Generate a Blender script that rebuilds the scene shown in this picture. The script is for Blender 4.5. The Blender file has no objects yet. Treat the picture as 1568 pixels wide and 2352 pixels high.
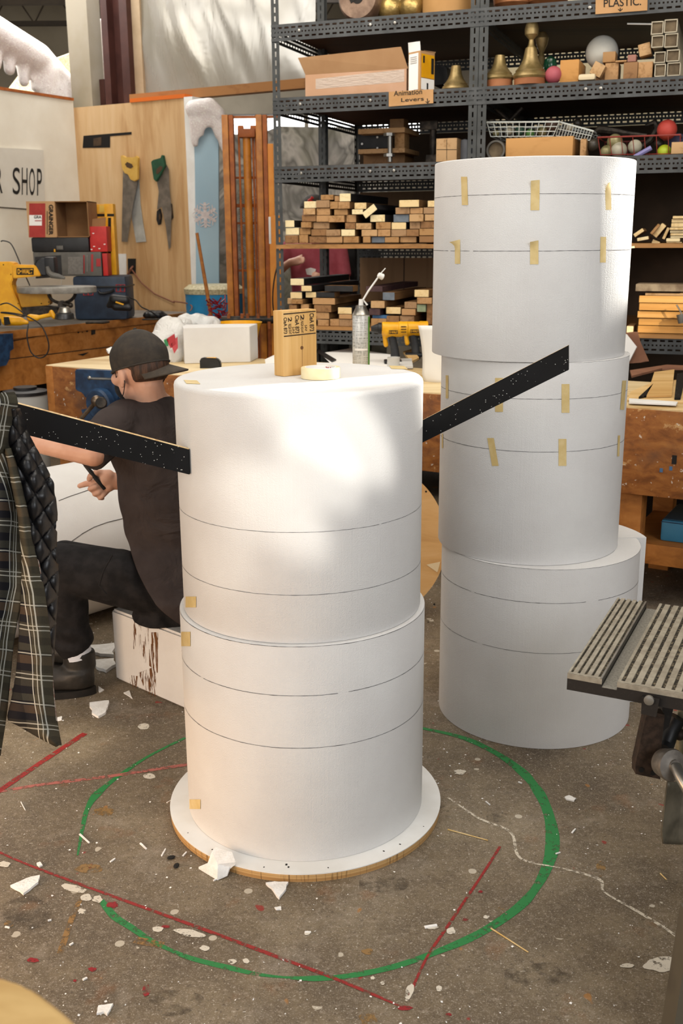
import bpy, bmesh, math, random
from mathutils import Vector as V, Matrix as M, noise
PI = math.pi; R = math.radians
rnd = random.Random(7)
scn = bpy.context.scene
col = scn.collection

# ------------------------------------------------------------------ camera model (solved from the photo)
F, PCH, ROL, H = 2386.3, .2585, .0063, 1.5
_r0 = V((1, 0, 0)); _u0 = V((0, math.sin(PCH), math.cos(PCH))); CW = V((0, math.cos(PCH), -math.sin(PCH)))
CR = _r0*math.cos(ROL) - _u0*math.sin(ROL); CU = _r0*math.sin(ROL) + _u0*math.cos(ROL)
EYE = V((0, 0, H))
def ray(px, py): return CW + CR*((px-784)/F) - CU*((py-1176)/F)
def fl(px, py, z=0.0):
    d = ray(px, py); return EYE + d*((z-H)/d.z)
def at(px, py, Y):
    d = ray(px, py); return EYE + d*(Y/d.y)
def on(px, py, p0, n):
    d = ray(px, py); return EYE + d*((p0-EYE).dot(n)/d.dot(n))
cam = bpy.data.cameras.new('camera'); co = bpy.data.objects.new('camera', cam); col.objects.link(co)
cam.sensor_fit = 'AUTO'; cam.sensor_width = 36; cam.lens = F/2352*36
cam.clip_start = .05
m3 = M((CR, CU, -CW)).transposed()
co.matrix_world = M.Translation(EYE) @ m3.to_4x4()
cam.dof.use_dof = True; cam.dof.focus_distance = 2.75; cam.dof.aperture_fstop = 7.5
scn.camera = co

# ------------------------------------------------------------------ materials
def lin(h, a=1.0):
    h = h.lstrip('#'); o = []
    for i in (0, 2, 4):
        c = int(h[i:i+2], 16)/255
        o.append(c/12.92 if c <= .04045 else ((c+.055)/1.055)**2.4)
    return (*o, a)
class NT:
    def __init__(s, name):
        s.m = bpy.data.materials.new(name); s.m.use_nodes = True; s.t = s.m.node_tree; s.n = s.t.nodes
        s.n.clear(); s.out = s.n.new('ShaderNodeOutputMaterial'); s.b = s.n.new('ShaderNodeBsdfPrincipled')
        s.t.links.new(s.b.outputs[0], s.out.inputs[0])
    def L(s, a, b): s.t.links.new(a, b)
    def add(s, typ, **kw):
        n = s.n.new(typ)
        for k, v in kw.items(): setattr(n, k, v)
        return n
    def coord(s, scale=(1, 1, 1), which='Object', rnd_off=False, rot=(0, 0, 0)):
        tc = s.add('ShaderNodeTexCoord'); mp = s.add('ShaderNodeMapping')
        mp.inputs['Scale'].default_value = scale; mp.inputs['Rotation'].default_value = rot
        s.L(tc.outputs[which], mp.inputs['Vector'])
        if rnd_off:
            oi = s.add('ShaderNodeObjectInfo'); mu = s.add('ShaderNodeMath', operation='MULTIPLY'); mu.inputs[1].default_value = 37.0
            s.L(oi.outputs['Random'], mu.inputs[0]); s.L(mu.outputs[0], mp.inputs['Location'])
        return mp.outputs[0]
    def noise(s, vec, scale, detail=4, rough=.55, dist=0):
        n = s.add('ShaderNodeTexNoise'); n.inputs['Scale'].default_value = scale; n.inputs['Detail'].default_value = detail
        n.inputs['Roughness'].default_value = rough; n.inputs['Distortion'].default_value = dist
        s.L(vec, n.inputs['Vector']); return n.outputs['Fac']
    def ramp(s, fac, stops, interp='LINEAR'):
        r = s.add('ShaderNodeValToRGB'); r.color_ramp.interpolation = interp
        el = r.color_ramp.elements
        while len(el) > 1: el.remove(el[-1])
        el[0].position, el[0].color = stops[0][0], lin(stops[0][1]) if isinstance(stops[0][1], str) else stops[0][1]
        for p, c in stops[1:]:
            e = el.new(p); e.color = lin(c) if isinstance(c, str) else c
        s.L(fac, r.inputs[0]); return r.outputs[0]
    def thr(s, fac, lo, hi):
        return s.ramp(fac, [(lo, (0, 0, 0, 1)), (hi, (1, 1, 1, 1))])
    def mix(s, fac, a, b):
        n = s.add('ShaderNodeMix', data_type='RGBA')
        if isinstance(fac, (int, float)): n.inputs[0].default_value = fac
        else: s.L(fac, n.inputs[0])
        for sock, v in ((n.inputs[6], a), (n.inputs[7], b)):
            if isinstance(v, str): sock.default_value = lin(v)
            else: s.L(v, sock)
        return n.outputs[2]
    def math(s, op, a, b=None):
        n = s.add('ShaderNodeMath', operation=op)
        for i, v in enumerate((a, b)):
            if v is None: continue
            if isinstance(v, (int, float)): n.inputs[i].default_value = v
            else: s.L(v, n.inputs[i])
        return n.outputs[0]
    def base(s, c):
        if isinstance(c, str): s.b.inputs['Base Color'].default_value = lin(c)
        else: s.L(c, s.b.inputs['Base Color'])
    def bump(s, h, strength, dist=.01):
        n = s.add('ShaderNodeBump'); n.inputs['Strength'].default_value = strength; n.inputs['Distance'].default_value = dist
        s.L(h, n.inputs['Height']); s.L(n.outputs[0], s.b.inputs['Normal'])
    def alpha(s, fac):
        t = s.add('ShaderNodeBsdfTransparent'); mx = s.add('ShaderNodeMixShader')
        s.L(fac, mx.inputs[0]); s.L(t.outputs[0], mx.inputs[1]); s.L(s.b.outputs[0], mx.inputs[2]); s.L(mx.outputs[0], s.out.inputs[0])
    def p(s, rough=.6, metal=0, spec=.4):
        s.b.inputs['Roughness'].default_value = rough; s.b.inputs['Metallic'].default_value = metal
        s.b.inputs['Specular IOR Level'].default_value = spec
        return s.m
_mc = {}
def mat(name, c, c2=None, sc=12, rough=.6, metal=0, spec=.4, bump=None, lo=.4, hi=.62, stretch=(1, 1, 1), detail=4):
    if name in _mc: return _mc[name]
    k = NT(name); v = k.coord(stretch, rnd_off=True)
    if c2: k.base(k.ramp(k.noise(v, sc, detail), [(lo, c), (hi, c2)]))
    else: k.base(c)
    if bump: k.bump(k.noise(v, bump[0], 3), bump[1], .004)
    _mc[name] = k.p(rough, metal, spec); return _mc[name]
def wood(name, c1, c2, c3=None, axis=1, sc=9, rough=.6, stretch=.06, bump=.15):
    if name in _mc: return _mc[name]
    k = NT(name); s = [1, 1, 1]; s[axis] = stretch
    v = k.coord(s, rnd_off=True)
    n = k.noise(v, sc*4, 5, .6, .6); n2 = k.noise(v, sc*.9, 2, .5, .4)
    g = k.math('ADD', k.math('MULTIPLY', n, .55), k.math('MULTIPLY', n2, .5))
    c = k.ramp(g, [(.38, c2), (.52, c1), (.68, c3 or c1)])
    k.base(c); k.bump(n, bump, .003)
    _mc[name] = k.p(rough, 0, .3); return _mc[name]

# ------------------------------------------------------------------ mesh builder
WM = {}                                                # world matrix of every parent
class MB:
    def __init__(s): s.bm = bmesh.new(); s.uv = None; s.mi = 0
    def _tag(s, faces):
        for f in faces: f.material_index = s.mi
    def box(s, c, size, rot=None, bev=0, seg=2):
        r = bmesh.ops.create_cube(s.bm, size=1); vs = r['verts']
        mm = M.Translation(V(c)) @ ((rot.to_4x4()) if rot is not None else M.Identity(4)) @ M.Diagonal((*size, 1))
        bmesh.ops.transform(s.bm, matrix=mm, verts=vs)
        fs = list({f for v in vs for f in v.link_faces}); s._tag(fs)
        if bev:
            es = list({e for v in vs for e in v.link_edges})
            q = bmesh.ops.bevel(s.bm, geom=es, offset=bev, segments=seg, affect='EDGES', profile=.6); s._tag(q['faces'])
        return s
    def lathe(s, prof, o=(0, 0, 0), axis=(0, 0, 1), seg=32, cap=True, a0=0, a1=None, flat=1.0):
        ax = V(axis).normalized(); t = ax.orthogonal().normalized()
        if abs(ax.z) > .99: t = V((1, 0, 0))
        b = ax.cross(t); o = V(o); full = a1 is None
        n = seg if full else seg+1; rings = []
        for r, z in prof:
            ring = []
            for i in range(n):
                a = (2*PI*i/seg) if full else a0+(a1-a0)*i/seg
                ring.append(s.bm.verts.new(o + ax*z + (t*math.cos(a) + b*math.sin(a)*flat)*r))
            rings.append(ring)
        for k in range(len(rings)-1):
            A, B = rings[k], rings[k+1]
            for i in range(n if full else n-1):
                j = (i+1) % n
                f = s.bm.faces.new((A[i], A[j], B[j], B[i])); f.material_index = s.mi
        if cap:
            for ring, fl_ in ((rings[0], True), (rings[-1], False)):
                f = s.bm.faces.new(ring[::-1] if fl_ else ring); f.material_index = s.mi
        if not full:
            for i in (0, n-1):
                try: f = s.bm.faces.new([r[i] for r in rings] if i == 0 else [r[i] for r in rings][::-1]); f.material_index = s.mi
                except Exception: pass
        return s
    def cyl(s, p0, p1, r0, r1=None, seg=20, bev=0):
        p0, p1 = V(p0), V(p1); d = p1-p0; L = d.length; r1 = r0 if r1 is None else r1
        if bev: pr = [(r0-bev, 0), (r0, bev), (r1, L-bev), (r1-bev, L)]
        else: pr = [(r0, 0), (r1, L)]
        return s.lathe(pr, p0, d, seg)
    def tube(s, pts, r, seg=8, closed=False):
        pts = [V(p) for p in pts]; n = len(pts); rings = []; up = None
        for i, p in enumerate(pts):
            if closed: d = pts[(i+1) % n]-pts[i-1]
            else: d = pts[min(i+1, n-1)]-pts[max(i-1, 0)]
            d.normalize()
            if up is None: up = d.orthogonal().normalized()
            up = (up - d*up.dot(d))
            if up.length < 1e-6: up = d.orthogonal()
            up.normalize(); b = d.cross(up); rr = r[i] if isinstance(r, (list, tuple)) else r
            rings.append([s.bm.verts.new(p + (up*math.cos(2*PI*k/seg) + b*math.sin(2*PI*k/seg))*rr) for k in range(seg)])
        for i in range(n if closed else n-1):
            A, B = rings[i], rings[(i+1) % n]
            for k in range(seg):
                f = s.bm.faces.new((A[k], A[(k+1) % seg], B[(k+1) % seg], B[k])); f.material_index = s.mi
        if not closed:
            for ring in (rings[0][::-1], rings[-1]):
                f = s.bm.faces.new(ring); f.material_index = s.mi
        return s
    def prism(s, poly, ext):
        ext = V(ext); a = [s.bm.verts.new(V(p)) for p in poly]; b = [s.bm.verts.new(V(p)+ext) for p in poly]
        n = len(a); fs = [s.bm.faces.new(a[::-1]), s.bm.faces.new(b)]
        for i in range(n): fs.append(s.bm.faces.new((a[i], a[(i+1) % n], b[(i+1) % n], b[i])))
        s._tag(fs); bmesh.ops.recalc_face_normals(s.bm, faces=fs); return s
    def ball(s, c, r, scale=(1, 1, 1), rot=None, seg=20):
        q = bmesh.ops.create_uvsphere(s.bm, u_segments=seg, v_segments=max(6, seg*2//3), radius=r)
        mm = M.Translation(V(c)) @ (rot.to_4x4() if rot is not None else M.Identity(4)) @ M.Diagonal((*scale, 1))
        bmesh.ops.transform(s.bm, matrix=mm, verts=q['verts'])
        s._tag({f for v in q['verts'] for f in v.link_faces}); return s
    def sheet(s, grid, uvs=None, closed=False):
        if uvs is not None and s.uv is None: s.uv = s.bm.loops.layers.uv.new('UVMap')
        g = [[s.bm.verts.new(V(p)) for p in row] for row in grid]
        for j in range(len(g)-1):
            n = len(g[j])
            for i in range(n if closed else n-1):
                k = (i+1) % n
                f = s.bm.faces.new((g[j][i], g[j][k], g[j+1][k], g[j+1][i])); f.material_index = s.mi
                if uvs is not None:
                    for lp, (jj, ii) in zip(f.loops, ((j, i), (j, i+1), (j+1, i+1), (j+1, i))):
                        lp[s.uv].uv = uvs[jj][ii if ii < len(uvs[jj]) else 0]
        return s
    def cap(s, c, c2, r0, r1, seg=14):                    # tapered capsule
        c, c2 = V(c), V(c2); s.ball(c, r0, seg=seg); s.ball(c2, r1, seg=seg); s.cyl(c, c2, r0, r1, seg); return s
    def loft(s, rings):                                   # rings: (centre, xdir*a, ydir*b)
        rs = []
        for c, a, b in rings: rs.append([s.bm.verts.new(V(c) + V(a)*math.cos(t) + V(b)*math.sin(t)) for t in [2*PI*i/24 for i in range(24)]])
        for A, B in zip(rs, rs[1:]):
            for i in range(24): s.bm.faces.new((A[i], A[(i+1) % 24], B[(i+1) % 24], B[i]))
        s.bm.faces.new(rs[0][::-1]); s.bm.faces.new(rs[-1]); return s
    def mesh(s, name, mats, smooth=True, ang=32):
        me = bpy.data.meshes.new(name)
        bmesh.ops.recalc_face_normals(s.bm, faces=s.bm.faces[:]) if s.uv is None else None
        for f in s.bm.faces: f.smooth = smooth
        s.bm.to_mesh(me); s.bm.free()
        for m_ in (mats if isinstance(mats, (list, tuple)) else [mats]): me.materials.append(m_)
        if smooth: me.set_sharp_from_angle(angle=R(ang))
        return me
    def build(s, name, mats, parent=None, local=False, smooth=True, ang=32, origin=None):
        if parent is not None and not local: s.bm.transform(WM[parent].inverted())
        if parent is None and origin is None:
            xs = [v.co for v in s.bm.verts]
            lo = V([min(c[i] for c in xs) for i in range(3)]); hi = V([max(c[i] for c in xs) for i in range(3)])
            origin = V(((lo.x+hi.x)/2, (lo.y+hi.y)/2, lo.z))
        if parent is None and not local: s.bm.transform(M.Translation(-V(origin)))
        me = s.mesh(name, mats, smooth, ang); o = bpy.data.objects.new(name, me); col.objects.link(o)
        if parent is not None: o.parent = parent; WM[o] = WM[parent]
        else:
            if origin is not None: o.location = origin
            WM[o] = M.Translation(V(origin)) if origin is not None else M.Identity(4)
        return o
    def remesh(s, name, mats, voxel, parent=None, smooth_it=4, fac=.5, deform=None):
        o = s.build(name+'_tmp', mats, parent, origin=None if parent is not None else (0, 0, 0), smooth=True)
        md = o.modifiers.new('r', 'REMESH'); md.mode = 'VOXEL'; md.voxel_size = voxel; md.use_smooth_shade = True
        if smooth_it:
            sm = o.modifiers.new('s', 'SMOOTH'); sm.factor = fac; sm.iterations = smooth_it
        dg = bpy.context.evaluated_depsgraph_get(); dg.update()
        me = bpy.data.meshes.new_from_object(o.evaluated_get(dg)); old = o.data
        o.modifiers.clear(); o.data = me; o.name = name; me.name = name
        bpy.data.meshes.remove(old)
        if not me.materials:
            for m_ in (mats if isinstance(mats, (list, tuple)) else [mats]): me.materials.append(m_)
        if deform:
            W = WM[o]; Wi = W.inverted()
            for v in me.vertices: v.co = Wi @ deform(W @ v.co)
        for p in me.polygons: p.use_smooth = True
        return o
def tag(o, label, cat, group=None, kind=None):
    o['label'] = label; o['category'] = cat
    if group: o['group'] = group
    if kind: o['kind'] = kind
    return o
def thing(name, label, cat, loc, rotz=0, group=None):
    o = bpy.data.objects.new(name, None); col.objects.link(o); o.empty_display_size = .05
    o.location = V(loc); o.rotation_euler = (0, 0, rotz)
    WM[o] = M.Translation(V(loc)) @ M.Rotation(rotz, 4, 'Z')
    return tag(o, label, cat, group)
def struct(o): o['kind'] = 'structure'; return o
def text(body, p00, xv, yv, m, parent, name='lettering', n=None, ext=.0006, bold=0.0):
    """lettering that fills the rectangle p00 + xv, yv (world), lifted by n"""
    cu = bpy.data.curves.new(name, 'FONT'); cu.body = body; cu.extrude = 0; cu.offset = bold
    o = bpy.data.objects.new(name, cu); col.objects.link(o)
    dg = bpy.context.evaluated_depsgraph_get(); dg.update()
    me = bpy.data.meshes.new_from_object(o.evaluated_get(dg)); bpy.data.objects.remove(o); bpy.data.curves.remove(cu)
    xs = [v.co.x for v in me.vertices]; ys = [v.co.y for v in me.vertices]
    x0, x1, y0, y1 = min(xs), max(xs), min(ys), max(ys); xv, yv = V(xv), V(yv)
    n = (xv.cross(yv)).normalized() if n is None else V(n)
    Wi = WM[parent].inverted()
    for v in me.vertices:
        v.co = Wi @ (V(p00) + xv*((v.co.x-x0)/(x1-x0)) + yv*((v.co.y-y0)/(y1-y0)) + n*ext)
    me.materials.clear(); me.materials.append(m); me.name = name
    o = bpy.data.objects.new(name, me); col.objects.link(o); o.parent = parent; WM[o] = WM[parent]
    return o
def copy_tree(o, parent=None):
    c = o.copy(); col.objects.link(c)
    if parent is not None: c.parent = parent
    for ch in list(o.children): copy_tree(ch, c)
    return c
def rz(a): return M.Rotation(a, 3, 'Z')
def fr(x, y, z): return M((V(x), V(y), V(z))).transposed()
# ================================================================== materials used all over
k = NT('foam'); v = k.coord((1, 1, .03), rnd_off=True); st = k.noise(v, 160, 3, .6); v2 = k.coord((1, 1, 1)); fine = k.noise(v2, 420, 2); big = k.noise(v2, 5, 3)
k.base(k.ramp(big, [(.35, '#d5d3d1'), (.65, '#dcdbd9')]))
k.bump(k.math('ADD', k.math('MULTIPLY', st, .55), k.math('MULTIPLY', fine, .9)), .5, .0026); FOAM = k.p(.75, 0, .2)
k = NT('dirty_foam'); v = k.coord((1, 1, .16)); dr = k.noise(v, 26, 5, .65, .8); ms = k.noise(k.coord(), 4.2, 2)
k.base(k.mix(k.math('MULTIPLY', k.thr(dr, .6, .66), k.thr(ms, .46, .54)), '#e9e2d6', '#5f3c1e')); k.bump(k.noise(k.coord(), 200, 2), .4, .002); DFOAM = k.p(.8, 0, .2)
TAPE = mat('masking_tape', '#cfb579', '#d9c28b', 30, rough=.55)
TAPEF = mat('tape_face', '#ecdcae', '#f0e2ba', 30, rough=.5)
PENCIL = mat('pencil', '#6f6d6b', '#3f3e3d', 60, rough=.9)
WHITE = mat('white_paint', '#e8e8e6', '#dddcd8', 6, rough=.5)
PAPER = mat('paper', '#f0eeea', rough=.8)
k = NT('speckled_black'); n = k.add('ShaderNodeTexVoronoi'); n.inputs['Scale'].default_value = 130; k.L(k.coord(), n.inputs['Vector'])
rn = k.noise(k.coord(), 40, 2); k.base(k.mix(k.math('MULTIPLY', k.math('LESS_THAN', n.outputs['Distance'], .12), k.math('GREATER_THAN', rn, .5)), k.ramp(k.noise(k.coord(), 5, 4), [(.4, '#0c0c0d'), (.7, '#161618')]), '#d9d9d4'))
BOARD = k.p(.65, 0, .2)
PLYEDGE = wood('ply_edge', '#d9bd8c', '#b98f58', '#e6cda0', axis=1, sc=14)
PINE = wood('pine', '#d8b27a', '#c59657', '#e4c795', axis=2, sc=7, stretch=.05)
PLY = wood('plywood', '#c9a67a', '#b48d5f', '#d3b58c', axis=2, sc=3.2, stretch=.12, bump=.06)
PLYH = wood('plywood_flat', '#d0ab72', '#bb9156', '#dcbd88', axis=0, sc=3.4, stretch=.1, bump=.06)
k = NT('bench_wood'); v = k.coord((.12, 1, 1)); g = k.noise(v, 26, 5, .6, .4); w_ = k.noise(k.coord((.6, 1, 1)), 5.5, 6, .68); sp = k.noise(k.coord(), 46, 2)
c = k.ramp(g, [(.35, '#74431c'), (.5, '#935a28'), (.68, '#a66c35')]); c = k.mix(k.math('MULTIPLY', k.thr(w_, .5, .68), .75), c, '#6b4a34')
c = k.mix(k.thr(k.noise(k.coord((.5, 1, 1)), 9, 6, .72), .62, .66), c, '#bf9460'); c = k.mix(k.math('MULTIPLY', k.thr(sp, .69, .72), .7), c, '#d8cdbc'); k.base(c)
k.bump(g, .2, .003); BENCH = k.p(.5, 0, .4)
BTOP = wood('bench_top', '#d6bf92', '#b3925f', '#e3d0a8', axis=0, sc=5, stretch=.08)
DKBENCH = wood('old_bench', '#a5692f', '#875322', '#b97d42', axis=0, sc=5, stretch=.08)
GREYTOP = mat('grey_bench_top', '#6d6964', '#858079', 14, rough=.7)
BLACKP = mat('black_plastic', '#161617', '#202022', 20, rough=.45)
GREYP = mat('grey_plastic', '#57544f', '#625f59', 20, rough=.5)
YEL = mat('yellow_plastic', '#d99a10', '#e6a919', 14, rough=.4)
RED = mat('red_card', '#b3201d', '#c22a24', 14, rough=.5)
BLUE = mat('vise_blue', '#1b2c44', '#25405f', 22, rough=.4)
NAVY = mat('navy_plastic', '#232f40', '#2c3a4d', 14, rough=.5)
STEEL = mat('steel', '#8f8c86', '#a6a39c', 25, rough=.35, metal=.85)
DSTEEL = mat('dark_steel', '#2d2925', '#4a423a', 30, rough=.5, metal=.6)
CARD = mat('cardboard', '#b58d63', '#bd976d', 6, rough=.85)
DCARD = mat('cardboard_inside', '#8a6541', '#967049', 6, rough=.9)
INK = mat('ink', '#171512', rough=.8)
BROWNINK = mat('stamp_ink', '#2c1c12', rough=.8)
CORD = mat('cord_rubber', '#151515', rough=.5)
ORANGE = mat('orange_paint', '#a4631f', '#bb7626', 16, rough=.45)
RUSTY = mat('rusty_orange', '#8c4a1c', '#a65c24', 18, rough=.6)
BRASS = mat('aged_gold', '#7a683f', '#99845a', 18, rough=.42, metal=.55)
SKIN = mat('skin', '#bd8d75', '#cb9f88', 9, rough=.55, spec=.35)
HAIR = mat('brown_hair', '#2c1c12', '#4a3020', 90, rough=.6, stretch=(1, 1, .2), bump=(220, .6))

# ================================================================== floor with its painted marks
k = NT('concrete'); v = k.coord(); n1 = k.noise(v, 2.3, 6, .62); n2 = k.noise(v, 14, 6, .7); n3 = k.noise(v, 60, 4, .7); n4 = k.noise(v, 160, 2, .5)
c = k.ramp(n1, [(.3, '#54483a'), (.48, '#6d5f4b'), (.68, '#887a64')])
c = k.mix(k.math('MULTIPLY', k.thr(n2, .42, .62), .42), c, '#54493c')
c = k.mix(k.math('MULTIPLY', k.thr(k.noise(v, 3.6, 5, .7, .5), .55, .7), .45), c, '#9b9082')
c = k.mix(k.math('MULTIPLY', k.thr(k.noise(v, 7.3, 3, .6), .62, .7), .35), c, '#7a4f2b')
c = k.mix(k.math('MULTIPLY', k.thr(n3, .52, .68), .42), c, '#a09383')
c = k.mix(k.math('MULTIPLY', k.thr(n4, .62, .72), .62), c, '#c2baac')
c = k.mix(k.math('MULTIPLY', k.thr(k.noise(v, 300, 2, .6), .57, .67), .3), c, '#d2cabd'); c = k.mix(k.math('MULTIPLY', k.thr(k.noise(k.coord((1, 1, 1), rot=(0, 0, .6)), 95, 4, .7), .56, .66), .6), c, '#453b30')
vo = k.add('ShaderNodeTexVoronoi'); vo.inputs['Scale'].default_value = 16; k.L(v, vo.inputs['Vector'])
dot = k.math('MULTIPLY', k.math('LESS_THAN', vo.outputs['Distance'], .17), k.math('GREATER_THAN', k.noise(v, 9, 2), .6))
c = k.mix(k.math('MULTIPLY', dot, .75), c, '#c8bfae')
c = k.mix(k.math('MULTIPLY', k.thr(k.noise(k.coord((1, 1, 1)), 11.7, 2, .5), .715, .73), .8), c, '#8e1f1d')
c = k.mix(k.math('MULTIPLY', k.thr(k.noise(k.coord((1.3, 1.2, 1)), 8.7, 2, .5), .715, .73), .6), c, '#a8702a')
k.base(c); k.bump(n3, .25, .003); CONC = k.p(.62, 0, .35)
fb = MB(); fb.box((0, 5.5, -.05), (16, 17, .1)); floor = struct(fb.build('floor', CONC, origin=(0, 0, 0)))
def worn(name, c, lo=.36, hi=.46, sc=40):
    k = NT(name); v = k.coord(); k.base(k.ramp(k.noise(v, 25, 3), [(.35, c), (.75, c)])); k.alpha(k.thr(k.noise(v, sc, 6, .72), lo, hi)); return k.p(.6, 0, .3)
GREEN = worn('green_line', '#2c7a41', .36, .46); REDL = worn('red_line', '#8f2a27', .38, .5); PINKL = worn('pink_line', '#a9645a', .42, .52); CRACK = worn('crack_dust', '#c9bfad', .42, .52, 70); OCHRE = worn('ochre', '#8f6d40', .44, .54, 30); WSPOT = worn('white_spot', '#cfc7b8', .38, .46, 60)
def strip(name, pts, m, z=.0008, sub=6):
    P = [(fl(x, y, 0), w) for x, y, w in pts]; q = []
    for i in range(len(P)-1):
        p_1 = P[max(i-1, 0)][0]; p0, w0 = P[i]; p1, w1 = P[i+1]; p2 = P[min(i+2, len(P)-1)][0]
        for s in range(sub):
            t = s/sub
            q.append((.5*((2*p0) + (p1-p_1)*t + (2*p_1-5*p0+4*p1-p2)*t*t + (3*p0-p_1-3*p1+p2)*t**3), w0+(w1-w0)*t))
    q.append(P[-1]); a, b = [], []
    for i, (p, w) in enumerate(q):
        d = (q[min(i+1, len(q)-1)][0]-q[max(i-1, 0)][0]); d.z = 0; d.normalize(); nn = V((-d.y, d.x, 0)); w = w*(1+.25*(noise.noise(p*14)))
        a.append(p+nn*w/2+V((0, 0, z))); b.append(p-nn*w/2+V((0, 0, z)))
    mb = MB(); mb.sheet([a, b]); return mb.build(name, m, floor)
g1 = [(425, 1695, .011), (340, 1738, .011), (270, 1785, .016), (222, 1825, .024), (200, 1860, .014), (190, 1900, .01), (178, 1965, .004)]
g2 = [(232, 2068, .012), (262, 2105, .018), (300, 2130, .017), (345, 2160, .012), (390, 2182, .01), (440, 2202, .014), (520, 2222, .016), (590, 2238, .012), (650, 2245, .006), (720, 2248, .017), (800, 2242, .014), (900, 2222, .017), (1000, 2188, .016), (1090, 2150, .02), (1165, 2104, .024), (1215, 2060, .022), (1250, 2005, .026), (1268, 1945, .036), (1262, 1880, .03), (1237, 1820, .03), (1195, 1770, .03), (1135, 1728, .024), (1060, 1694, .02), (965, 1672, .014)]
strip('painted_line', g1, GREEN); strip('painted_line', g2, GREEN)
strip('painted_line', [(-30, 1945, .007), (60, 1985, .007), (220, 2045, .008), (480, 2140, .009), (640, 2200, .01), (760, 2245, .009), (920, 2312, .006)], REDL, .0012)
strip('painted_line', [(1148, 1945, .006), (1110, 2005, .007), (1040, 2110, .007), (980, 2200, .006), (938, 2292, .006)], REDL, .0012)
strip('painted_line', [(-20, 1830, .02), (100, 1748, .02), (195, 1685, .02)], REDL, .0012)
strip('painted_line', [(-20, 1822, .014), (100, 1802, .016), (240, 1785, .016), (440, 1755, .016)], PINKL, .001)
strip('painted_line', [(185, 2065, .012), (165, 2110, .014), (138, 2190, .014)], OCHRE, .001)
strip('painted_line', [(310, 2160, .02), (375, 2172, .02)], OCHRE, .0016)
strip('floor_crack', [(1028, 1832, .006), (1100, 1880, .008), (1172, 1912, .008), (1195, 1972, .007), (1290, 1995, .006), (1375, 2020, .009), (1388, 2050, .006), (1460, 2092, .009), (1540, 2142, .008), (1580, 2180, .006)], CRACK, .001)
def blot(x, y, rx, ry, m=WSPOT, ang=0, z=.0014):
    pts = []
    for i in range(26):
        a = 2*PI*i/26; k_ = 1+.35*noise.noise(V((math.cos(a)*1.3+x, math.sin(a)*1.3+y, 2))); ux, uy = math.cos(a)*rx*k_, math.sin(a)*ry*k_
        pts.append(fl(x+ux*math.cos(ang)-uy*math.sin(ang), y+ux*math.sin(ang)+uy*math.cos(ang), z))
    mb = MB(); mb.bm.faces.new([mb.bm.verts.new(p) for p in pts]); mb.build('paint_blot', m, floor)
RBLOT = worn('red_blot', '#8c2226', .4, .5, 30); DBLOT = worn('dark_blot', '#544a3e', .45, .8, 26); OBLOT = worn('ochre_blot', '#8a6c42', .44, .54, 30)
for q in ((435, 2143, 34, 8, WSPOT, .2), (362, 2134, 12, 7), (168, 2040, 30, 8, WSPOT, .25), (198, 2062, 13, 8), (224, 2065, 11, 8), (188, 2093, 9, 6), (940, 2278, 8, 20, WSPOT, .35), (1520, 2215, 40, 17), (1440, 2218, 16, 5), (470, 2178, 11, 6), (533, 2208, 9, 6), (565, 2207, 7, 6), (992, 2130, 14, 4), (1117, 2106, 7, 4), (705, 2143, 7, 5), (342, 1783, 14, 6), (330, 1668, 14, 7), (1008, 2270, 7, 7), (10, 1985, 14, 7), (855, 2246, 5, 4), (878, 2258, 5, 4), (1035, 2138, 10, 8), (1056, 1773, 14, 6), (960, 1640, 12, 6)): blot(*q)
for q in ((258, 2078, 22, 12), (212, 2226, 13, 8), (336, 2275, 14, 22), (75, 2205, 20, 9), (930, 2315, 26, 9), (1250, 1912, 6, 5), (1068, 2112, 10, 6), (1103, 2048, 8, 5), (385, 2128, 26, 5), (172, 2252, 6, 5), (1030, 2330, 10, 6)): blot(q[0], q[1], q[2]*.65, q[3]*.6, RBLOT)
for q in ((1145, 1877, 30, 12), (880, 2030, 60, 20), (60, 2100, 60, 40), (400, 2300, 60, 30), (1230, 2240, 80, 25), (990, 1850, 30, 10)): blot(*q, DBLOT, 0, .0006)
for q in ((1155, 2084, 12, 5), (845, 2340, 20, 14), (1380, 1995, 10, 18), (205, 1995, 30, 12), (20, 2122, 12, 7), (845, 2186, 14, 7), (240, 1864, 22, 10)): blot(*q, OBLOT, 0, .001)

# ================================================================== foam drums
FX, FY = -.1026, 2.5553
FC, RC1, RC2, RC3 = V((FX, FY, 0)), V((.5649, 3.1708, 0)), V((.5869, 3.1667, 0)), V((.6273, 3.1598, 0))
def cyl_hit(px, py, c, r):
    d = ray(px, py); o = EYE-c; a = d.x**2+d.y**2; b = o.x*d.x+o.y*d.y; cc = o.x**2+o.y**2-r*r
    D = max(b*b-a*cc, 0); t = (-b-math.sqrt(D))/a; p = EYE+d*t
    return math.atan2(p.y-c.y, p.x-c.x), p.z
def drum(name, label, c, r, z0, z1, bev, group=None, m=FOAM):
    t = thing(name, label, 'foam cylinder', (c.x, c.y, z0), 0, group)
    mb = MB(); n = 4; pr = [(r-.001, z0)] + [(r, z0+.002), (r, z1-bev)] + [(r-bev+bev*math.cos(a), z1-bev+bev*math.sin(a)) for a in (R(30), R(60), R(88))] + [(r-bev*2, z1), (.001, z1)]
    mb.lathe(pr, (c.x, c.y, 0), seg=128); mb.build('foam_body', m, t, ang=50); return t
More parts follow.
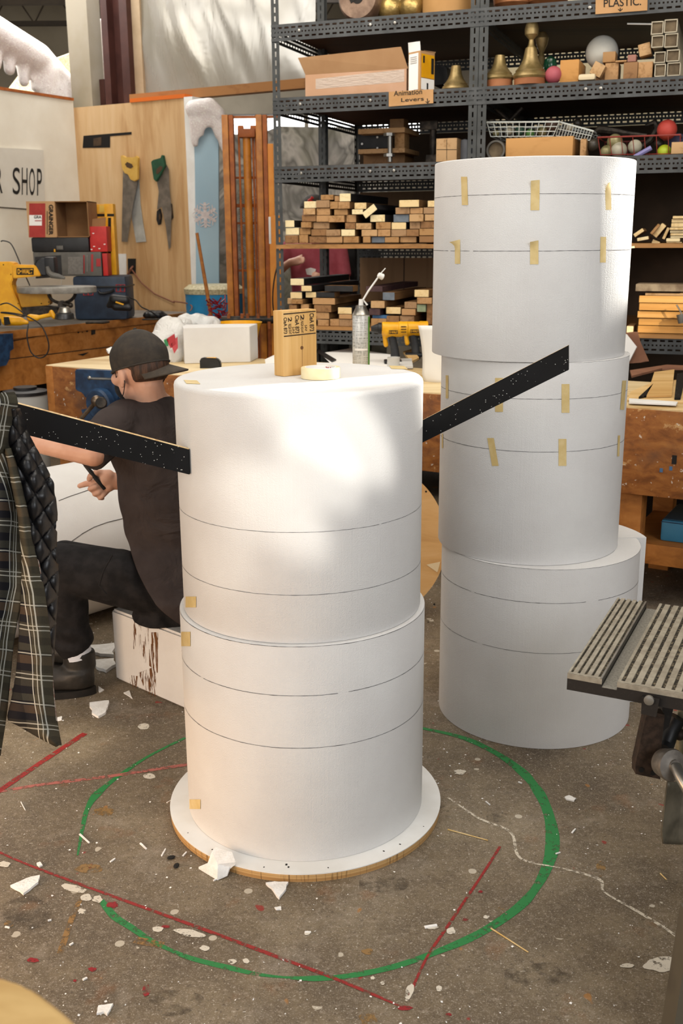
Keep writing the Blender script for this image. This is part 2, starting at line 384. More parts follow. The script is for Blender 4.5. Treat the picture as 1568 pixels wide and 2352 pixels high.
def seam(t, c, r, z, w=.0014, a0=PI, a1=2*PI, seed=0):
    mb = MB(); N = 150; seg = []
    for i in range(N+1):
        a = a0+(a1-a0)*i/N; zz = z+.0006*noise.noise(V((a*5, z*9, 1)))
        q = V((c.x+math.cos(a)*(r+.0007), c.y+math.sin(a)*(r+.0007), zz)); wd = w*(.75+.5*noise.noise(V((a*18, z*13, 3))))
        seg.append((q+V((0, 0, wd/2)), q-V((0, 0, wd/2))))
        if noise.noise(V((a*9, z*31, 7))) > .6 or i == N:
            if len(seg) > 1: mb.sheet([[s[0] for s in seg], [s[1] for s in seg]])
            seg = []
    return mb.build('pencil_line', PENCIL, t)
def strip_tape(t, c, r, x0, x1, y0, y1, skew=0, curl=0):
    """masking tape stuck on the curved side; px rectangle, skew px at the bottom, curl lifts a corner on top"""
    g = []; rows = 8
    for j in range(rows+1):
        f = j/rows; row = []
        for i in range(5):
            u = i/4; a, z = cyl_hit(x0+(x1-x0)*u+skew*f, y0+(y1-y0)*f, c, r)
            lift = .0012
            if curl and f < .34: lift += abs(curl)*((.34-f)/.34)**1.6*((1-u) if curl > 0 else u)
            row.append((c.x+math.cos(a)*(r+lift), c.y+math.sin(a)*(r+lift), z+(-.35*(lift-.0012) if curl else 0)))
        g.append(row)
    mb = MB(); mb.sheet(g); return mb.build('masking_tape_strip', TAPE, t)
fu = drum('foam_cylinder', 'white foam cylinder on top in front, pierced by both black boards', FC, .305, .5895, 1.170, .012)
seam(fu, FC, .305, .8579, .0012); seam(fu, FC, .305, .7086, .0013)
strip_tape(fu, FC, .305, 427, 452, 1371, 1381, 0)if 0 else strip_tape(fu, FC, .305, 427, 451, 1370, 1395, 0)
for p_ in ((422, 873, 460, 882), (893, 840, 936, 848)):
    mb = MB(); q = [fl(p_[0], p_[1], 1.1708), fl(p_[2]-8, p_[1]+1, 1.1708), fl(p_[2], p_[3], 1.1708), fl(p_[0]+6, p_[3]-1, 1.1708)]; mb.prism(q, (0, 0, .0006)); mb.build('masking_tape_strip', TAPE, fu)
flw = drum('foam_cylinder', 'white foam cylinder at front bottom, standing on the round plywood base', FC, .3168, .024, .5885, .004)
for z in (.5873, .4645, .3299): seam(flw, FC, .3168, z-.0006, .0017)
strip_tape(flw, FC, .3168, 417, 438, 1451, 1484, 0); strip_tape(flw, FC, .3168, 436, 461, 1836, 1858, 0)
rt = drum('foam_cylinder', 'white foam cylinder at the top of the tall rear stack', RC1, .2867, 1.1615, 1.705, .004)
seam(rt, RC1, .2867, 1.6088); seam(rt, RC1, .2867, 1.4612, .0016)
for a in ((1059, 1073, 406, 471, 2, 0), (1219, 1239, 413, 483, -1, .008), (1388, 1401, 418, 482, 2, .012), (1045, 1057, 550, 606, 0, .02), (1217, 1236, 552, 607, 0, .012), (1378, 1391, 544, 603, -1, 0)): strip_tape(rt, RC1, .2867, *a[:4], skew=a[4], curl=a[5])
mb = MB(); pa = [V((RC1.x+.2867, RC1.y, 1.462))+V(q) for q in ((0, 0, 0), (.006, -.004, .006), (.018, -.006, .008), (.019, -.006, .002), (.008, -.003, .001))]; mb.prism(pa, (0, .006, 0)); mb.build('masking_tape_strip', TAPEF, rt)
rm = drum('foam_cylinder', 'white foam cylinder in the middle of the tall rear stack', RC2, .2795, .571, 1.1610, .004)
zA = cyl_hit(1230, 917, RC2, .2795)[1]; zB = cyl_hit(1228, 1038, RC2, .2795)[1]
seam(rm, RC2, .2795, zA); seam(rm, RC2, .2795, zB, .0016); seam(rm, RC2, .2795, 1.1595, .001)
for a in ((1024, 1030, 862, 915, 0), (1137, 1155, 868, 946, 0), (1289, 1307, 882, 948, 0), (1428, 1437, 874, 941, -5), (1015, 1018, 996, 1029, 0), (1119, 1134, 1006, 1070, 11), (1282, 1300, 1008, 1070, 0), (1418, 1423, 1000, 1048, -2)): strip_tape(rm, RC2, .2795, *a[:4], skew=a[4])
# bottom drum of the rear stack: a front half and a back half that has slid to the right
rb = thing('foam_cylinder', 'white foam cylinder at the bottom of the tall rear stack, split in two halves', 'foam cylinder', RC3)
mb = MB(); A0 = R(158); mb.lathe([(.0004, .001), (.3083, .001), (.3083, .570), (.0004, .570)], RC3, seg=72, a0=A0, a1=A0+PI+R(24), cap=False); mb.build('front_half', FOAM, rb, ang=50)
mb = MB(); mb.lathe([(.0004, .001), (.3083, .001), (.3083, .570), (.0004, .570)], RC3+V((.035, .004, 0)), seg=72, a0=A0+PI+R(24.5), a1=A0+2*PI-R(.5), cap=False); mb.build('back_half', FOAM, rb, ang=50)
zC = cyl_hit(1235, 1385, RC3, .3083)[1]; zD = cyl_hit(1230, 1500, RC3, .3083)[1]
for z, w in ((zC, .0016), (zD, .0014), (.5693, .001)): seam(rb, RC3, .3083, z, w, A0+.05, A0+PI+R(18))
# round plywood base
t = thing('round_base', 'round white plywood base on the floor under the front foam cylinders', 'base', FC)
mb = MB(); mb.lathe([(.366, .0005), (.367, .021)], FC, seg=128)
k = NT('plywood_edge_striped'); v = k.coord((1, 1, .02)); g = k.noise(v, 130, 3, .7); lay = k.noise(k.coord((.5, .5, 160)), 1.2, 1)
k.base(k.mix(k.math('MULTIPLY', k.thr(g, .55, .66), .75), k.ramp(lay, [(.4, '#a9804e'), (.6, '#c6a06a')]), '#4a3018')); PEDGE = k.p(.6)
mb.build('plywood_edge', PEDGE, t)
mb = MB(); mb.lathe([(.3675, .021), (.3675, .0235)], FC, seg=128); mb.build('white_top', WHITE, t)
o = t.children[-1]
for a, rr, s in [(4.0, .345, .004), (4.45, .35, .004), (4.62, .34, .006), (4.9, .348, .004), (5.35, .34, .005), (5.5, .345, .005), (3.7, .35, .003), (5.8, .35, .003), (4.6, .33, .007)]:
    p = FC+V((math.cos(a)*rr, math.sin(a)*rr, .0237)); mb = MB(); mb.box(p, (s, s*.7, .0004), rz(a)); mb.build('dark_chip_mark', INK, t)

# ================================================================== room shell
A_L = fl(0, 762, .9); B_L = fl(450, 716, .9)                      # front edge of the left bench
dL = (B_L-A_L); dL.z = 0; dL.normalize(); nL = V((-dL.y, dL.x, 0)) # along the bench, towards the white wall
WB = 1.23; C0 = B_L+nL*WB; C0.z = 0; B0 = V((B_L.x, B_L.y, 0)); UP = V((0, 0, 1))
def pz(px, py, p0, n): return on(px, py, p0, n).z
zt0 = pz(192, 235, C0, nL)
def wall_poly(name, poly, ext, m): mb = MB(); mb.prism(poly, ext); return struct(mb.build(name, m, smooth=False))
WALLM = mat('white_wall', '#e2ddd0', '#d8d1c2', 2.2, rough=.7, bump=(60, .05))
w0 = on(-140, 200, C0, nL); w0.z = 0
wall_left = wall_poly('wall_left', [w0, C0, C0+UP*zt0, w0+UP*zt0], nL*.1, WALLM)
mb = MB(); mb.prism([w0+UP*zt0-nL*.01, C0+UP*zt0-nL*.01, C0+UP*(zt0+.022)-nL*.01, w0+UP*(zt0+.022)-nL*.01], nL*.12); mb.build('wall_cap', RUSTY, wall_left)
nP = -dL; pTop = pz(310, 235, B0, dL)
PR = on(426, 300, B0, dL); PR.z = 0
partition = wall_poly('wall_partition', [C0, PR, PR+UP*pTop, C0+UP*pTop], dL*.09, PLY)
mb = MB(); e0 = on(425, 300, B0-dL*.012, dL); e1 = on(444, 300, B0-dL*.012, dL); e0.z = e1.z = 0
mb.prism([e0, e1, e1+UP*(pTop+.005), e0+UP*(pTop+.005)], dL*.14); mb.build('edge_board', WHITE, partition)
mb = MB(); s0 = on(300, 237, B0, dL); s1 = on(426, 232, B0, dL); mb.prism([V((s0.x, s0.y, pTop))-dL*.01, V((s1.x, s1.y, pTop))-dL*.01, V((s1.x, s1.y, pTop+.03))-dL*.01, V((s0.x, s0.y, pTop+.03))-dL*.01], dL*.1); mb.build('orange_strip', mat('orange_strip', '#d4691e', rough=.5), partition)
def onP(px, py, lift=0): return on(px, py, B0-dL*lift, dL)
def onL(px, py, lift=0): return on(px, py, C0-nL*lift, nL)
mb = MB(); mb.prism([onP(x, y, .001) for x, y in ((192, 312), (302, 303), (302, 309), (253, 313), (253, 339), (190, 340))], -dL*.002); mb.build('cut_out_slot', mat('void', '#0f0c0a', rough=.9), partition)
mb = MB(); mb.prism([onP(x, y, .002) for x, y in ((215, 318), (233, 315), (233, 334), (215, 336))], -dL*.003); mb.build('slot_backing', mat('slot_brown', '#3a2a1c', '#4a3826', 30, rough=.8), partition)
for n_, q, m_ in (('blank_plate', ((268, 583), (290, 583), (291, 635), (270, 637)), WHITE), ('outlet_hole', ((294, 594), (312, 594), (312, 629), (295, 629)), INK)):
    mb = MB(); mb.prism([onP(x, y, .001) for x, y in q], -dL*.006); mb.build(n_, m_, partition)
mb = MB(); mb.tube([onP(x, y, l) for x, y, l in ((305, 612, .01), (300, 618, .04), (292, 634, .03))], .009); mb.tube([onP(x, y, .03) for x, y in ((303, 620), (325, 650), (355, 675), (400, 695))], .006); mb.build('outlet_cord', mat('tan_cord', '#7a4a34', rough=.6), partition)
# the wall panel line and the outlet on the white wall
mb = MB(); mb.prism([onL(-100, 467, .001), onL(70, 481, .001), onL(70, 483, .001), onL(-100, 469, .001)], -nL*.002); mb.build('panel_joint', mat('joint', '#6b665c', rough=.9), wall_left)
sg = [onL(-120, 333, .005), onL(96, 345, .005), onL(100, 482, .005), onL(-120, 467, .005)]
sign = MB(); sign.prism(sg, -nL*.02); sign = sign.build('shop_sign', mat('sign_white', '#cfcbc1', '#c8c3b8', 4, rough=.6)); tag(sign, 'pale sign board with tall black letters on the white wall at left', 'sign')
nn = -nL
def letters(s, px, parent, m, lift, bold=.0):
    p00, p10, p01 = (onL(*q, lift) for q in px); text(s, p00, p10-p00, p01-p00, m, parent, n=nn, ext=.001, bold=bold)
letters('S', ((29, 446), (46, 447), (29, 384)), sign, INK, .027); letters('H', ((50, 447), (63, 448), (50, 384.5)), sign, INK, .027); letters('O', ((67, 448), (80, 449), (67, 386)), sign, INK, .027); letters('P', ((85, 449), (96, 450), (85, 387)), sign, INK, .027)
letters('R', ((-12, 442), (6, 444), (-12, 381)), sign, INK, .027)
# columns at the corner, header beam, plastic sheeting above the opening
def vslab(name, px0, px1, y0, Yp, z0, z1, th, m, struct_=False):
    a = on(px0, y0, Yp, dL); b = on(px1, y0, Yp, dL); a.z = b.z = z0
    mb = MB(); mb.prism([a, b, b+UP*(z1-z0), a+UP*(z1-z0)], dL*th); return mb.build(name, m, smooth=False)
CEIL = 4.3
P1 = B0+dL*.12
o = vslab('trim_1', 160, 207, 150, P1, 0, CEIL, .16, mat('beige_column', '#989080', '#8f8672', 3, rough=.7)); struct(o)
t = thing('steel_column', 'dark red-brown steel column rising behind the plywood partition', 'column', on(262, 150, P1+dL*.02, dL)*V((1, 1, 0)) if 0 else V((on(262, 150, P1, dL).x, on(262, 150, P1, dL).y, 0)))
CSTEEL = mat('red_brown_steel', '#3c201b', '#472822', 8, rough=.5)
for x0, x1, d0, th in ((238, 252, 0, .2), (280, 297, 0, .2)):
    a = on(x0, 150, P1+dL*d0, dL); b = on(x1, 150, P1+dL*d0, dL); a.z = b.z = 0; mb = MB(); mb.prism([a, b, b+UP*CEIL, a+UP*CEIL], dL*th); mb.build('flange', CSTEEL, t)
a = on(252, 150, P1+dL*.08, dL); b = on(280, 150, P1+dL*.08, dL); a.z = b.z = 0; mb = MB(); mb.prism([a, b, b+UP*CEIL, a+UP*CEIL], dL*.015); mb.build('web', CSTEEL, t)
o = vslab('trim_2', 207, 240, 210, P1+dL*.1, pTop-.05, pz(220, 178, P1, dL), .05, CSTEEL); struct(o)
o = vslab('trim_3', 297, 327, 150, P1+dL*.06, 0, CEIL, .1, mat('beige_wood', '#b09a7d', '#a18a6c', 5, rough=.7)); struct(o)
hz = pz(500, 205, P1, dL)
o = vslab('trim_4', 296, 700, 205, P1-dL*.02, hz-.05, hz+.02, .09, wood('header_beam', '#9a6b3d', '#7e5229', axis=0, sc=4)); struct(o)
k = NT('plastic_sheet'); v = k.coord((1, .3, .3), rot=(0, R(20), R(30))); wv = k.noise(v, 3.2, 4, .55, 1.0); k.base(k.ramp(k.noise(k.coord(), 1.2, 3), [(.35, '#857e6e'), (.65, '#9d9a92')])); k.bump(wv, .28, .04)
k.b.inputs['Transmission Weight'].default_value = .25; k.b.inputs['Alpha'].default_value = .93; PLAS = k.p(.28, 0, .5)
a = on(322, 150, P1+dL*.05, dL); b = on(720, 150, P1+dL*.05, dL); g = []
for j in range(40):
    z = hz+(CEIL-.015-hz)*j/39; g.append([a.lerp(b, i/70)*V((1, 1, 0))+UP*z+dL*(.03+.02*noise.noise(V((i*.16+j*.12, j*.06, 0)))+.004*noise.noise(V((i*.7+j*.4, j*.1, 5)))) for i in range(71)])
mb = MB(); mb.sheet(g); tag(mb.build('plastic_sheeting', PLAS, ang=180), 'translucent wrinkled plastic sheeting hung above the timber header', 'plastic sheet')
# ceiling with joists, far wall with the bright window strip
CE = mat('ceiling_paint', '#b9ab8c', '#a8997a', 2, rough=.9)
mb = MB(); mb.box((0, 6, CEIL+.05), (16, 18, .1)); ceil = struct(mb.build('ceiling', CE, smooth=False))
JO = mat('joist_steel', '#241d18', '#2e261f', 5, rough=.7)
for i in range(6):                                              # open web joists across the bay beyond the wall
    y = 9.6+i*1.1; mb = MB(); mb.box((0, y, CEIL-.03), (14, .06, .05)); mb.box((0, y, CEIL-.42), (14, .06, .05))
    for s in range(30): mb.tube([(-7+s*.47, y, CEIL-.05), (-6.76+s*.47, y, CEIL-.42), (-6.53+s*.47, y, CEIL-.05)], .012, 5)
    mb.build('ceiling_joist', JO, ceil)
mb = MB()
for q in range(2): mb.tube([(-7, 9.2+q*.5, 3.75-q*.1), (7, 9.9+q*.5, 3.75-q*.1)], .03, 8)
mb.build('ceiling_pipe', mat('pipe_cream', '#c4b998', rough=.6), ceil)
FW = 13.5; wz0, wz1 = at(560, 335, FW).z, at(560, 262, FW).z
DW = mat('far_wall_grey', '#7d7669', '#6f685c', 1.5, rough=.9)
mb = MB(); mb.box((0, FW+.1, wz0/2), (16, .2, wz0)); mb.box((0, FW+.1, (wz1+CEIL)/2), (16, .2, CEIL-wz1))
for x in (-8, -3.6, 1.6, 5): mb.box((x, FW+.1, (wz0+wz1)/2), (1.2, .2, wz1-wz0))
wall_back = struct(mb.build('wall_back', DW, smooth=False))
k = NT('window_glass'); k.base('#ffffff'); k.b.inputs['Transmission Weight'].default_value = 1; k.b.inputs['IOR'].default_value = 1.0; k.b.inputs['Alpha'].default_value = .12; GLASS = k.p(.02)
mb = MB(); mb.box((-1, 17.5, 3), (16, .2, 6)); struct(mb.build('exterior_reflector', mat('reflector_white', '#f2f2f0', rough=.9), smooth=False))  # white reflector added outside so the window strip looks bright
t = bpy.data.objects.new('window_1', None); col.objects.link(t); t.location = (-1, FW, wz0); WM[t] = M.Translation((-1, FW, wz0)); struct(t)
mb = MB(); mb.box((-1, FW+.08, (wz0+wz1)/2), (4.4, .01, wz1-wz0)); mb.build('pane', GLASS, t)
mb = MB()
for x in (-2.6, -1.5, -.4, .7): mb.box((x, FW+.06, (wz0+wz1)/2), (.05, .06, wz1-wz0))
mb.box((-1, FW+.06, (wz0+wz1)/2-.1), (4.4, .05, .03)); mb.build('window_frame', DW, t)
mb = MB(); mb.box((4.6, 5.5, CEIL/2), (.15, 17, CEIL)); struct(mb.build('wall_right', mat('far_right_wall', '#5b5044', '#4d443a', 2, rough=.9), smooth=False))
mb = MB(); mb.box((-5.4, 9.5, CEIL/2), (.15, 8.2, CEIL)); struct(mb.build('wall_side', DW, smooth=False))
# ================================================================== black boards through the front tower
def slab(name, label, q, th_dir, th, mats, cat):
    mb = MB(); mb.prism(q, V(th_dir)*th)
    for f in mb.bm.faces:
        if f.normal.z > .5: f.material_index = 1
    o = mb.build(name, mats, smooth=False); tag(o, label, cat); return o
qa = [at(36, 926, 2.31), at(433, 1032, 2.375), at(434.5, 1090, 2.375), at(36, 993, 2.31)]  # near-face corners of the left board
slab('arm_board', 'speckled black board at left, stuck into the front foam tower beneath the hanging jacket', qa, (.05, 1, 0), .013, [BOARD, PLYEDGE], 'board')
def ext(p, q, f): return p + (q-p)*f
a1, b1, a2, b2 = at(972, 964, 2.63), at(1305, 793, 2.5), at(972, 1015.5, 2.63), at(1305, 850, 2.5)
qb = [ext(b1, a1, 1.13), b1, b2, ext(b2, a2, 1.13)]
slab('arm_board', 'speckled black board at right, sloping up from the front foam tower across the rear stack', qb, (.3, .95, 0), .013, [BOARD, PLYEDGE], 'board')
# tape roll and stamped wood block on top of the front tower
zt = 1.1703; pc = fl(736, 868, zt)
t = thing('tape_roll', 'roll of cream masking tape lying on top of the front foam tower', 'tape', pc)
ro = 90/2/2386.3*(pc.y-.01)*1.0
mb = MB(); n = 64; mb.lathe([(ro-.002, 0), (ro, .001), (ro, .0255), (ro-.001, .0265), (ro*.8, .0265), (ro*.8, 0), (ro-.002, 0)], pc, seg=n, cap=False); mb.build('tape_winding', TAPEF, t, ang=50)
mb = MB(); mb.lathe([(ro*.8, .0004), (ro*.8, .027), (ro*.755, .027), (ro*.755, .0004), (ro*.8, .0004)], pc, seg=n, cap=False); mb.build('card_core', PAPER, t, ang=50)
rr = ro*.754
def core_txt(b, a0, da, z0, z1, m):
    a_ = V((math.cos(a0), math.sin(a0), 0))*rr; b_ = V((math.cos(a0-da), math.sin(a0-da), 0))*rr
    text(b, pc+a_*.985+UP*z0, (b_-a_)*.985, UP*(z1-z0), m, t, n=V((-math.cos(a0-da/2), -math.sin(a0-da/2), 0)), ext=.004, bold=.02)
core_txt('3M', R(66), R(26), .012, .024, mat('logo_red', '#a3152b', rough=.5)); core_txt('101+', R(36), R(22), .012, .022, INK)
t = thing('wood_block', 'upright pine block with black grade stamps on top of the front foam tower', 'wood block', fl(680, 858, zt))
b0, bf, br = fl(637, 848, zt), fl(651, 865.5, zt), fl(728, 857, zt)
w_ = br-bf; w_.z = 0; sd = b0-bf; sd.z = 0; wdir = w_.normalized(); sdir = V((-wdir.y, wdir.x, 0)); thk = .038
hb = on(655, 714, bf, -sdir).z-zt
mb = MB(); mb.box((bf+wdir*w_.length/2+sdir*thk/2+UP*hb/2), (w_.length, thk, hb), fr(wdir, sdir, UP), .0025)
STP = wood('stamped_pine', '#d9ad6c', '#c89a58', '#e2bb80', axis=2, sc=16, stretch=.03, bump=.1); mb.build('block', STP, t)
W_ = w_.length; top = bf+UP*hb
for ln, u0, u1, v0, v1 in (('CleA 873', .03, .13, .10, .345), ('2', .16, .27, .10, .17), ('NLGA', .16, .25, .20, .28), ('KD-HT', .17, .25, .29, .355), ('S-P-F', .27, .34, .25, .35), ('CleA 873', .36, .48, .08, .35), ('2', .52, .63, .07, .16), ('NLGA', .53, .61, .17, .25), ('KD-HT', .53, .6, .26, .35), ('S-P-F', .64, .71, .235, .325), ('CleA 873', .79, .92, .06, .335)):
    text(ln, top+wdir*(u0*W_)-UP*(v0*hb), -UP*((v1-v0)*hb), wdir*((u1-u0)*W_), BROWNINK, t, n=-sdir, ext=.0007, bold=.018, name='stamp_lettering')
for v_, in ((.04,), (.375,)):
    mb = MB(); mb.prism([top+wdir*(.03*W_)-UP*(v_*hb)-sdir*.0006, top+wdir*(.97*W_)-UP*((v_-.012)*hb)-sdir*.0006, top+wdir*(.97*W_)-UP*((v_+.002)*hb)-sdir*.0006, top+wdir*(.03*W_)-UP*((v_+.016)*hb)-sdir*.0006], -sdir*.0002); mb.build('stamp_bar', BROWNINK, t)
mb = MB(); mb.lathe([(.0045, 0), (.0045, .0006)], top+wdir*(.55*W_)-UP*(.58*hb)-sdir*.0002, -sdir, 14); mb.build('knot', mat('knot', '#6b4626', rough=.7), t)
mb = MB()
mb.prism([top+wdir*(.555*W_)-UP*(.4*hb)-sdir*.0004, top+wdir*(.565*W_)-UP*(.4*hb)-sdir*.0004, top+wdir*(.555*W_)-UP*(.98*hb)-sdir*.0004, top+wdir*(.547*W_)-UP*(.98*hb)-sdir*.0004], -sdir*.0002); mb.build('split_line', mat('split', '#8a6234', rough=.8), t)

# ================================================================== seat block and the foam cylinder he draws on
p0, p1 = fl(265, 1559, 0), fl(418, 1626, 0); e = (p1-p0); e.z = 0; e.normalize(); bk = V((-e.y, e.x, 0)); p2 = p0+e*.44
hB = on(258, 1400, p0, -bk).z
mb = MB(); mb.prism([p0, p2, p2+bk*.36, p0+bk*.36], UP*hB); bmesh.ops.bevel(mb.bm, geom=mb.bm.edges[:], offset=.008, segments=2, affect='EDGES')
blk = tag(mb.build('foam_block', FOAM), 'white foam block with brown glue drips used as a seat', 'foam block')
k = NT('glue_drip'); v = k.coord((1, 1, .1)); k.base('#6a4320'); k.alpha(k.thr(k.noise(v, 75, 5, .7, .6), .5, .56)); DRIP = k.p(.5)
for q in (((307, 1412), (326, 1418), (322, 1505), (306, 1490)), ((333, 1420), (347, 1426), (343, 1512), (333, 1478)), ((347, 1452), (363, 1452), (362, 1545), (350, 1548)), ((322, 1470), (350, 1480), (350, 1535), (330, 1520)), ((295, 1550), (316, 1553), (312, 1590), (297, 1584)), ((318, 1545), (358, 1530), (357, 1612), (340, 1606))):
    mb = MB(); mb.sheet([[on(q[0][0], q[0][1], p0-bk*.0006, -bk), on(q[1][0], q[1][1], p0-bk*.0006, -bk)], [on(q[3][0], q[3][1], p0-bk*.0006, -bk), on(q[2][0], q[2][1], p0-bk*.0006, -bk)]]); mb.build('glue_drip', DRIP, blk)
AX = V((.66, .75, 0)).normalized(); MC = V((-1.09, 4.08, .3125))
t = thing('foam_cylinder', 'white foam cylinder lying on its side beyond the seated man\'s knee', 'foam cylinder', (MC.x, MC.y, 0))
mb = MB(); mb.lathe([(.0005, -.55), (.3, -.55), (.31, -.545), (.31, .5), (.3, .505), (.0005, .505)], MC, AX, 96, cap=False); mb.build('foam_body', FOAM, t, ang=50)
def lying(px, py):
    d = ray(px, py); o = EYE-MC; dp = d-AX*d.dot(AX); op = o-AX*o.dot(AX); a = dp.dot(dp); b = op.dot(dp); c = op.dot(op)-.3112**2; D = max(b*b-a*c, 0)
    return EYE+d*((-b-math.sqrt(D))/a)
for pts in ([(165, 1243), (190, 1225), (215, 1211), (245, 1200), (285, 1190)], [(135, 1150), (160, 1140), (190, 1130), (230, 1116), (285, 1098)]):
    mb = MB(); mb.tube([lying(*p) for p in pts], .0012, 5); mb.build('pencil_line', PENCIL, t)

# ================================================================== the seated man
def PP(px, py, Y): return at(px, py, Y)
fH = V((-.71, .69, -.16)).normalized(); lH = V((-.69, -.72, 0)).normalized(); lH = (lH-fH*lH.dot(fH)).normalized(); uH = fH.cross(lH).normalized()
if uH.z < 0: uH = -uH
HC = PP(321, 843, 3.40); RH = fr(fH, lH, uH)
def hp(f, l, u): return HC+fH*f+lH*l+uH*u
man = thing('person', 'man in black cap and dark grey T-shirt sitting on the foam block, drawing', 'person', (PP(390, 1400, 3.35).x, 3.33, 0))
NB = PP(349, 922, 3.42); sL, sR = PP(262, 982, 3.29), PP(425, 985, 3.58)
eL, wL, hL = PP(214, 1040, 3.16), PP(92, 1020, 3.20), PP(62, 1012, 3.22)
eR, wR = PP(345, 1105, 3.66), PP(266, 1106, 3.60)
hipL, knL, anL = PP(385, 1354, 3.31), PP(140, 1302, 3.26), PP(176, 1520, 3.29)
hipR, knR, anR = PP(425, 1352, 3.45), PP(150, 1292, 3.44), PP(150, 1470, 3.45)
b = MB()
b.ball(HC+uH*.018-fH*.008, 1, (.1, .077, .1), RH, 28); b.ball(hp(.028, 0, -.055), 1, (.068, .06, .062), RH); b.ball(hp(.045, 0, -.092), 1, (.035, .034, .024), RH)
b.cap(hp(.088, 0, .0), hp(.11, 0, -.035), .009, .014); b.ball(hp(.088, 0, -.072), 1, (.014, .024, .012), RH)
for s in (-1, 1): b.ball(hp(.06, s*.045, -.03), 1, (.03, .026, .024), RH); b.ball(hp(.08, s*.03, .022), 1, (.012, .026, .009), RH)
for s in (-1, 1):
    b.ball(hp(-.008, s*.08, -.02), 1, (.017, .009, .032), RH); b.ball(hp(-.002, s*.078, -.048), 1, (.01, .008, .013), RH)
b.cap(hp(-.028, 0, -.05), NB-UP*.02, .051, .055); b.cap(NB, NB-UP*.05, .056, .09)
tor = [(350, 950, 3.42, .17, .09), (358, 1010, 3.42, .175, .11), (372, 1100, 3.41, .16, .11), (388, 1200, 3.39, .15, .105), (402, 1300, 3.37, .16, .11), (408, 1380, 3.36, .165, .12)]
fW = V((-.72, .69, 0)); lW = V((-.69, -.72, 0))
b.loft([(PP(x, y, Y), lW*a*.8, fW*c*.74) for x, y, Y, a, c in tor])
b.cap(sL, eL, .052, .043); b.cap(eL, wL, .043, .03); b.cap(sR, eR, .05, .042); b.cap(eR, wR, .042, .03)
b.cap(hipL, knL, .085, .06); b.cap(knL, anL, .055, .04); b.cap(hipR, knR, .085, .06); b.cap(knR, anR, .055, .04)
# right hand: palm, index finger stretched along the foam, thumb and three fingers round the pen
def chain(mb, pts, rs):
    for (p, q), (r0, r1) in zip(zip(pts, pts[1:]), zip(rs, rs[1:])): mb.cap(p, q, r0, r1, 12)
hY = 3.585
b.cap(PP(262, 1104, 3.6), PP(240, 1101, hY), .03, .031); b.cap(PP(248, 1095, hY), PP(232, 1094, hY), .026, .024); b.cap(PP(250, 1115, hY), PP(232, 1113, hY), .023, .02)
chain(b, [PP(232, 1101, hY), PP(214, 1110, hY-.01), PP(198, 1111, hY-.01), PP(183, 1116, hY-.005)], [.018, .0125, .0115, .0095])        # index
chain(b, [PP(236, 1090, hY), PP(222, 1086, hY-.02), PP(208, 1094, hY-.03), PP(204, 1101, hY-.03)], [.018, .0135, .012, .009])           # thumb
chain(b, [PP(236, 1112, hY), PP(218, 1119, hY-.034), PP(207, 1123, hY-.037), PP(214, 1127, hY-.02)], [.016, .011, .01, .0085])           # middle
chain(b, [PP(240, 1120, hY), PP(226, 1131, hY-.03), PP(217, 1135, hY-.03), PP(225, 1137, hY-.012)], [.015, .0105, .0095, .008])         # ring
chain(b, [PP(246, 1125, hY), PP(236, 1139, hY-.025), PP(229, 1144, hY-.025), PP(236, 1145, hY-.01)], [.013, .009, .0085, .007])         # little
# left hand flat on the foam, hidden behind the jacket
b.cap(wL, PP(70, 1016, 3.215), .03, .03); b.cap(PP(74, 1006, 3.215), PP(64, 1020, 3.22), .024, .024)
for i, (x, y, r) in enumerate(((38, 1000, .0105), (30, 1010, .011), (32, 1022, .0105), (40, 1032, .0095))):
    chain(b, [PP(66, 1006+i*6, 3.22), PP((66+x)/2, (1006+i*6+y)/2-5, 3.23), PP(x, y, 3.26)], [.014, r, r*.85])
chain(b, [PP(78, 1028, 3.2), PP(66, 1042, 3.19), PP(52, 1046, 3.2)], [.016, .012, .01])
def hush(co):
    return co
def seat(co):
    q = co-p0; u_, w_2 = q.dot(e), q.dot(bk)
    if 0 < u_ < .44 and -.01 < w_2 < .37 and co.z < hB+.002: return V((co.x, co.y, hB+.002))
    return co
body = b.remesh('body', SKIN, .0042, man, 2, .5, seat)
for s in (-1, 1): mb = MB(); mb.ball(hp(.082, s*.03, .006), .0125, seg=14); mb.build('eye', mat('eye_white', '#e9e4de', rough=.2), man)
# hair below the cap
k = MB(); k.ball(hp(-.012, 0, .0), 1, (.102, .0805, .085), RH, 26); k.ball(hp(-.04, 0, -.035), 1, (.06, .06, .04), RH)
for v_ in k.bm.verts:
    q = v_.co-HC; f_, l_, u_ = q.dot(fH), q.dot(lH), q.dot(uH)
    if f_ > .02: v_.co -= fH*(f_-.02)*.9
    if f_ > -.03 and u_ < -.01: v_.co += uH*(-.01-u_)
    if u_ < -.045: v_.co += uH*(-.045-u_)*.75
    if u_ < .0 and l_*l_ > .0018 and f_ > -.045: v_.co -= lH*(.012 if l_ > 0 else -.012)
k.build('hair', HAIR, man, ang=80)
CAPM = mat('cap_cloth', '#2c2722', '#383129', 40, rough=.85, bump=(600, .25))
k = MB(); k.ball(hp(-.004, 0, .012), 1, (.107, .087, .11), RH, 48)
cut = [v_ for v_ in k.bm.verts if (v_.co-HC).dot(uH)+.12*(v_.co-HC).dot(fH) < -.008]; bmesh.ops.delete(k.bm, geom=cut, context='VERTS')
for v_ in k.bm.verts:
    q = v_.co-HC; a = math.atan2(q.dot(lH), q.dot(fH)); u_ = q.dot(uH); sq = abs(math.cos(3*a+.52))
    v_.co += (q-uH*u_).normalized()*(-.0035*(1-sq)**6) + (q-uH*u_).normalized()*(.006*max(0, 1-abs(u_-.055)/.05))
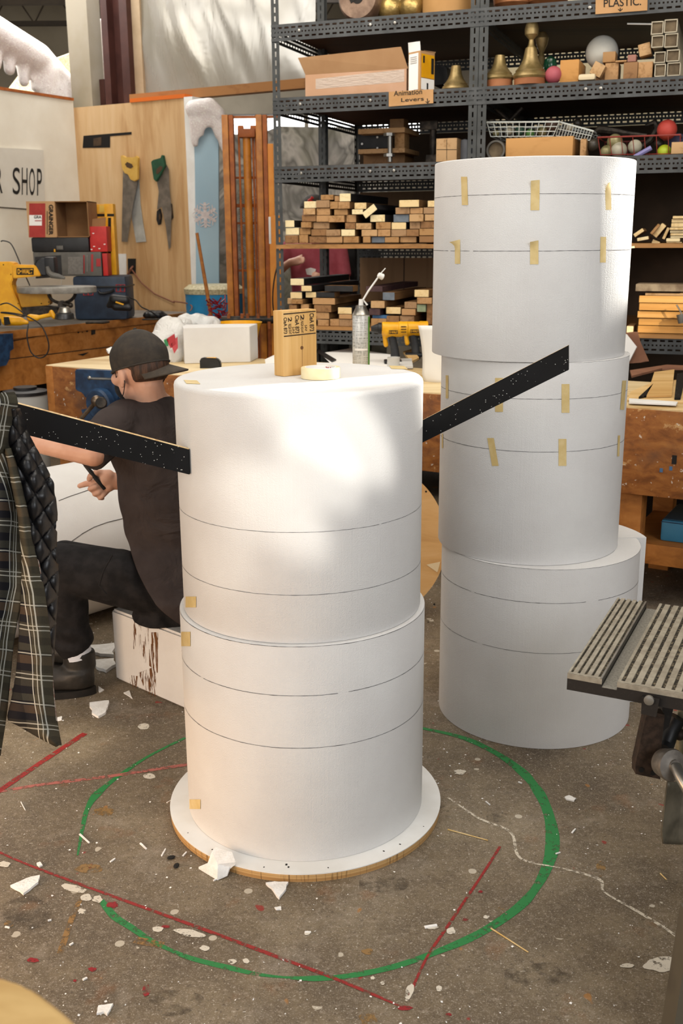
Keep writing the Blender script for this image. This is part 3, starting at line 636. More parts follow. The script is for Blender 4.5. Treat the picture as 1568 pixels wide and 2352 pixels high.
capo = k.build('cap', CAPM, man, ang=75)
k = MB(); k.ball(hp(-.004, 0, .123), .006, (1, 1, .6), RH, 12); k.build('button', CAPM, capo)
fB = V((-.90, .40, -.17)).normalized(); lB = V((-.40, -.90, 0)); lB = (lB-fB*lB.dot(fB)).normalized(); uB = fB.cross(lB)
if uB.z < 0: uB = -uB
k = MB(); g = []
for j in range(9):
    r_ = j/8; row = []
    for i in range(25):
        a = R(-62+124*i/24); rr_ = .098+.074*r_*math.cos(a*.9)**.7
        row.append(HC+fB*(-math.cos(a)*rr_-.002)+lB*(math.sin(a)*(.086+.014*r_))+uB*(-.004-.026*r_-.010*math.sin(a)**2))
    g.append(row)
k.sheet(g); br_ = k.build('brim', mat('brim_cloth', '#39322a', '#443b31', 40, rough=.85), capo, ang=80)
md = br_.modifiers.new('s', 'SOLIDIFY'); md.thickness = .005
k = MB(); band = [hp(-.004+.1075*math.cos(R(a_)), .0875*math.sin(R(a_)), .0-.12*.1*math.cos(R(a_))) for a_ in range(0, 360, 10)]; k.tube(band, .0035, 6, True); k.build('band_seam', CAPM, capo)
# face mask with ear loops
k = MB(); k.ball(hp(.066, 0, -.06), 1, (.05, .056, .05), RH, 22)
for v_ in k.bm.verts:
    f_ = (v_.co-HC).dot(fH)
    if f_ < .045: v_.co += fH*(.045-f_)*.7
mask = k.build('face_mask', mat('mask_cloth', '#131214', '#1c1b1d', 50, rough=.85), man, ang=70)
for s in (-1, 1):
    k = MB(); k.tube([hp(.05, s*.062, -.03), hp(.028, s*.078, -.005), hp(.005, s*.085, .014), hp(-.018, s*.0835, -.005), hp(-.02, s*.079, -.045), hp(.006, s*.072, -.075), hp(.035, s*.06, -.088)], .0016, 6); k.build('ear_loop', BLACKP, mask)
# T-shirt
k = NT('tshirt'); v = k.coord(); k.base(k.ramp(k.noise(v, 6, 4), [(.35, '#322b2a'), (.65, '#403836')])); k.bump(k.math('ADD', k.noise(k.coord((1, .5, 1.0), rot=(0, R(35), 0)), 9, 3, .5, 1.2), k.math('MULTIPLY', k.noise(v, 500, 2), .05)), .75, .03); TSH = k.p(.9, 0, .15)
b = MB()
b.loft([(PP(x, y, Y)+UP*dz, lW*a+UP*ta, fW*c+UP*tc) for x, y, Y, a, c, ta, tc, dz in ((349, 917, 3.42, .068, .066, .0, -.015, 0), (349, 926, 3.42, .085, .078, 0, -.01, 0), (350, 938, 3.42, .15, .09, -.012, 0, 0), (355, 965, 3.42, .19, .112, -.02, 0, 0), (360, 1010, 3.42, .186, .125, 0, 0, 0), (374, 1080, 3.42, .168, .128, 0, 0, 0), (386, 1160, 3.40, .163, .13, 0, 0, 0), (396, 1230, 3.39, .168, .134, 0, .02, 0), (404, 1285, 3.35, .2, .15, 0, .03, 0), (412, 1330, 3.33, .23, .178, 0, .03, 0), (414, 1385, 3.33, .235, .18, 0, .03, 0))])
cA, cB = PP(203, 1046, 3.165), PP(352, 1092, 3.66)
b.ball(sL, .07); b.cyl(sL, cA, .07, .06, 24); b.cap(sL, PP(290, 975, 3.36), .068, .085); b.ball(sR, .068); b.cyl(sR, cB, .068, .056, 24)
def folds(co):
    q = V((co.x*3.0+co.z*2.2, co.y*2.4, co.z*5.5)); n_ = noise.noise(q*1.5)*.010+noise.noise(q*3.6)*.004
    c_ = PP(380, 1150, 3.40); d_ = V((co.x-c_.x, co.y-c_.y, 0)); 
    return seat(co+(d_.normalized()*n_ if d_.length > .02 else V((0, 0, 0))))
ts = b.remesh('tshirt', TSH, .007, man, 5, .5, folds)
hA, hB_ = PP(258, 1258, 3.2), PP(414, 1398, 3.2); hn = (hB_-hA).cross(V((.35, 1, 0)))      # hem: cut the shirt along a slanting plane
if hn.z > 0: hn = -hn
bm_ = bmesh.new(); bm_.from_mesh(ts.data); Wi = WM[ts].inverted(); bmesh.ops.bisect_plane(bm_, geom=bm_.verts[:]+bm_.edges[:]+bm_.faces[:], plane_co=Wi @ hA, plane_no=hn, clear_outer=True); bm_.to_mesh(ts.data); bm_.free()
for p_ in ts.data.polygons: p_.use_smooth = True
md = ts.modifiers.new('s', 'SOLIDIFY'); md.thickness = .003
# trousers
TRO = mat('black_denim', '#181718', '#232122', 30, rough=.85, spec=.2, bump=(350, .3))
b = MB(); b.loft([(PP(412, 1335, 3.37), lW*.15, fW*.11+UP*.05), (PP(414, 1370, 3.36), lW*.165, fW*.125+UP*.03), (PP(414, 1405, 3.36), lW*.175, fW*.14), (PP(412, 1424, 3.36), lW*.12, fW*.11)])
b.cap(hipL, PP(272, 1327, 3.27), .085, .096, 20); b.cap(PP(272, 1327, 3.27), knL, .096, .08, 20); b.cap(knL, PP(158, 1400, 3.275), .079, .066, 20); b.cap(PP(158, 1400, 3.275), PP(166, 1480, 3.285), .066, .058, 20); b.cap(PP(172, 1462, 3.285), PP(166, 1478, 3.285), .062, .06)
b.cap(PP(300, 1343, 3.265), PP(400, 1358, 3.3), .084, .1, 20); b.cap(hipR, knR, .1, .078, 20); b.cap(knR, PP(150, 1452, 3.45), .076, .058, 20)
def pf(co):
    n_ = noise.noise(V((co.x*9+co.z*6, co.y*5, co.z*9-co.x*4)))*.008+noise.noise(V((co.x*22, co.y*10, co.z*22)))*.0035
    if co.z < .34: n_ += .008*math.sin(co.z*95+co.x*16)*max(0, 1-abs(co.z-.2)/.12)
    h_ = max(0, 1-abs(co.x+.58)/.16)*max(0, 1-abs(co.z-.40)/.2); n_ += .012*h_*math.sin((co.x*1.0+co.z*.55)*95)
    d_ = V((noise.noise(co*3), -.8, .5)).normalized(); return seat(co+d_*n_)
tro = b.remesh('trousers', TRO, .007, man, 4, .5, pf)
k = MB(); k.tube([PP(x, y, Y) for x, y, Y in ((245, 1365, 3.148), (228, 1345, 3.146), (238, 1310, 3.143), (258, 1275, 3.15))], .0025, 6); k.build('pocket_seam', TRO, tro)
# boots
BOOT = mat('boot_leather', '#1c1a17', '#2d2925', 14, rough=.5, bump=(90, .2)); SOLE = mat('boot_sole', '#14120f', '#1f1b17', 30, rough=.7)
def boot(heel, toe, top, tag_label=None):
    d = (toe-heel); d.z = 0; L = d.length; d.normalize(); s = V((-d.y, d.x, 0)); b = MB()
    b.loft([(top+UP*.01, d*.054, s*.046), (top-UP*.05, d*.055, s*.045), (heel+d*.055+UP*.085, d*.056, s*.043), (heel+d*.07+UP*.055, d*.072, s*.042), (heel+d*.08+UP*.03, d*.08, s*.04)])
    b.cap(heel+d*.045+UP*.06, heel+d*L*.55+UP*.06, .042, .042); b.cap(heel+d*L*.5+UP*.06, heel+d*(L-.05)+UP*.052, .045, .042); b.ball(heel+d*(L-.06)+UP*.05, 1, (.055, .05, .036), fr(d, s, UP))
    bo = b.remesh('boot', BOOT, .006, man, 5, .5)
    poly = []
    for i in range(28):
        a = 2*PI*i/28; x = math.cos(a); y = math.sin(a); poly.append(heel+d*(L/2+x*L*.515)+s*(y*.05*(1-.18*max(0, -x)))+UP*.001)
    k = MB(); k.prism(poly, UP*.024); k.build('sole', SOLE, bo)
    k = MB(); k.prism([heel+d*(L*.30)+s*.048*sg_+UP*.06 for sg_ in (-1,)]+[heel+d*(L*.22)-s*.052+UP*.125, heel+d*(L*.42)-s*.05+UP*.125], s*.006); k.build('elastic_gusset', TRO, bo)
    return bo
hl = fl(219, 1592, 0); dT = V((-.97, -.05, 0)).normalized(); boot(hl, hl+dT*.275, PP(181, 1500, 3.285))
hl2 = V((anR.x+.07, anR.y+.03, 0)); boot(hl2, hl2+V((-.95, .2, 0)).normalized()*.275, V((anR.x, anR.y, .15)))
k = MB(); k.cyl(PP(174, 1482, 3.285), PP(181, 1508, 3.285), .047, .047, 20); k.build('sock', mat('sock_white', '#c9cdd6', rough=.9), man)
t = thing('marker_pen', 'black marker pen held in the seated man\'s hand', 'pen', PP(217, 1095, hY-.03))
k = MB(); k.tube([PP(194, 1067, hY-.035), PP(200, 1073, hY-.034), PP(221, 1100, hY-.032), PP(240, 1123, hY-.02)], [.006, .0075, .0078, .0065], 14); k.build('barrel', BLACKP, t)
k = MB(); k.cyl(PP(188, 1060, hY-.036), PP(194, 1067, hY-.035), .002, .0045, 12); k.build('tip', GREYP, t)

# ================================================================== flannel jacket hung on the left board
def plaid():
    k = NT('flannel_plaid'); tc = k.add('ShaderNodeTexCoord'); sp = k.add('ShaderNodeSeparateXYZ'); k.L(tc.outputs['UV'], sp.inputs[0])
    wob = k.math('MULTIPLY', k.math('SUBTRACT', k.noise(tc.outputs['UV'], 9, 2), .5), .012)
    u = k.math('ADD', sp.outputs[0], wob); v = k.math('ADD', sp.outputs[1], wob)
    def band(c, per, ctr, w, soft=.15):
        f = k.math('ABSOLUTE', k.math('SUBTRACT', k.math('FRACT', k.math('DIVIDE', k.math('ADD', c, 10.0+per/2-ctr), per)), .5))
        return k.math('LESS_THAN', f, w/per/2)
    PU, PV = .135, .1056
    c = k.mix(k.math('MULTIPLY', band(v, PV, .0, .03), .85), '#1d1d22', '#3c3a34'); c = k.mix(k.math('MULTIPLY', band(v, PV, .040, .018), .8), c, '#4d4035'); c = k.mix(k.math('MULTIPLY', band(v, PV, .066, .016), .7), c, '#43423a')
    c = k.mix(k.math('MULTIPLY', band(u, PU, .0, .05), .45), c, '#55503f'); c = k.mix(k.math('MULTIPLY', band(u, PU, .062, .04), .5), c, '#121218')
    for p_, w in ((-.012, .0032), (-.019, .002), (-.028, .0026)): c = k.mix(k.math('MULTIPLY', band(u, PU, p_, w*.8), .72), c, '#c3c4bc')
    for p_, w in ((.0, .0030), (.009, .0026), (.053, .0032)): c = k.mix(k.math('MULTIPLY', band(v, PV, p_, w*.85), .62), c, '#bdbdb3')
    k.base(k.mix(k.math('MULTIPLY', k.noise(tc.outputs['UV'], 300, 2), .3), c, '#15130f')); k.bump(k.noise(tc.outputs['UV'], 500, 2), .2, .002)
    return k.p(.95, 0, .1)
PLAID = plaid(); k = NT('quilted_nylon'); k.base('#131316'); k.bump(k.noise(k.coord(), 60, 3), .25, .004); QUILT = k.p(.38, 0, .45)
jk = thing('hanging_jacket', 'dark plaid flannel jacket with black quilted lining hanging from the left board', 'jacket', (at(60, 1700, 2.27).x, 2.27, at(60, 1712, 2.27).z))
def cloth(name, rows, Y0, m, nx=26, ny=70, bulge=.02, fold=.012, ff=3.0, quilt=False, parent=jk, ph=0, edge=0, uo=0):
    g, uv = [], []; Pm = Y0/2386.3
    for j in range(ny+1):
        y = rows[0][0]+(rows[-1][0]-rows[0][0])*j/ny
        for i in range(len(rows)-1):
            if rows[i][0] <= y <= rows[i+1][0] or i == len(rows)-2:
                f = (y-rows[i][0])/(rows[i+1][0]-rows[i][0]); break
        xl = rows[i][1]+(rows[i+1][1]-rows[i][1])*f; xr = rows[i][2]+(rows[i+1][2]-rows[i][2])*f; r_, ru = [], []
        for q in range(nx+1):
            t_ = q/nx; x = xl+(xr-xl)*t_; Y = Y0-bulge*math.sin(PI*min(max(t_, 0), 1))+fold*math.sin(ff*x/32+ph+y*.004)*.6+fold*noise.noise(V((x*.018+ph, y*.006, 1)))+edge*t_*t_
            if quilt:
                a_, b_ = (x*.9+y*.75)/44, (x*1.1-y*.62)/44
                Y -= .016*(abs(math.sin(a_*PI)*math.sin(b_*PI))**.5)-.004*noise.noise(V((x*.06, y*.06, 2)))
            r_.append(at(x, y, Y)); ru.append(((x-xr)*Pm+uo, -y*Pm+(x-xr)*Pm*.12))
        g.append(r_); uv.append(ru)
    mb = MB(); mb.sheet(g, uv); o = mb.build(name, m, parent, ang=70); md = o.modifiers.new('s', 'SOLIDIFY'); md.thickness = .004; md.offset = -1; return o
cloth('lining', [(938, 20, 42), (1000, 0, 64), (1040, -5, 86), (1080, 0, 107), (1110, 10, 122), (1180, 20, 129), (1250, 30, 127), (1330, 40, 133), (1420, 45, 127), (1520, 50, 121), (1600, 50, 112)], 2.262, QUILT, bulge=.045, fold=.004, quilt=True, nx=60, ny=180)
cloth('front_panel', [(1000, -60, 20), (1040, -60, 22), (1070, -60, 32), (1105, -60, 42), (1180, -60, 58), (1260, -60, 56), (1344, -60, 58), (1420, -60, 42), (1480, -60, 31), (1560, -60, 22), (1640, -60, 13), (1735, -60, -2)], 2.225, PLAID, bulge=.03, fold=.016, uo=-.004)
cloth('placket', [(1030, 12, 22), (1060, 20, 32), (1105, 28, 44), (1180, 44, 62), (1240, 50, 73), (1290, 54, 87), (1360, 52, 100), (1450, 47, 112), (1500, 44, 115), (1560, 38, 119), (1610, 28, 123), (1652, 18, 128), (1662, 40, 130), (1690, 88, 134), (1712, 130, 138)], 2.208, PLAID, bulge=.03, fold=.010, ph=1.2)
cloth('collar', [(902, -60, 30), (912, -60, 36), (925, -60, 39), (960, -60, 34), (1000, -60, 27), (1024, -60, 22), (1040, -60, 14)], 2.215, PLAID, bulge=.045, fold=.008, ph=2)
k = MB(); k.ball(at(113, 1628, 2.2), .005, (1, .4, 1), seg=12); k.build('button', BLACKP, jk)
k = MB(); k.tube([at(x, y, 2.206) for x, y in ((22, 1040), (36, 1082), (45, 1110), (63, 1182), (74, 1240), (88, 1290), (101, 1360), (113, 1450), (120, 1560), (129, 1655))], .0018, 6); k.build('edge_piping', mat('piping_red', '#7d5f55', '#b0a79b', 120, rough=.9), jk)
# ================================================================== left workbench against the white wall
def LB(px, py, off=0, z=.9): return fl(px, py, z)+UP*off
A2 = A_L-dL*1.6; B2 = B_L-dL*.02
RL = fr(dL, -nL, UP); LL = (B2-A2).length; W1 = WB-.004
def lbox(mb, s0, s1, n0, n1, z0, z1, bev=0):               # s along from B2 backwards, n towards the wall
    c = B2-dL*((s0+s1)/2)+nL*((n0+n1)/2); c = V((c.x, c.y, (z0+z1)/2)); mb.box(c, (abs(s1-s0), abs(n1-n0), z1-z0), fr(dL, nL, UP), bev); return mb
t = thing('workbench', 'long brown wooden workbench under the white wall, holding the yellow scroll saw', 'workbench', (B2-dL*LL/2+nL*.3)*V((1, 1, 0)))
LBW = t
lbox(MB(), 0, LL, .005, W1, .86, .898).build('bench_top', GREYTOP, t)
lbox(MB(), 0, LL, -.012, .005, .845, .9, .003).build('front_edge', DKBENCH, t)
apz = pz(60, 888, V((B2.x, B2.y, 0)), nL)
lbox(MB(), 0, LL, .0, .03, apz, .845).build('apron', DKBENCH, t)
lbox(MB(), 0, LL, .5, .56, .0, .8).build('back_panel', mat('bench_shade', '#1b1410', rough=.9), t)  # near-black sheet standing in for the shade under the bench
for s_ in (.03, LL*.4, LL-.1): lbox(MB(), s_, s_+.09, .04, .13, 0, apz+.1).build('leg', DKBENCH, t)
Bn = V((B2.x, B2.y, 0))-nL*.001
def onF(px, py, lift=0): return on(px, py, Bn-nL*lift, nL)
for q, n_, m_ in ((((178, 816), (203, 810), (195, 815), (186, 817)), 'hand_slot', INK),):
    mb = MB(); mb.prism([onF(178, 814), onF(190, 817), onF(203, 809), onF(190, 812)], -nL*.004); mb.build(n_, m_, t)
for x, y, r_ in ((179.5, 763, .008), (189, 763, .004), (199.5, 760, .009)):
    mb = MB(); mb.lathe([(r_, 0), (r_, .003)], onF(x, y), -nL, 12); mb.build('drilled_hole', INK, t)
mb = MB(); mb.prism([onF(*p) for p in ((209, 754), (218, 752.5), (218, 767), (209, 769))], -nL*.004); mb.build('metal_plate', DSTEEL, t)
for y0, y1 in ((784, 738), (824, 795)):
    mb = MB(); mb.prism([onF(20, y0), onF(256, y1) if y0 < 800 else onF(258, y1), onF(258, y1+1.6), onF(20, y0+1.6)], -nL*.002); mb.build('drawer_gap', INK, t)
# blue vise at the photo's left edge
t = thing('bench_vise', 'blue vise at the far left edge, fixed to the long bench by the wall', 'vise', onF(0, 840))
mb = MB(); mb.prism([onF(x, y, .014) for x, y in ((-60, 770), (15, 765), (17, 800), (9, 806), (8, 822), (0, 838), (-60, 850))], -nL*.06); mb.build('jaw', BLUE, t)
mb = MB(); mb.cyl(onF(-25, 812, .05), onF(-25, 812, .25), .022); mb.build('screw', DSTEEL, t)
# ---- scroll saw
def sy(px, py, d=0, Y=7.45): return at(px, py, Y)
Ys = 7.40
def flat(name, pts, Y, th, m, parent, bev=.006):
    mb = MB(); mb.prism([at(x, y, Y) for x, y in pts], (0, th, 0))
    if bev: bmesh.ops.bevel(mb.bm, geom=mb.bm.edges[:], offset=bev, segments=2, affect='EDGES', clamp_overlap=True)
    return mb.build(name, m, parent)
bz_ = .9
t = thing('scroll_saw', 'yellow scroll saw with a round grey table on the long left bench', 'saw', V((at(80, 740, Ys).x, Ys+.06, bz_)))
flat('frame', [(-60, 603), (20, 601), (32, 605), (30, 640), (25, 652), (30, 668), (40, 690), (52, 726), (40, 732), (-60, 740)], Ys, .12, YEL, t)
arm = flat('upper_arm', [(26, 608), (80, 609), (88, 622), (93, 634), (30, 640)], Ys-.01, .11, YEL, t)
q = [at(x, y, Ys-.0105) for x, y in ((38, 631.5), (77.5, 631.5), (77.5, 615.5), (38, 615.5))]
mb = MB(); mb.prism(q, (0, -.001, 0)); pl = mb.build('name_plate', INK, arm); text('DeWALT', at(40.5, 629, Ys-.012), at(75, 629, Ys-.012)-at(40.5, 629, Ys-.012), at(40.5, 618, Ys-.012)-at(40.5, 629, Ys-.012), YEL, arm, n=(0, -1, 0), bold=.03)
mb = MB(); mb.cyl(at(100, 613, Ys+.02), at(100, 613, Ys+.14), .062, .062, 28, .008); mb.build('blade_guard', BLACKP, t)
mb = MB(); mb.box(at(118, 612, Ys+.07), (.07, .11, .13), None, .015); mb.build('motor_cover', BLACKP, t)
mb = MB(); mb.tube([at(x, y, Ys+.01) for x, y in ((108, 612), (112, 625), (120, 632), (135, 635), (149, 639))], [.012, .02, .022, .018, .008], 10); mb.build('air_nozzle', GREYP, t)
tc_ = at(130, 665, Ys-.02); 
mb = MB(); 
rx = (218-40)/2*Ys/2386.3
mb.lathe([(rx-.006, -.022), (rx, -.016), (rx, .018), (rx-.005, .022)], tc_, (0, -.01, 1), 64, flat=.52); mb.build('round_table', mat('worn_alu', '#8d8a83', '#a5a29b', 20, rough=.45, metal=.4), t)
flat('lower_arm', [(38, 667), (110, 674), (115, 696), (112, 701), (48, 706)], Ys+.01, .09, YEL, t)
flat('base_plate', [(52, 706), (90, 702), (130, 706), (138, 728), (60, 728), (48, 716)], Ys+.02, .12, DSTEEL, t, .003)
mb = MB(); pts = [at(142+31*math.cos(R(a))*1.0, 672+24*math.sin(R(a)), Ys-.03) for a in range(0, 181, 15)]; mb.tube(pts, .011, 8); mb.build('tilt_scale', DSTEEL, t)
mb = MB(); mb.cyl(at(143, 700, Ys-.06), at(143, 700, Ys+.05), .03); mb.ball(at(162, 701, Ys-.06), .018); mb.cyl(at(145, 697, Ys-.06), at(162, 701, Ys-.06), .012); mb.build('tilt_knob', DSTEEL, t)
mb = MB(); mb.cyl(at(141, 640, Ys), at(141, 655, Ys), .0015, seg=6); mb.build('saw_blade', STEEL, t)
for x, y in ((8, 608), (25, 630), (42, 697), (95, 697), (112, 694), (40, 670)):
    mb = MB(); mb.lathe([(.004, 0), (.004, .002)], at(x, y, Ys-.0025), (0, -1, 0), 8); mb.build('screw_head', INK, t)
# ---- yellow angle grinder and yellow sander in front of it
Yg = 7.05
t = thing('angle_grinder', 'small yellow power tool lying below the scroll saw arm, left end of the bench', 'power tool', V((at(30, 745, Yg).x, Yg, bz_)))
mb = MB(); mb.cap(at(14, 737, Yg), at(46, 738, Yg), .034, .03); mb.cap(at(46, 738, Yg), at(62, 741, Yg), .027, .014)
mb.remesh('motor_housing', YEL, .006, t, 4)
flat('side_label', [(8, 728), (20, 728), (24, 745), (10, 748)], Yg-.04, .004, INK, t, 0)
mb = MB(); mb.box(at(-12, 740, Yg), (.07, .06, .05), None, .01); mb.build('gear_head', GREYP, t)
t = thing('polisher', 'yellow-handled polisher with black metal head under the scroll saw table', 'power tool', V((at(110, 730, Yg+.05).x, Yg+.05, bz_)))
mb = MB(); mb.cap(at(70, 730, Yg+.05), at(84, 730, Yg+.05), .026, .022); mb.cap(at(84, 730, Yg+.05), at(118, 723, Yg+.05), .015, .014); mb.cap(at(118, 717, Yg+.05), at(124, 728, Yg+.05), .016, .016); mb.remesh('handle', YEL, .005, t, 4)
mb = MB(); mb.cyl(at(148, 733, Yg+.05), at(148, 719, Yg+.05), .066, .06, 28, .004); mb.build('disc_head', mat('dark_alu', '#3a3a3a', '#4b4b4b', 20, rough=.35, metal=.6), t)
mb = MB(); mb.cyl(at(148, 719, Yg+.05), at(148, 706, Yg+.05), .045, .035, 24, .004); mb.build('gear_cover', STEEL, t)
def cable(name, label, pts, r=.0045, m=CORD):
    mb = MB(); P = [at(*p) for p in pts]; q = []
    for i in range(len(P)-1):
        a, b_, c_, d_ = P[max(i-1, 0)], P[i], P[i+1], P[min(i+2, len(P)-1)]
        for s_ in range(6):
            u_ = s_/6; q.append(.5*((2*b_)+(c_-a)*u_+(2*a-5*b_+4*c_-d_)*u_*u_+(3*b_-a-3*c_+d_)*u_**3))
    q.append(P[-1]); mb.tube(q, r, 8); o = mb.build(name, m); return tag(o, label, 'cord')
cable('power_cord', 'black cord looping down over the front of the long left bench', [(0, 700, 7.0), (20, 697, 7.0), (52, 718, 6.98), (54, 727, 6.97), (30, 722, 6.96), (2, 718, 6.9), (20, 718, 6.9), (60, 726, 6.88), (92, 745, 6.86), (108, 775, 6.84), (112, 800, 6.84), (104, 817, 6.84), (88, 822, 6.84), (72, 810, 6.84), (65, 790, 6.84), (62, 768, 6.86), (65, 745, 6.95)])
cable('power_cord', 'black plug cord hanging from the outlet on the white wall', [(2, 555, 7.95), (8, 553, 7.95), (25, 560, 7.95), (40, 590, 7.95), (52, 620, 7.95), (68, 655, 7.98), (80, 690, 7.9)])
# ---- boxes and cases against the wall corner
def bpos(px, Y): return at(px, 700, Y)
def carton(px0, px1, py0, py1, Y, dep, yaw=0):
    a, b_ = at(px0, py1, Y), at(px1, py1, Y); w_ = (b_-a).length; h_ = at((px0+px1)/2, py0, Y).z-at((px0+px1)/2, py1, Y).z
    return a, b_, w_, h_
ex = V((math.cos(R(-6)), math.sin(R(-6)), 0)); ey = V((-ex.y, ex.x, 0)); RB = fr(ex, ey, UP)
def case(name, label, cat, px0, px1, py0, py1, Y, dep, m, part, bev=.012, zb=None):
    """box whose front face fills the pixel rectangle on the plane through depth Y"""
    a, b_ = at(px0, py1, Y), at(px1, py1, Y); w_ = b_.x-a.x; zb = a.z if zb is None else zb; z1 = at((px0+px1)/2, py0, Y).z
    c = V(((a.x+b_.x)/2, Y+dep/2, zb)); t = thing(name, label, cat, c)
    mb = MB(); mb.box(c+UP*(z1-zb)/2, (w_, dep, z1-zb), None, bev); mb.build(part, m, t); return t, c, w_, z1-zb
Yb = 8.05
t, c, w_, h_ = case('tool_box', 'dark blue plastic toolbox with red latches, bottom of the pile on the left bench', 'toolbox', 170, 292, 634, 712, Yb, .32, NAVY, 'case_body', .03, .9)
zt1 = .9+h_
mb = MB(); mb.box(V((c.x, Yb+.15, .9+h_*.76)), (w_+.012, .34, .012), None, .003); mb.build('lid_seam', BLACKP, t)
LRED = mat('latch_red', '#a52a2c', rough=.45)
for x0, x1, y0, y1 in ((267, 287, 654, 670), (192, 214, 664, 678)):
    for k_ in (0, 1):
        xa = x0+(x1-x0)*.5*k_; fr_ = [at(*p, Yb-.002) for p in ((xa, y1), (xa+(x1-x0)*.46, y1), (xa+(x1-x0)*.46, y0), (xa, y0))]
        mb = MB(); mb.tube(fr_, .0045, 6, True); mb.build('latch', LRED, t)
mb = MB(); mb.tube([at(*p, Yb-.02) for p in ((226, 668), (230, 673), (240, 674), (256, 670), (262, 666))], .010, 8); mb.build('handle', BLACKP, t)
t, c, w_, h2 = case('saw_box', 'grey cardboard tool box with red lettering lying on the blue toolbox', 'box', 80, 235, 579, 640, Yb+.02, .3, GREYP, 'carton', .004, zt1)
zt2 = zt1+h2
flat('dark_end', [(80, 590), (140, 586), (143, 636), (82, 640)], Yb+.017, .002, BLACKP, t, 0)
for i, (x0, x1, y0, y1, m_) in enumerate(((156, 192, 590, 630, GREYTOP), (191, 194, 586, 628, LRED), (199, 201, 586, 624, GREYTOP), (209, 214, 584, 624, LRED), (221, 226, 594, 612, LRED), (226, 231, 594, 612, LRED))):
    flat('printed_mark', [(x0, y1), (x1, y1), (x1, y0), (x0, y0)], Yb+.016, .002, m_ if i else mat('faded_grey', '#6d6964', '#7b7771', 60, rough=.7), t, 0)
t, c, w_, h3 = case('tool_case', 'flat black plastic tool case under the open cardboard carton', 'case', 73, 205, 545, 580, Yb+.02, .32, BLACKP, 'case_body', .015, zt2)
zt3 = zt2+h3
mb = MB(); mb.box(V((c.x, Yb+.012, zt2+h3*.3)), (.05, .012, .03), None, .004); mb.build('latch', GREYP, t)
mb = MB(); mb.box(V((at(125, 580, Yb).x, Yb+.013, zt2+.012)), (.012, .012, .022), None, .003); mb.build('yellow_latch', YEL, t)
# open carton lying on its side
cx0, cx1, cY = 66, 212, Yb+.02
t = thing('open_carton', 'open cardboard carton lying on its side with a red printed panel', 'box', V((at(138, 545, cY).x, cY+.15, zt3)))
a = at(66, 546, cY); hC = at(140, 462, cY).z-zt3; xm = at(131, 546, cY).x; xr = at(206, 546, cY).x; xl = a.x; th = .006
mb = MB(); mb.box((( xl+xm)/2, cY+.004, zt3+hC/2), (xm-xl, .008, hC)); mb.build('printed_side', CARD, t)
mb = MB(); mb.box(((xm+xr)/2, cY+.15, zt3+th/2), (xr-xm, .3, th)); mb.box(((xm+xr)/2, cY+.15, zt3+hC-th/2), (xr-xm, .3, th)); mb.box((xr-th/2, cY+.15, zt3+hC/2), (th, .3, hC)); mb.box(((xm+xr)/2, cY+.297, zt3+hC/2), (xr-xm, th, hC)); mb.box((xm+th/2, cY+.15, zt3+hC/2), (th, .3, hC)); mb.build('inner_walls', DCARD, t)
mb = MB(); mb.box(((xl+xm)/2, cY+.15, zt3+hC/2), (xm-xl-.01, .29, hC-.004)); mb.build('closed_end', CARD, t)
def face(n_, x0, x1, y0, y1, m_, l=.001): return flat(n_, [(x0, y1), (x1, y1), (x1, y0), (x0, y0)], cY-l-.001, .0015, m_, t, 0)
face('red_panel', 67, 104, 467, 545, mat('panel_red', '#9c2f2a', '#ab3a33', 10, rough=.7)); face('white_label', 67, 96, 494, 518, PAPER, .003)
cf = cY-.0055
text('GRA', at(78, 502, cf), at(95, 502, cf)-at(78, 502, cf), at(78, 495, cf)-at(78, 502, cf), INK, t, n=(0, -1, 0), bold=.03)
face('red_bar', 80, 95, 506, 508, LRED, .005)
text('GRAINGER', at(112, 470, cf), at(112, 540, cf)-at(112, 470, cf), at(122, 470, cf)-at(112, 470, cf), INK, t, n=(0, -1, 0), bold=.03)
face('printed_bar', 107.5, 109, 485, 538, INK, .002)
# red cartons and the tall yellow one
t, c, w_, h4 = case('red_carton', 'small red carton with its flap raised, beside the open cardboard carton', 'box', 208, 247, 520, 578, Yb+.04, .16, RED, 'carton', .003, zt2+.001)
zr = c.z
flat('raised_flap', [(210, 521), (242, 519), (243, 499), (212, 503)], Yb+.1, .004, DCARD, t, 0)
for x, y in ((214, 565), (208, 572), (226, 570), (238, 560), (212, 535)): flat('white_speck', [(x, y+2), (x+4, y+2), (x+4, y), (x, y)], Yb+.0375, .002, PAPER, t, 0)
t2, c2, w2, h5 = case('red_carton', 'narrow red carton standing below the raised-flap red carton', 'box', 238, 249, 582, 640, Yb+.02, .14, RED, 'carton', .003, zt1+.001)
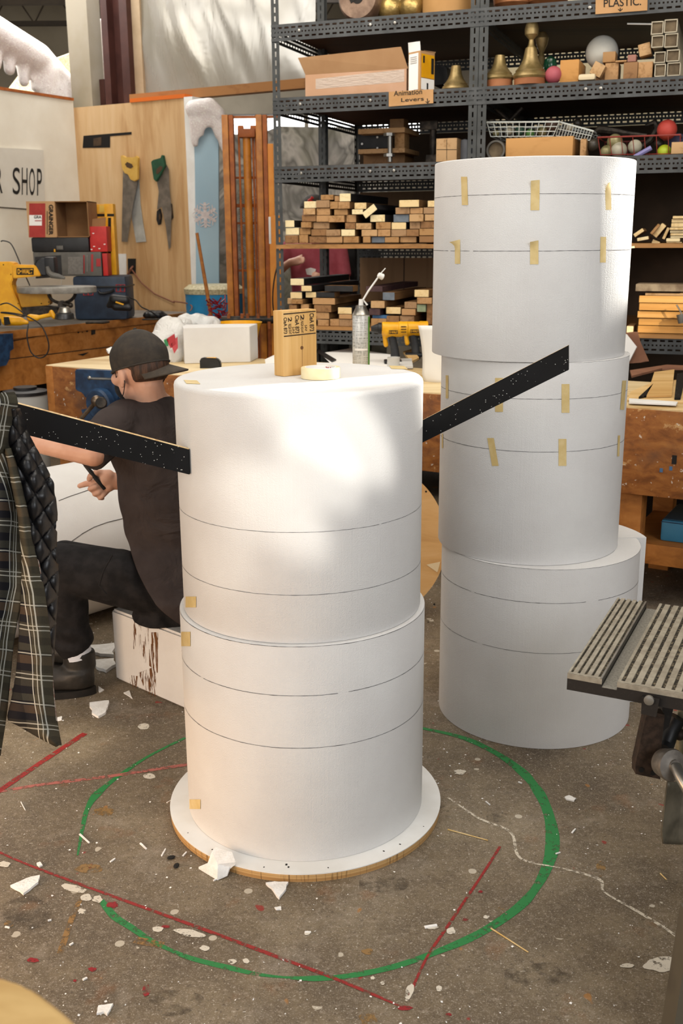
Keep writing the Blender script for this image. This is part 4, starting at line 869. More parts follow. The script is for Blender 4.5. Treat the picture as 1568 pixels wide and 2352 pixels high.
# it stands on the toolbox lid: stretch down to it
t, c, w_, h6 = case('tall_carton', 'tall yellow and black printed tool carton behind the red cartons', 'box', 249, 269, 468, 640, Yb+.2, .1, YEL, 'carton', .003, zt1+.001)
cf2 = Yb+.197
flat('black_band', [(248, 640), (255, 640), (255, 500), (248, 500)], cf2, .002, INK, t, 0); flat('black_band', [(246, 497), (262, 497), (262, 491), (246, 491)], cf2, .002, INK, t, 0)
text('DEWALT', at(254.5, 632, cf2-.002), at(254.5, 585, cf2-.002)-at(254.5, 632, cf2-.002), at(249.5, 632, cf2-.002)-at(254.5, 632, cf2-.002), YEL, t, n=(0, -1, 0), bold=.02)
t, c, w_, h7 = case('yellow_carton', 'yellow printed carton behind the open cardboard carton', 'box', 207, 247, 469, 600, Yb+.37, .1, YEL, 'carton', .003, .9)
flat('pale_print', [(228, 488), (242, 488), (242, 472), (228, 472)], Yb+.367, .002, mat('pale_yellow', '#e0bf55', rough=.6), t, 0); flat('black_print', [(208, 486), (222, 486), (220, 474), (210, 474)], Yb+.367, .002, INK, t, 0)
flat('black_print', [(215, 497), (246, 497), (246, 491), (215, 491)], Yb+.367, .002, INK, t, 0)
# ---- loose tools right of the toolbox
Yt = 8.0
def tool(name, label, cat, px, py, Y): return thing(name, label, cat, V((at(px, py, Y).x, Y, bz_)))
t = tool('palm_sander', 'black palm sander lying in front of the blue toolbox', 'power tool', 278, 712, 7.75)
mb = MB(); mb.cap(at(262, 688, 7.75), at(288, 690, 7.75), .04, .035); mb.cap(at(250, 702, 7.75), at(262, 690, 7.75), .02, .036); mb.cap(at(265, 704, 7.75), at(296, 706, 7.75), .03, .028)
mb.remesh('sander_body', BLACKP, .007, t, 4); flat('yellow_band', [(266, 692), (284, 698), (283, 701), (265, 695)], 7.70, .004, YEL, t, 0)
t = tool('pliers', 'worn pliers lying on the left bench in front of the blue toolbox', 'pliers', 225, 716, 7.65)
for dx in (0, 6): mb = MB(); mb.tube([V((at(x, 712, 7.65).x, 7.65+o_, .912)) for x, o_ in ((197, .02-dx*.008), (215, .0), (232, .02+dx*.003), (246, .05))], [.009, .008, .012, .006], 8); mb.build('handle_half', DSTEEL, t)
t = tool('glove', 'crumpled black work glove lying at the plywood end of the left bench', 'glove', 352, 702, 8.1)
mb = MB()
for x, y, r_ in ((340, 699, .035), (350, 695, .04), (362, 696, .04), (372, 700, .03), (380, 703, .016)): mb.ball(V((at(x, 700, 8.1).x, 8.1, .9+r_*.85)), r_, (1.3, 1.6, .8))
mb.remesh('glove_body', BLACKP, .008, t, 3, .5, lambda co: co+V((0, 0, .008*noise.noise(co*40))))
t = tool('chisel', 'long wooden-handled chisel lying beside the black glove', 'chisel', 370, 708, 7.95)
mb = MB(); mb.cyl(V((at(385, 700, 7.95).x, 7.95, .912)), V((at(412, 700, 7.9).x, 7.92, .912)), .011, .013, 12, .003); mb.build('handle', PLYEDGE, t)
mb = MB(); mb.cyl(V((at(325, 700, 7.98).x, 7.98, .907)), V((at(385, 700, 7.95).x, 7.95, .91)), .006, .005, 8); mb.build('blade', DSTEEL, t)
cable('power_cord', 'dark cord trailing across the left bench below the plywood outlet', [(296, 683, 8.05), (312, 690, 8.0), (325, 705, 7.9), (345, 715, 7.75), (372, 735, 7.95), (392, 758, 7.98)], .005, CORD)
cable('power_cord', 'brown cord running along the foot of the plywood partition', [(398, 692, 8.42), (430, 697, 8.4), (441, 705, 8.3), (436, 715, 8.26)], .005, mat('tan_cord', '#7a4a34', rough=.6))
# ---- saws hanging on the plywood partition
def saw(name, label, handle, holes, blade, hm, bm_, lift, th=.012):
    ctr = onP(handle[0][0], handle[0][1], lift); t = thing(name, label, 'hand saw', ctr)
    mb = MB(); mb.prism([onP(x, y, lift+.006) for x, y in handle], -dL*.022); bmesh.ops.bevel(mb.bm, geom=mb.bm.edges[:], offset=.004, segments=2, affect='EDGES'); mb.build('handle', hm, t)
    for hpoly in holes: mb = MB(); mb.prism([onP(x, y, lift+.0292) for x, y in hpoly], -dL*.001); mb.build('grip_hole', mat('saw_hole', '#4a3622', rough=.8), t)
    mb = MB(); mb.prism([onP(x, y, lift) for x, y in blade], -dL*.003); mb.build('blade', bm_, t); return t
BL = mat('saw_blade_steel', '#6f6860', '#8a8177', 12, rough=.4, metal=.5); BL2 = mat('bright_blade', '#aeb0ae', '#c6c8c6', 10, rough=.35, metal=.5)
saw('hand_saw', 'hand saw with pale yellow handle hanging on the plywood partition', [(280, 358), (286, 357), (291, 361), (310, 362), (317, 358), (322, 363), (320, 385), (320, 412), (312, 417), (303, 413), (297, 401), (289, 398), (283, 385)], [[(287, 377), (292, 372), (303, 377), (306, 383), (300, 387), (291, 384)]], [(283, 390), (310, 408), (316, 420), (306, 470), (298, 520), (293, 556), (280, 555), (281, 480)], mat('pale_handle', '#c39a45', '#cfa855', 12, rough=.5), BL, .034)
saw('hand_saw', 'second saw with bright blade, behind the pale yellow handled saw', [(305, 370), (316, 366), (321, 380), (320, 410), (310, 414)], [], [(309, 405), (320, 412), (323, 470), (330, 520), (336, 555), (313, 557), (303, 500), (304, 460)], mat('pale_handle', '#c39a45'), BL2, .004)
saw('hand_saw', 'hand saw with dark green handle hanging on the plywood partition', [(350, 372), (354, 368), (372, 363), (374, 356), (379, 357), (383, 380), (376, 395), (362, 418), (356, 412)], [[(358, 398), (360, 388), (368, 381), (374, 384), (370, 392), (362, 400)]], [(360, 414), (376, 396), (383, 378), (388, 390), (389, 430), (394, 480), (392, 568), (388, 573), (381, 520), (372, 475), (361, 482), (365, 440)], mat('green_handle', '#1e4530', '#27533a', 14, rough=.5), BL, .034)
saw('hand_saw', 'saw with black looped handle behind the green-handled saw', [(363, 485), (370, 479), (373, 495), (371, 515), (366, 517), (362, 505)], [[(365, 494), (368, 489), (369, 503), (366, 506)]], [(372, 460), (386, 470), (390, 520), (384, 500), (374, 490)], BLACKP, BL, .003)
saw('keyhole_saw', 'small black-handled saw at the right of the green-handled saw', [(391, 466), (396, 468), (399, 500), (394, 506), (391, 500)], [[(393, 475), (395, 476), (396, 494), (394, 495)]], [(388, 470), (392, 470), (393, 504), (389, 520)], BLACKP, BL, .003)
# ---- under the left bench: white bucket and a dark drill
t = thing('paint_bucket', 'white plastic tub in the dark below the long left bench', 'bucket', V((at(60, 940, 6.2).x, 6.45, 0)))
ctr = V((at(60, 920, 6.35).x, 6.35, 0)); zb_ = at(60, 905, 6.35).z
mb = MB(); mb.lathe([(.11, .001), (.13, zb_)], ctr, seg=32); mb.build('tub', mat('tub_white', '#a9aaa8', rough=.5), t)
mb = MB(); mb.lathe([(.134, zb_), (.134, zb_+.02), (.07, zb_+.03), (.07, zb_+.045)], ctr, seg=32); mb.build('lid', BLACKP, t)
for a_ in (-2.2, -1.9, -1.6, -1.3): mb = MB(); mb.box(ctr+V((math.cos(a_)*.127, math.sin(a_)*.127, zb_*.72)), (.02, .008, .035), rz(a_+PI/2)); mb.build('black_print', INK, t)
# ================================================================== long middle workbench
TZ = .85
A5, B5 = fl(105, 838, TZ), fl(1568, 943, TZ); d5 = B5-A5; L5 = d5.length+.5; d5.normalize(); n5 = V((-d5.y, d5.x, 0)); F5 = V((A5.x, A5.y, 0))
R5 = fr(d5, n5, UP)
def mbox(mb, s0, s1, n0, n1, z0, z1, bev=0):
    c = A5+d5*((s0+s1)/2)+n5*((n0+n1)/2); mb.box(V((c.x, c.y, (z0+z1)/2)), (s1-s0, n1-n0, z1-z0), R5, bev); return mb
def on5(px, py, lift=0): return on(px, py, F5-n5*lift, -n5)
def s_at(px, py): return (on5(px, py)-A5).dot(d5)
D5 = .76; zap = on5(1500, 1140).z
t = thing('workbench', 'long worn wooden workbench with a blue vise, behind the seated man and both towers', 'workbench', (A5+d5*L5/2+n5*.3)*V((1, 1, 0)))
mbox(MB(), 0, L5, 0, D5, TZ-.045, TZ, .004).build('bench_top', BTOP, t)
mbox(MB(), 0, L5, -.004, .03, zap, TZ-.006, .003).build('apron', BENCH, t)
mbox(MB(), 0, .05, -.006, .05, zap-.02, TZ-.004, .003).build('end_board', DKBENCH, t)
mbox(MB(), -.003, .02, .03, D5, zap, TZ-.045, .003).build('side_apron', BENCH, t)
for s0 in (.02, s_at(1000, 1100)+.25, s_at(1426, 1200)-.02, L5-.2):
    for n0 in (.03, D5-.12): mbox(MB(), s0, s0+.09, n0, n0+.09, 0, zap+.05, .003).build('leg', DKBENCH, t)
zs = on5(1530, 1268).z
mbox(MB(), s_at(1426, 1250)-.02, L5, .1, D5-.05, zs-.03, zs, .003).build('lower_shelf', DKBENCH, t)
mbox(MB(), s_at(1426, 1250)-.02, L5, .08, .1, zs-.085, zs, .003).build('shelf_rail', DKBENCH, t)
mbox(MB(), s_at(1000, 1100)+.1, L5, D5-.04, D5-.02, .0, zap+.05).build('back_panel', mat('bench_shade', '#1b1410', rough=.9), t)  # dark sheet, its colour stands for the shade below the bench
for x, y, w, h_ in ((1548, 1056, .018, .035), (1518, 1080, .012, .016), (1540, 1076, .012, .016)):
    p = on5(x, y, .0045); mb = MB(); mb.box(p, (w, .002, h_), R5); mb.build('paint_dab', INK if w > .015 else mat('dab_blue', '#4a6a8c', rough=.6), t)
# vise on its front
t = thing('bench_vise', 'blue metal vise on the middle bench, behind the seated man\'s head', 'vise', on5(250, 960))
mb = MB(); mb.prism([on5(x, y, .012) for x, y in ((186, 846), (330, 852), (330, 905), (290, 900), (285, 925), (210, 912), (203, 900), (187, 893))], -n5*.05); bmesh.ops.bevel(mb.bm, geom=mb.bm.edges[:], offset=.006, segments=2, affect='EDGES'); mb.build('jaw', BLUE, t)
mb = MB(); mb.lathe([(.075, 0), (.08, .004), (.08, .05), (.07, .06)], on5(240, 925, .05), -n5, 32); mb.build('screw_housing', BLUE, t)
mb = MB(); mb.cyl(on5(232, 925, .1), on5(232, 925, .2), .032, .028, 20, .004); mb.build('screw', DSTEEL, t)
mb = MB(); mb.ball(on5(222, 921, .19), .028); mb.cyl(on5(222, 921, .19), on5(186, 962, .19), .011, .011, 12); mb.build('tommy_bar', mat('bar_steel', '#5a4a3c', '#7b6a58', 20, rough=.4, metal=.7), t)
mb = MB(); mb.cyl(on5(206, 869, .06), on5(262, 871, .06), .007); mb.ball(on5(206, 868, .06), .012); mb.build('guide_rod', STEEL, t)
mb = MB(); mb.prism([on5(x, y, .012) for x, y in ((214, 935), (250, 938), (245, 958), (222, 962))], -n5*.09); mb.build('lower_bracket', BLUE, t)
# ---- things on the bench top: position from the pixel where they meet the bench
def bt(px, py): return fl(px, py, TZ)
ZT = TZ+.0005
# white foam block
pa, pb = bt(424, 836), bt(575, 832); h_ = on(424, 753, pa, V((0, -1, 0))).z-TZ
e_ = pb-pa; e_.z = 0; L_ = e_.length; e_.normalize(); pn = V((-e_.y, e_.x, 0))
pr = bt(607, 826); 
mb = MB(); mb.prism([V((p.x, p.y, ZT)) for p in (pa, pb, pb+e_*.06+pn*.18, pa+pn*.22)], UP*h_); bmesh.ops.bevel(mb.bm, geom=mb.bm.edges[:], offset=.003, segments=1, affect='EDGES')
tag(mb.build('foam_block', FOAM), 'clean white foam block standing on the middle bench beside the plastic bag', 'foam block')
# plastic bag
bp = bt(392, 834); bp = V((bp.x, bp.y+.1, ZT)); t = thing('plastic_bag', 'crumpled translucent white plastic bag on the bench behind the black cap', 'plastic bag', bp)
def bagpt(px, py, d=0): return at(px, py, bp.y+d)
k = NT('bag_film'); k.base('#f1f1ef'); k.b.inputs['Alpha'].default_value = .72; k.b.inputs['Transmission Weight'].default_value = .2; k.bump(k.noise(k.coord(), 24, 4, .6, .8), .7, .02); BAG = k.p(.3, 0, .5)
b = MB()
for x, y, d, r_ in ((375, 790, 0, .085), (396, 772, .02, .085), (410, 755, .18, .07), (425, 752, .3, .07), (385, 760, .03, .075), (398, 800, 0, .06), (450, 745, .31, .06), (475, 745, .31, .045), (395, 815, -.02, .06), (492, 748, .31, .03)): b.ball(bagpt(x, y, d), r_)
def bagdef(co):
    n_ = .022*noise.noise(co*9)+.012*noise.noise(co*24)+.01*abs(noise.noise(co*15)); return V((co.x+n_*.7, co.y+n_, max(co.z+n_, ZT)))
b.remesh('bag_film', BAG, .011, t, 3, .5, bagdef)
for q, c_ in ((((382, 780), (400, 768), (404, 790), (392, 800)), '#a42b33'), (((392, 790), (407, 775), (408, 800), (400, 812)), '#b5424a'), (((376, 782), (386, 778), (386, 795), (380, 796)), '#2a7a4c')):
    mb = MB(); mb.prism([bagpt(x, y, -.105) for x, y in q], (0, .01, .004)); mb.build('packet', mat('packet_'+c_[1:], c_, rough=.5), t)
# tape measure
tp = bt(482, 846); t = thing('tape_measure', 'small black tape measure on the bench behind the front foam tower', 'tape measure', V((tp.x, tp.y, ZT)))
mb = MB(); mb.prism([at(x, y, tp.y) for x, y in ((459, 849), (458, 826), (464, 822), (496, 823), (504, 828), (507, 836), (507, 849))], (0, .045, 0)); bmesh.ops.bevel(mb.bm, geom=mb.bm.edges[:], offset=.005, segments=2, affect='EDGES'); mb.build('tape_case', BLACKP, t)
mb = MB(); mb.box(at(484, 824, tp.y)+V((0, .022, .002)), (.05, .03, .004), None, .001); mb.build('yellow_label', YEL, t)
# yellow bowl rim behind the block
yb = bt(560, 812); t = thing('yellow_tray', 'round yellow tray whose rim shows behind the clean foam block', 'tray', V((yb.x, yb.y, ZT)))
hz_ = at(548, 743, yb.y).z; mb = MB(); mb.lathe([(.09, ZT), (.13, hz_-.02), (.14, hz_), (.132, hz_), (.085, ZT+.006)], V((at(545, 800, yb.y).x, yb.y+.1, 0)), seg=40, cap=False); mb.build('tray_shell', YEL, t)
# paper sheets
def paper(name, label, pts, m=PAPER, th=.0012, cat='paper', dz=0):
    mb = MB(); mb.prism([fl(x, y, ZT+dz) for x, y in pts], UP*th); return tag(mb.build(name, m, smooth=False), label, cat)
paper('paper_sheet', 'white paper sheet on the bench left of the stamped wood block', [(608, 826), (650, 806), (700, 806), (690, 850), (612, 850)])
paper('paper_sheet', 'white paper sheet on the bench behind the spray can', [(735, 812), (805, 800), (900, 815), (890, 850), (770, 846)], dz=.0006)
paper('pencil_strip', 'black ruled strip lying on the bench behind the stamped wood block', [(722, 806), (732, 804), (772, 828), (762, 832)], BLACKP, .006, 'strip', dz=.003)
paper('paper_pad', 'grey-white card lying on the bench below the drills', [(888, 829), (945, 827), (948, 846), (890, 848)], mat('grey_card', '#cfcdc8', rough=.8), .01, 'card', dz=.004)
paper('wood_scrap', 'pale plywood scrap lying beside the drills on the bench', [(925, 812), (945, 806), (962, 826), (944, 836)], PLYH, .012, 'wood scrap')
paper('paper_scrap', 'small white and purple wrapper at the back of the bench beside the cap', [(244, 806), (256, 801), (262, 806), (256, 812), (248, 812)], PAPER, .012, 'wrapper')
# spray can
sp = bt(829, 862); sp = V((sp.x, sp.y, ZT)); r_ = 19.5/2386.3*sp.y
t = thing('spray_can', 'tall grey spray can with white straw nozzle on the middle bench', 'spray can', sp)
z1 = at(829, 722, sp.y).z-TZ; z2 = at(829, 708, sp.y).z-TZ
mb = MB(); mb.lathe([(r_*.94, 0), (r_, .004), (r_, z1-.004), (r_*.96, z1)], sp, seg=40)
k = NT('can_label'); v = k.coord((1, 1, 1)); ln = k.noise(k.coord((5, 5, 150)), 3, 2); wd = k.noise(k.coord((70, 70, 12)), 3, 2)
k.base(k.mix(k.math('MULTIPLY', k.thr(ln, .5, .55), k.thr(wd, .45, .5)), '#d0d2d1', '#989a99')); CANM = k.p(.35, .2); mb.build('can_body', CANM, t)
mb = MB(); mb.lathe([(r_*1.0, z1-.003), (r_*1.02, z1), (r_*.95, z1+.004), (r_*.62, z2+.004), (r_*.62, z2+.012), (r_*.4, z2+.014)], sp, seg=40); mb.build('can_shoulder', STEEL, t)
mb = MB(); a0_ = -.65; mb.lathe([(r_+.0006, .0), (r_+.0006, z1-.01)], sp, seg=12, a0=a0_, a1=a0_+.6, cap=False); mb.build('green_stripe', mat('can_green', '#5c9a3c', rough=.4), t)
mb = MB(); mb.lathe([(r_+.0008, z1*.42), (r_+.0008, z1*.455)], sp, seg=30, a0=-2.4, a1=-.75, cap=False); mb.build('white_band', PAPER, t)
noz = sp+UP*(z2+.012)
mb = MB(); mb.cyl(noz, noz+UP*.03, .012, .01); mb.prism([noz+V((.006, 0, .03)), noz+V((.012, 0, .03)), noz+V((.034, 0, .004)), noz+V((.026, 0, 0))], (0, .01, 0)); mb.build('nozzle', WHITE, t)
mb = MB(); p_ = [at(x, y, sp.y) for x, y in ((831, 693), (846, 668), (866, 640), (876, 626), (885, 616))]; mb.tube(p_, [.0045, .0045, .004, .0025, .0022], 8); mb.build('straw', WHITE, t)
mb = MB(); c_ = at(874, 634, sp.y); mb.cyl(c_-V((.012, .004, -.006)), c_+V((.012, .004, -.006)), .013, .015, 16, .003); mb.build('foam_clip', WHITE, t)
# small white cup
cp = bt(906, 852); t = tag(MB().lathe([(.03, 0), (.033, .055), (.03, .055), (.027, .004), (.001, .004)], V((cp.x, cp.y+.12, ZT)), seg=28, cap=True).build('plastic_cup', mat('cup_white', '#d8d6d0', rough=.4)), 'small translucent white cup between the spray can and the drills', 'cup')
# drills
def drill(label, px, py, sc, Y, tilt=0):
    o = at(px, py, Y); s = sc*Y/2386.3
    def q(x, y, d=0): return V((o.x+x*s, o.y+d, o.z-y*s))
    t = thing('cordless_drill', label, 'drill', V((o.x, Y, ZT)))
    b = MB(); b.cyl(q(8, 12), q(60, 14), 14*s, 15*s, 24); b.cyl(q(60, 14), q(68, 14), 15*s, 12*s, 24); b.cap(q(22, 18), q(50, 18), 15*s, 15*s); b.cap(q(14, 26), q(18, 50), 5*s, 6*s); b.remesh('drill_housing', YEL, .0045, t, 3)
    mb = MB(); mb.cyl(q(46, 14), q(67, 14), 16.5*s, 16*s, 24, .002); mb.build('clutch_collar', YEL, t)
    for i in range(3): mb = MB(); mb.box(q(57, 8+i*6, -16.4*s), (12*s, .003, 1.8*s)); mb.build('vent_slot', INK, t)
    mb = MB(); mb.cyl(q(-16, 14), q(0, 13), 6*s, 11*s, 20, .001); mb.cyl(q(0, 13), q(8, 13), 13*s, 13*s, 20); mb.build('chuck', BLACKP, t)
    b = MB(); b.cap(q(32, 32), q(38, 62), 9*s, 10*s); b.cap(q(38, 62), q(40, 82), 10*s, 11*s); b.remesh('grip', mat('grip_grey', '#252628', '#313234', 20, rough=.6), .005, t, 3)
    mb = MB(); zz = (o.z-84*s-ZT)
    mb.box(V((o.x+34*s, o.y, ZT+max(zz, .02)/2)), (40*s, .075, max(zz, .02)), None, .006); mb.build('battery', BLACKP, t)
    mb = MB(); mb.prism([q(24, 24, -17*s), q(44, 24, -17*s), q(44, 16, -17*s), q(24, 16, -17*s)], (0, -.001, 0)); mb.build('name_plate', INK, t); text('DeWALT', q(25, 22.5, -17.4*s), V((18*s, 0, 0)), V((0, 0, 5*s)), YEL, t, n=(0, -1, 0), bold=.03)
    return t
drill('yellow cordless drill nearest the spray can on the middle bench', 868, 741, 1.0, bt(900, 838).y+.05)
drill('second yellow cordless drill, half hidden by the white plastic sheet', 918, 740, .95, bt(900, 815).y-.09)
# bent white plastic sheet
wp = bt(985, 885); Yw = wp.y+.12; g = []
for j in range(13):
    y = 748+(882-748)*j/12; xl = 967+ (6*math.sin(j/12*3.1)) - (7*(1-j/12)); 
    if y > 862: xl += (y-862)*.55
    g.append([at(xl+(1042-xl)*i/10, y, Yw-.03*math.sin(i/10*PI)) for i in range(11)])
mb = MB(); mb.sheet(g); o = mb.build('plastic_sheet', mat('white_sheet', '#e9e6df', rough=.5)); o.modifiers.new('s', 'SOLIDIFY').thickness = .003; tag(o, 'bent white plastic sheet standing on the bench left of the rear stack', 'plastic sheet')
# ---- right end of the bench: plywood offcuts, black strips, cardboard, paper
paper('plywood_scrap', 'flat pale plywood offcut at the bench edge right of the rear stack', [(1448, 902), (1500, 880), (1568, 874), (1640, 878), (1640, 930), (1440, 922)], PLYH, .006, 'plywood scrap')
paper('plywood_strip', 'pale plywood strip lying across the offcuts right of the rear stack', [(1502, 858), (1548, 852), (1542, 912), (1484, 914)], PLYH, .008, 'plywood strip', dz=.008)
paper('black_strip', 'thin black strip under the pale plywood strip on the bench', [(1554, 862), (1576, 858), (1562, 918), (1548, 918)], BOARD, .008, 'strip', dz=.008)
paper('black_strip', 'wedge-shaped black strip left of the pale plywood strip', [(1492, 892), (1500, 884), (1484, 912), (1466, 916)], BOARD, .008, 'strip', dz=.008)
paper('white_strip', 'white-edged board strip along the bench edge right of the rear stack', [(1444, 918), (1556, 926), (1552, 932), (1444, 927)], WHITE, .006, 'strip', dz=.007)
paper('brown_strip', 'brown cardboard strip lying behind the plywood offcuts', [(1446, 855), (1530, 842), (1600, 845), (1600, 850), (1520, 850), (1450, 868)], mat('brown_card', '#7d5540', '#8a6048', 8, rough=.8), .01, 'cardboard strip', dz=.012)
cdp = bt(1460, 850); t = tag(MB().prism([at(x, y, cdp.y+.15) for x, y in ((1428, 765), (1456, 762), (1462, 785), (1482, 830), (1470, 833), (1428, 836))], (.02, .006, 0)).build('cardboard_flap', mat('brown_card', '#7d5540')), 'brown cardboard flap standing behind the right edge of the rear stack', 'cardboard')
t = tag(MB().prism([at(x, y, cdp.y+.12) for x, y in ((1425, 765), (1438, 768), (1461, 797), (1440, 838), (1425, 838))], (.004, .003, 0)).build('paper_triangle', PAPER), 'white paper triangle leaning on the brown cardboard flap', 'paper')
# ---- below the bench: blue toolbox on the lower shelf, leaning plywood disc
s0 = s_at(1499, 1200); zt_ = on5(1530, 1195, -.15).z
c_ = A5+d5*(s0+.3)+n5*.3; c_ = V((c_.x, c_.y, zs+.0005))
t = thing('tool_chest', 'light blue metal toolbox on the shelf under the bench at right', 'toolbox', c_)
mb = MB(); hh = zt_-zs; mb.box(c_+UP*hh/2, (.6, .3, hh), R5, .012); mb.build('chest_body', mat('light_blue', '#2f7397', '#3a80a3', 10, rough=.5), t)
mb = MB(); mb.prism([c_+d5*x+n5*y+UP*(hh+.0) for x, y in ((-.29, -.14), (.29, -.14), (.29, .14), (-.29, .14))], UP*.004); mb.build('chest_lid', mat('dark_blue_lid', '#1b3a4c', rough=.6), t)
mb = MB(); mb.prism([c_+d5*x-n5*.151+UP*(hh*.9) for x in (-.3, .3)]+[c_+d5*x-n5*.151+UP*(hh*.93) for x in (.3, -.3)], -n5*.002); mb.build('lid_seam', BLUE, t)
rd = .32; dc = at(842, 1262, 4.02); dn = V((-.12, -1, .17)).normalized(); 
# stands on the floor
ups = (UP-dn*UP.dot(dn)).normalized(); low = dc-ups*rd; dc = dc+UP*(-low.z+.002)
t = tag(MB().lathe([(rd, -.009), (rd, .009)], dc, dn, 96).build('plywood_disc', wood('disc_ply', '#d8ac72', '#c2935a', '#e3bf8c', axis=0, sc=3.5, stretch=.15), origin=(dc.x, dc.y, 0)), 'round plywood disc leaning between the front tower and the rear stack', 'plywood disc')
lab = [on(x, y, dc+dn*.0095, dn) for x, y in ((979, 1297), (1011, 1290), (1005, 1312), (1003, 1314))]
mb = MB(); mb.prism(lab, dn*.0008); o = mb.build('pale_patch', mat('pale_patch', '#e6d2ac', rough=.7), t)
for x, y in ((978, 1129), (1012, 1230), (997, 1388), (983, 1430)):
    mb = MB(); mb.lathe([(.004, 0), (.004, .0008)], on(x, y, dc+dn*.0092, dn), dn, 10); mb.build('nail_hole', INK, t)
# ================================================================== slotted steel shelving
q0, q1 = at(630, 400, 6.2), at(1568, 400, 5.43); S0 = V((q0.x, q0.y, 0)); su = V((q1.x-q0.x, q1.y-q0.y, 0)).normalized(); sv = V((-su.y, su.x, 0)); RS = fr(su, sv, UP)
def S(px, py, v=0): return on(px, py, S0+sv*v, sv)
def U(px, py, v=0): return (S(px, py, v)-S0).dot(su)
def sp3(u, v, z): return S0+su*u+sv*v+UP*z
z1_, z2_, z3_, z4_, z5_ = S(645, 56).z, S(645, 225).z, S(645, 383).z, S(700, 562).z, S(740, 750).z
UM = U(1097, 200); UE = 2*UM+.02; BH = .086
k = NT('slotted_steel'); tc = k.add('ShaderNodeTexCoord'); spx = k.add('ShaderNodeSeparateXYZ'); k.L(tc.outputs['UV'], spx.inputs[0])
def slot_row(v0, hv, per, duty, off=0):
    f = k.math('FRACT', k.math('DIVIDE', k.math('ADD', spx.outputs[0], 10+off), per)); a = k.math('LESS_THAN', f, duty)
    b = k.math('LESS_THAN', k.math('ABSOLUTE', k.math('SUBTRACT', spx.outputs[1], v0)), hv); return k.math('MULTIPLY', a, b)
m_ = k.math('MAXIMUM', k.math('MAXIMUM', slot_row(.24, .055, .04, .62), slot_row(.78, .055, .04, .62)), slot_row(.51, .05, .02, .42))
k.base(k.ramp(k.noise(k.coord(), 14, 4), [(.35, '#3c3e3f'), (.7, '#4e5051')])); k.alpha(k.math('SUBTRACT', 1.0, m_)); SLOT = k.p(.5, .3)
k = NT('slotted_post'); tc = k.add('ShaderNodeTexCoord'); spx = k.add('ShaderNodeSeparateXYZ'); k.L(tc.outputs['UV'], spx.inputs[0])
m_ = slot_row(.5, .09, .045, .6); k.base(k.ramp(k.noise(k.coord(), 12, 4), [(.35, '#383a3a'), (.7, '#4a4c4c')])); k.alpha(k.math('SUBTRACT', 1.0, m_)); SPOST = k.p(.5, .3)
SHB = wood('shelf_board', '#4d3522', '#3a2718', axis=0, sc=4); SHE = wood('shelf_edge', '#a07444', '#7f5a33', axis=0, sc=6)
shelf = thing('shelving_unit', 'tall grey slotted steel shelving loaded with lumber and props, behind the rear stack', 'shelving', sp3(UM, .7, 0))
def astrip(name, p, q, wd, m, parent=shelf):
    """flat slotted strip from p to q, width vector wd"""
    L_ = (V(q)-V(p)).length; n = 2; mb = MB(); mb.sheet([[V(p), V(q)], [V(p)+V(wd), V(q)+V(wd)]], [[(0, 0), (L_, 0)], [(0, 1), (L_, 1)]]); return mb.build(name, m, parent, smooth=False)
ZTOP = 3.3
for u, dirs in ((0, 1), (UM-.047, 1), (UM+.002, 1), (UE-.05, 1)):
    for v in (0, .69, .74, 1.4):
        if u > .3 and v in (.69, .74): continue
        astrip('upright', sp3(u, v, 0), sp3(u, v, ZTOP), su*.046, SPOST)
        astrip('upright', sp3(u if u != UM-.047 else UM-.001, v+(.04 if v < 1 else -.04), 0), sp3(u if u != UM-.047 else UM-.001, v+(.04 if v < 1 else -.04), ZTOP), -sv*.04 if v < 1 else sv*.04, SPOST)
for z, front in ((z1_, 1), (z2_, 1), (z3_, 1), (z4_-.03, 0), (z5_-.012, 1), (.38, 1)):
    for ua, ub in ((0, UM), (UM, UE)):
        if front:
            astrip('beam', sp3(ua, -.004, z-BH), sp3(ub, -.004, z-BH), UP*BH, SLOT)
            astrip('beam_lip', sp3(ua, -.004, z), sp3(ub, -.004, z), sv*.035, SPOST)
        astrip('beam', sp3(ua, 1.402, z-BH), sp3(ub, 1.402, z-BH), UP*BH, SLOT)
    if front:
        for va, vb in ((.02, .7), (.74, 1.4)):
            for u in (.003, UE-.003): astrip('side_beam', sp3(u, va, z-BH), sp3(u, vb, z-BH), UP*BH, SLOT)
        astrip('side_beam', sp3(UM, .02, z-BH), sp3(UM, 1.4, z-BH), UP*BH, SLOT)
    for x_ in (690, 850, 905, 1340, 1374):
        if front and z > 1.5:
            p = S(x_, 300, -.005); p.z = z-BH*.45; mb = MB(); mb.lathe([(.008, 0), (.008, .004), (.004, .006)], p, -sv, 10); mb.build('bolt', STEEL, shelf)
def shelfboard(u0, u1, v0, v1, zt, th, m, sag=0, nm='shelf_board'):
    mb = MB(); n = 16; top = [[sp3(u0+(u1-u0)*i/n, v, zt-sag*(1-(2*i/n-1)**2)) for i in range(n+1)] for v in (v0, v1)]; bot = [[p-UP*th for p in r] for r in top]
    mb.sheet([bot[0], top[0], top[1], bot[1], bot[0]]); return mb.build(nm, m, shelf, smooth=False)
for z in (z1_, z2_, z3_, .38):
    shelfboard(.004, UM-.002, .001, 1.398, z+.001, .02, SHB); shelfboard(UM+.002, UE-.004, .001, 1.398, z+.001, .02, SHB)
shelfboard(.006, UM-.002, -.012, 1.39, z4_, .022, SHE); shelfboard(UM+.002, UE, -.012, 1.39, z4_, .022, SHE)
shelfboard(.006, UM-.002, -.012, 1.39, z5_, .018, SHE); shelfboard(UM+.002, UE, -.012, 1.39, z5_, .018, SHE)
BKP = wood('back_panel_wood', '#6b5338', '#59432c', axis=2, sc=2.5)
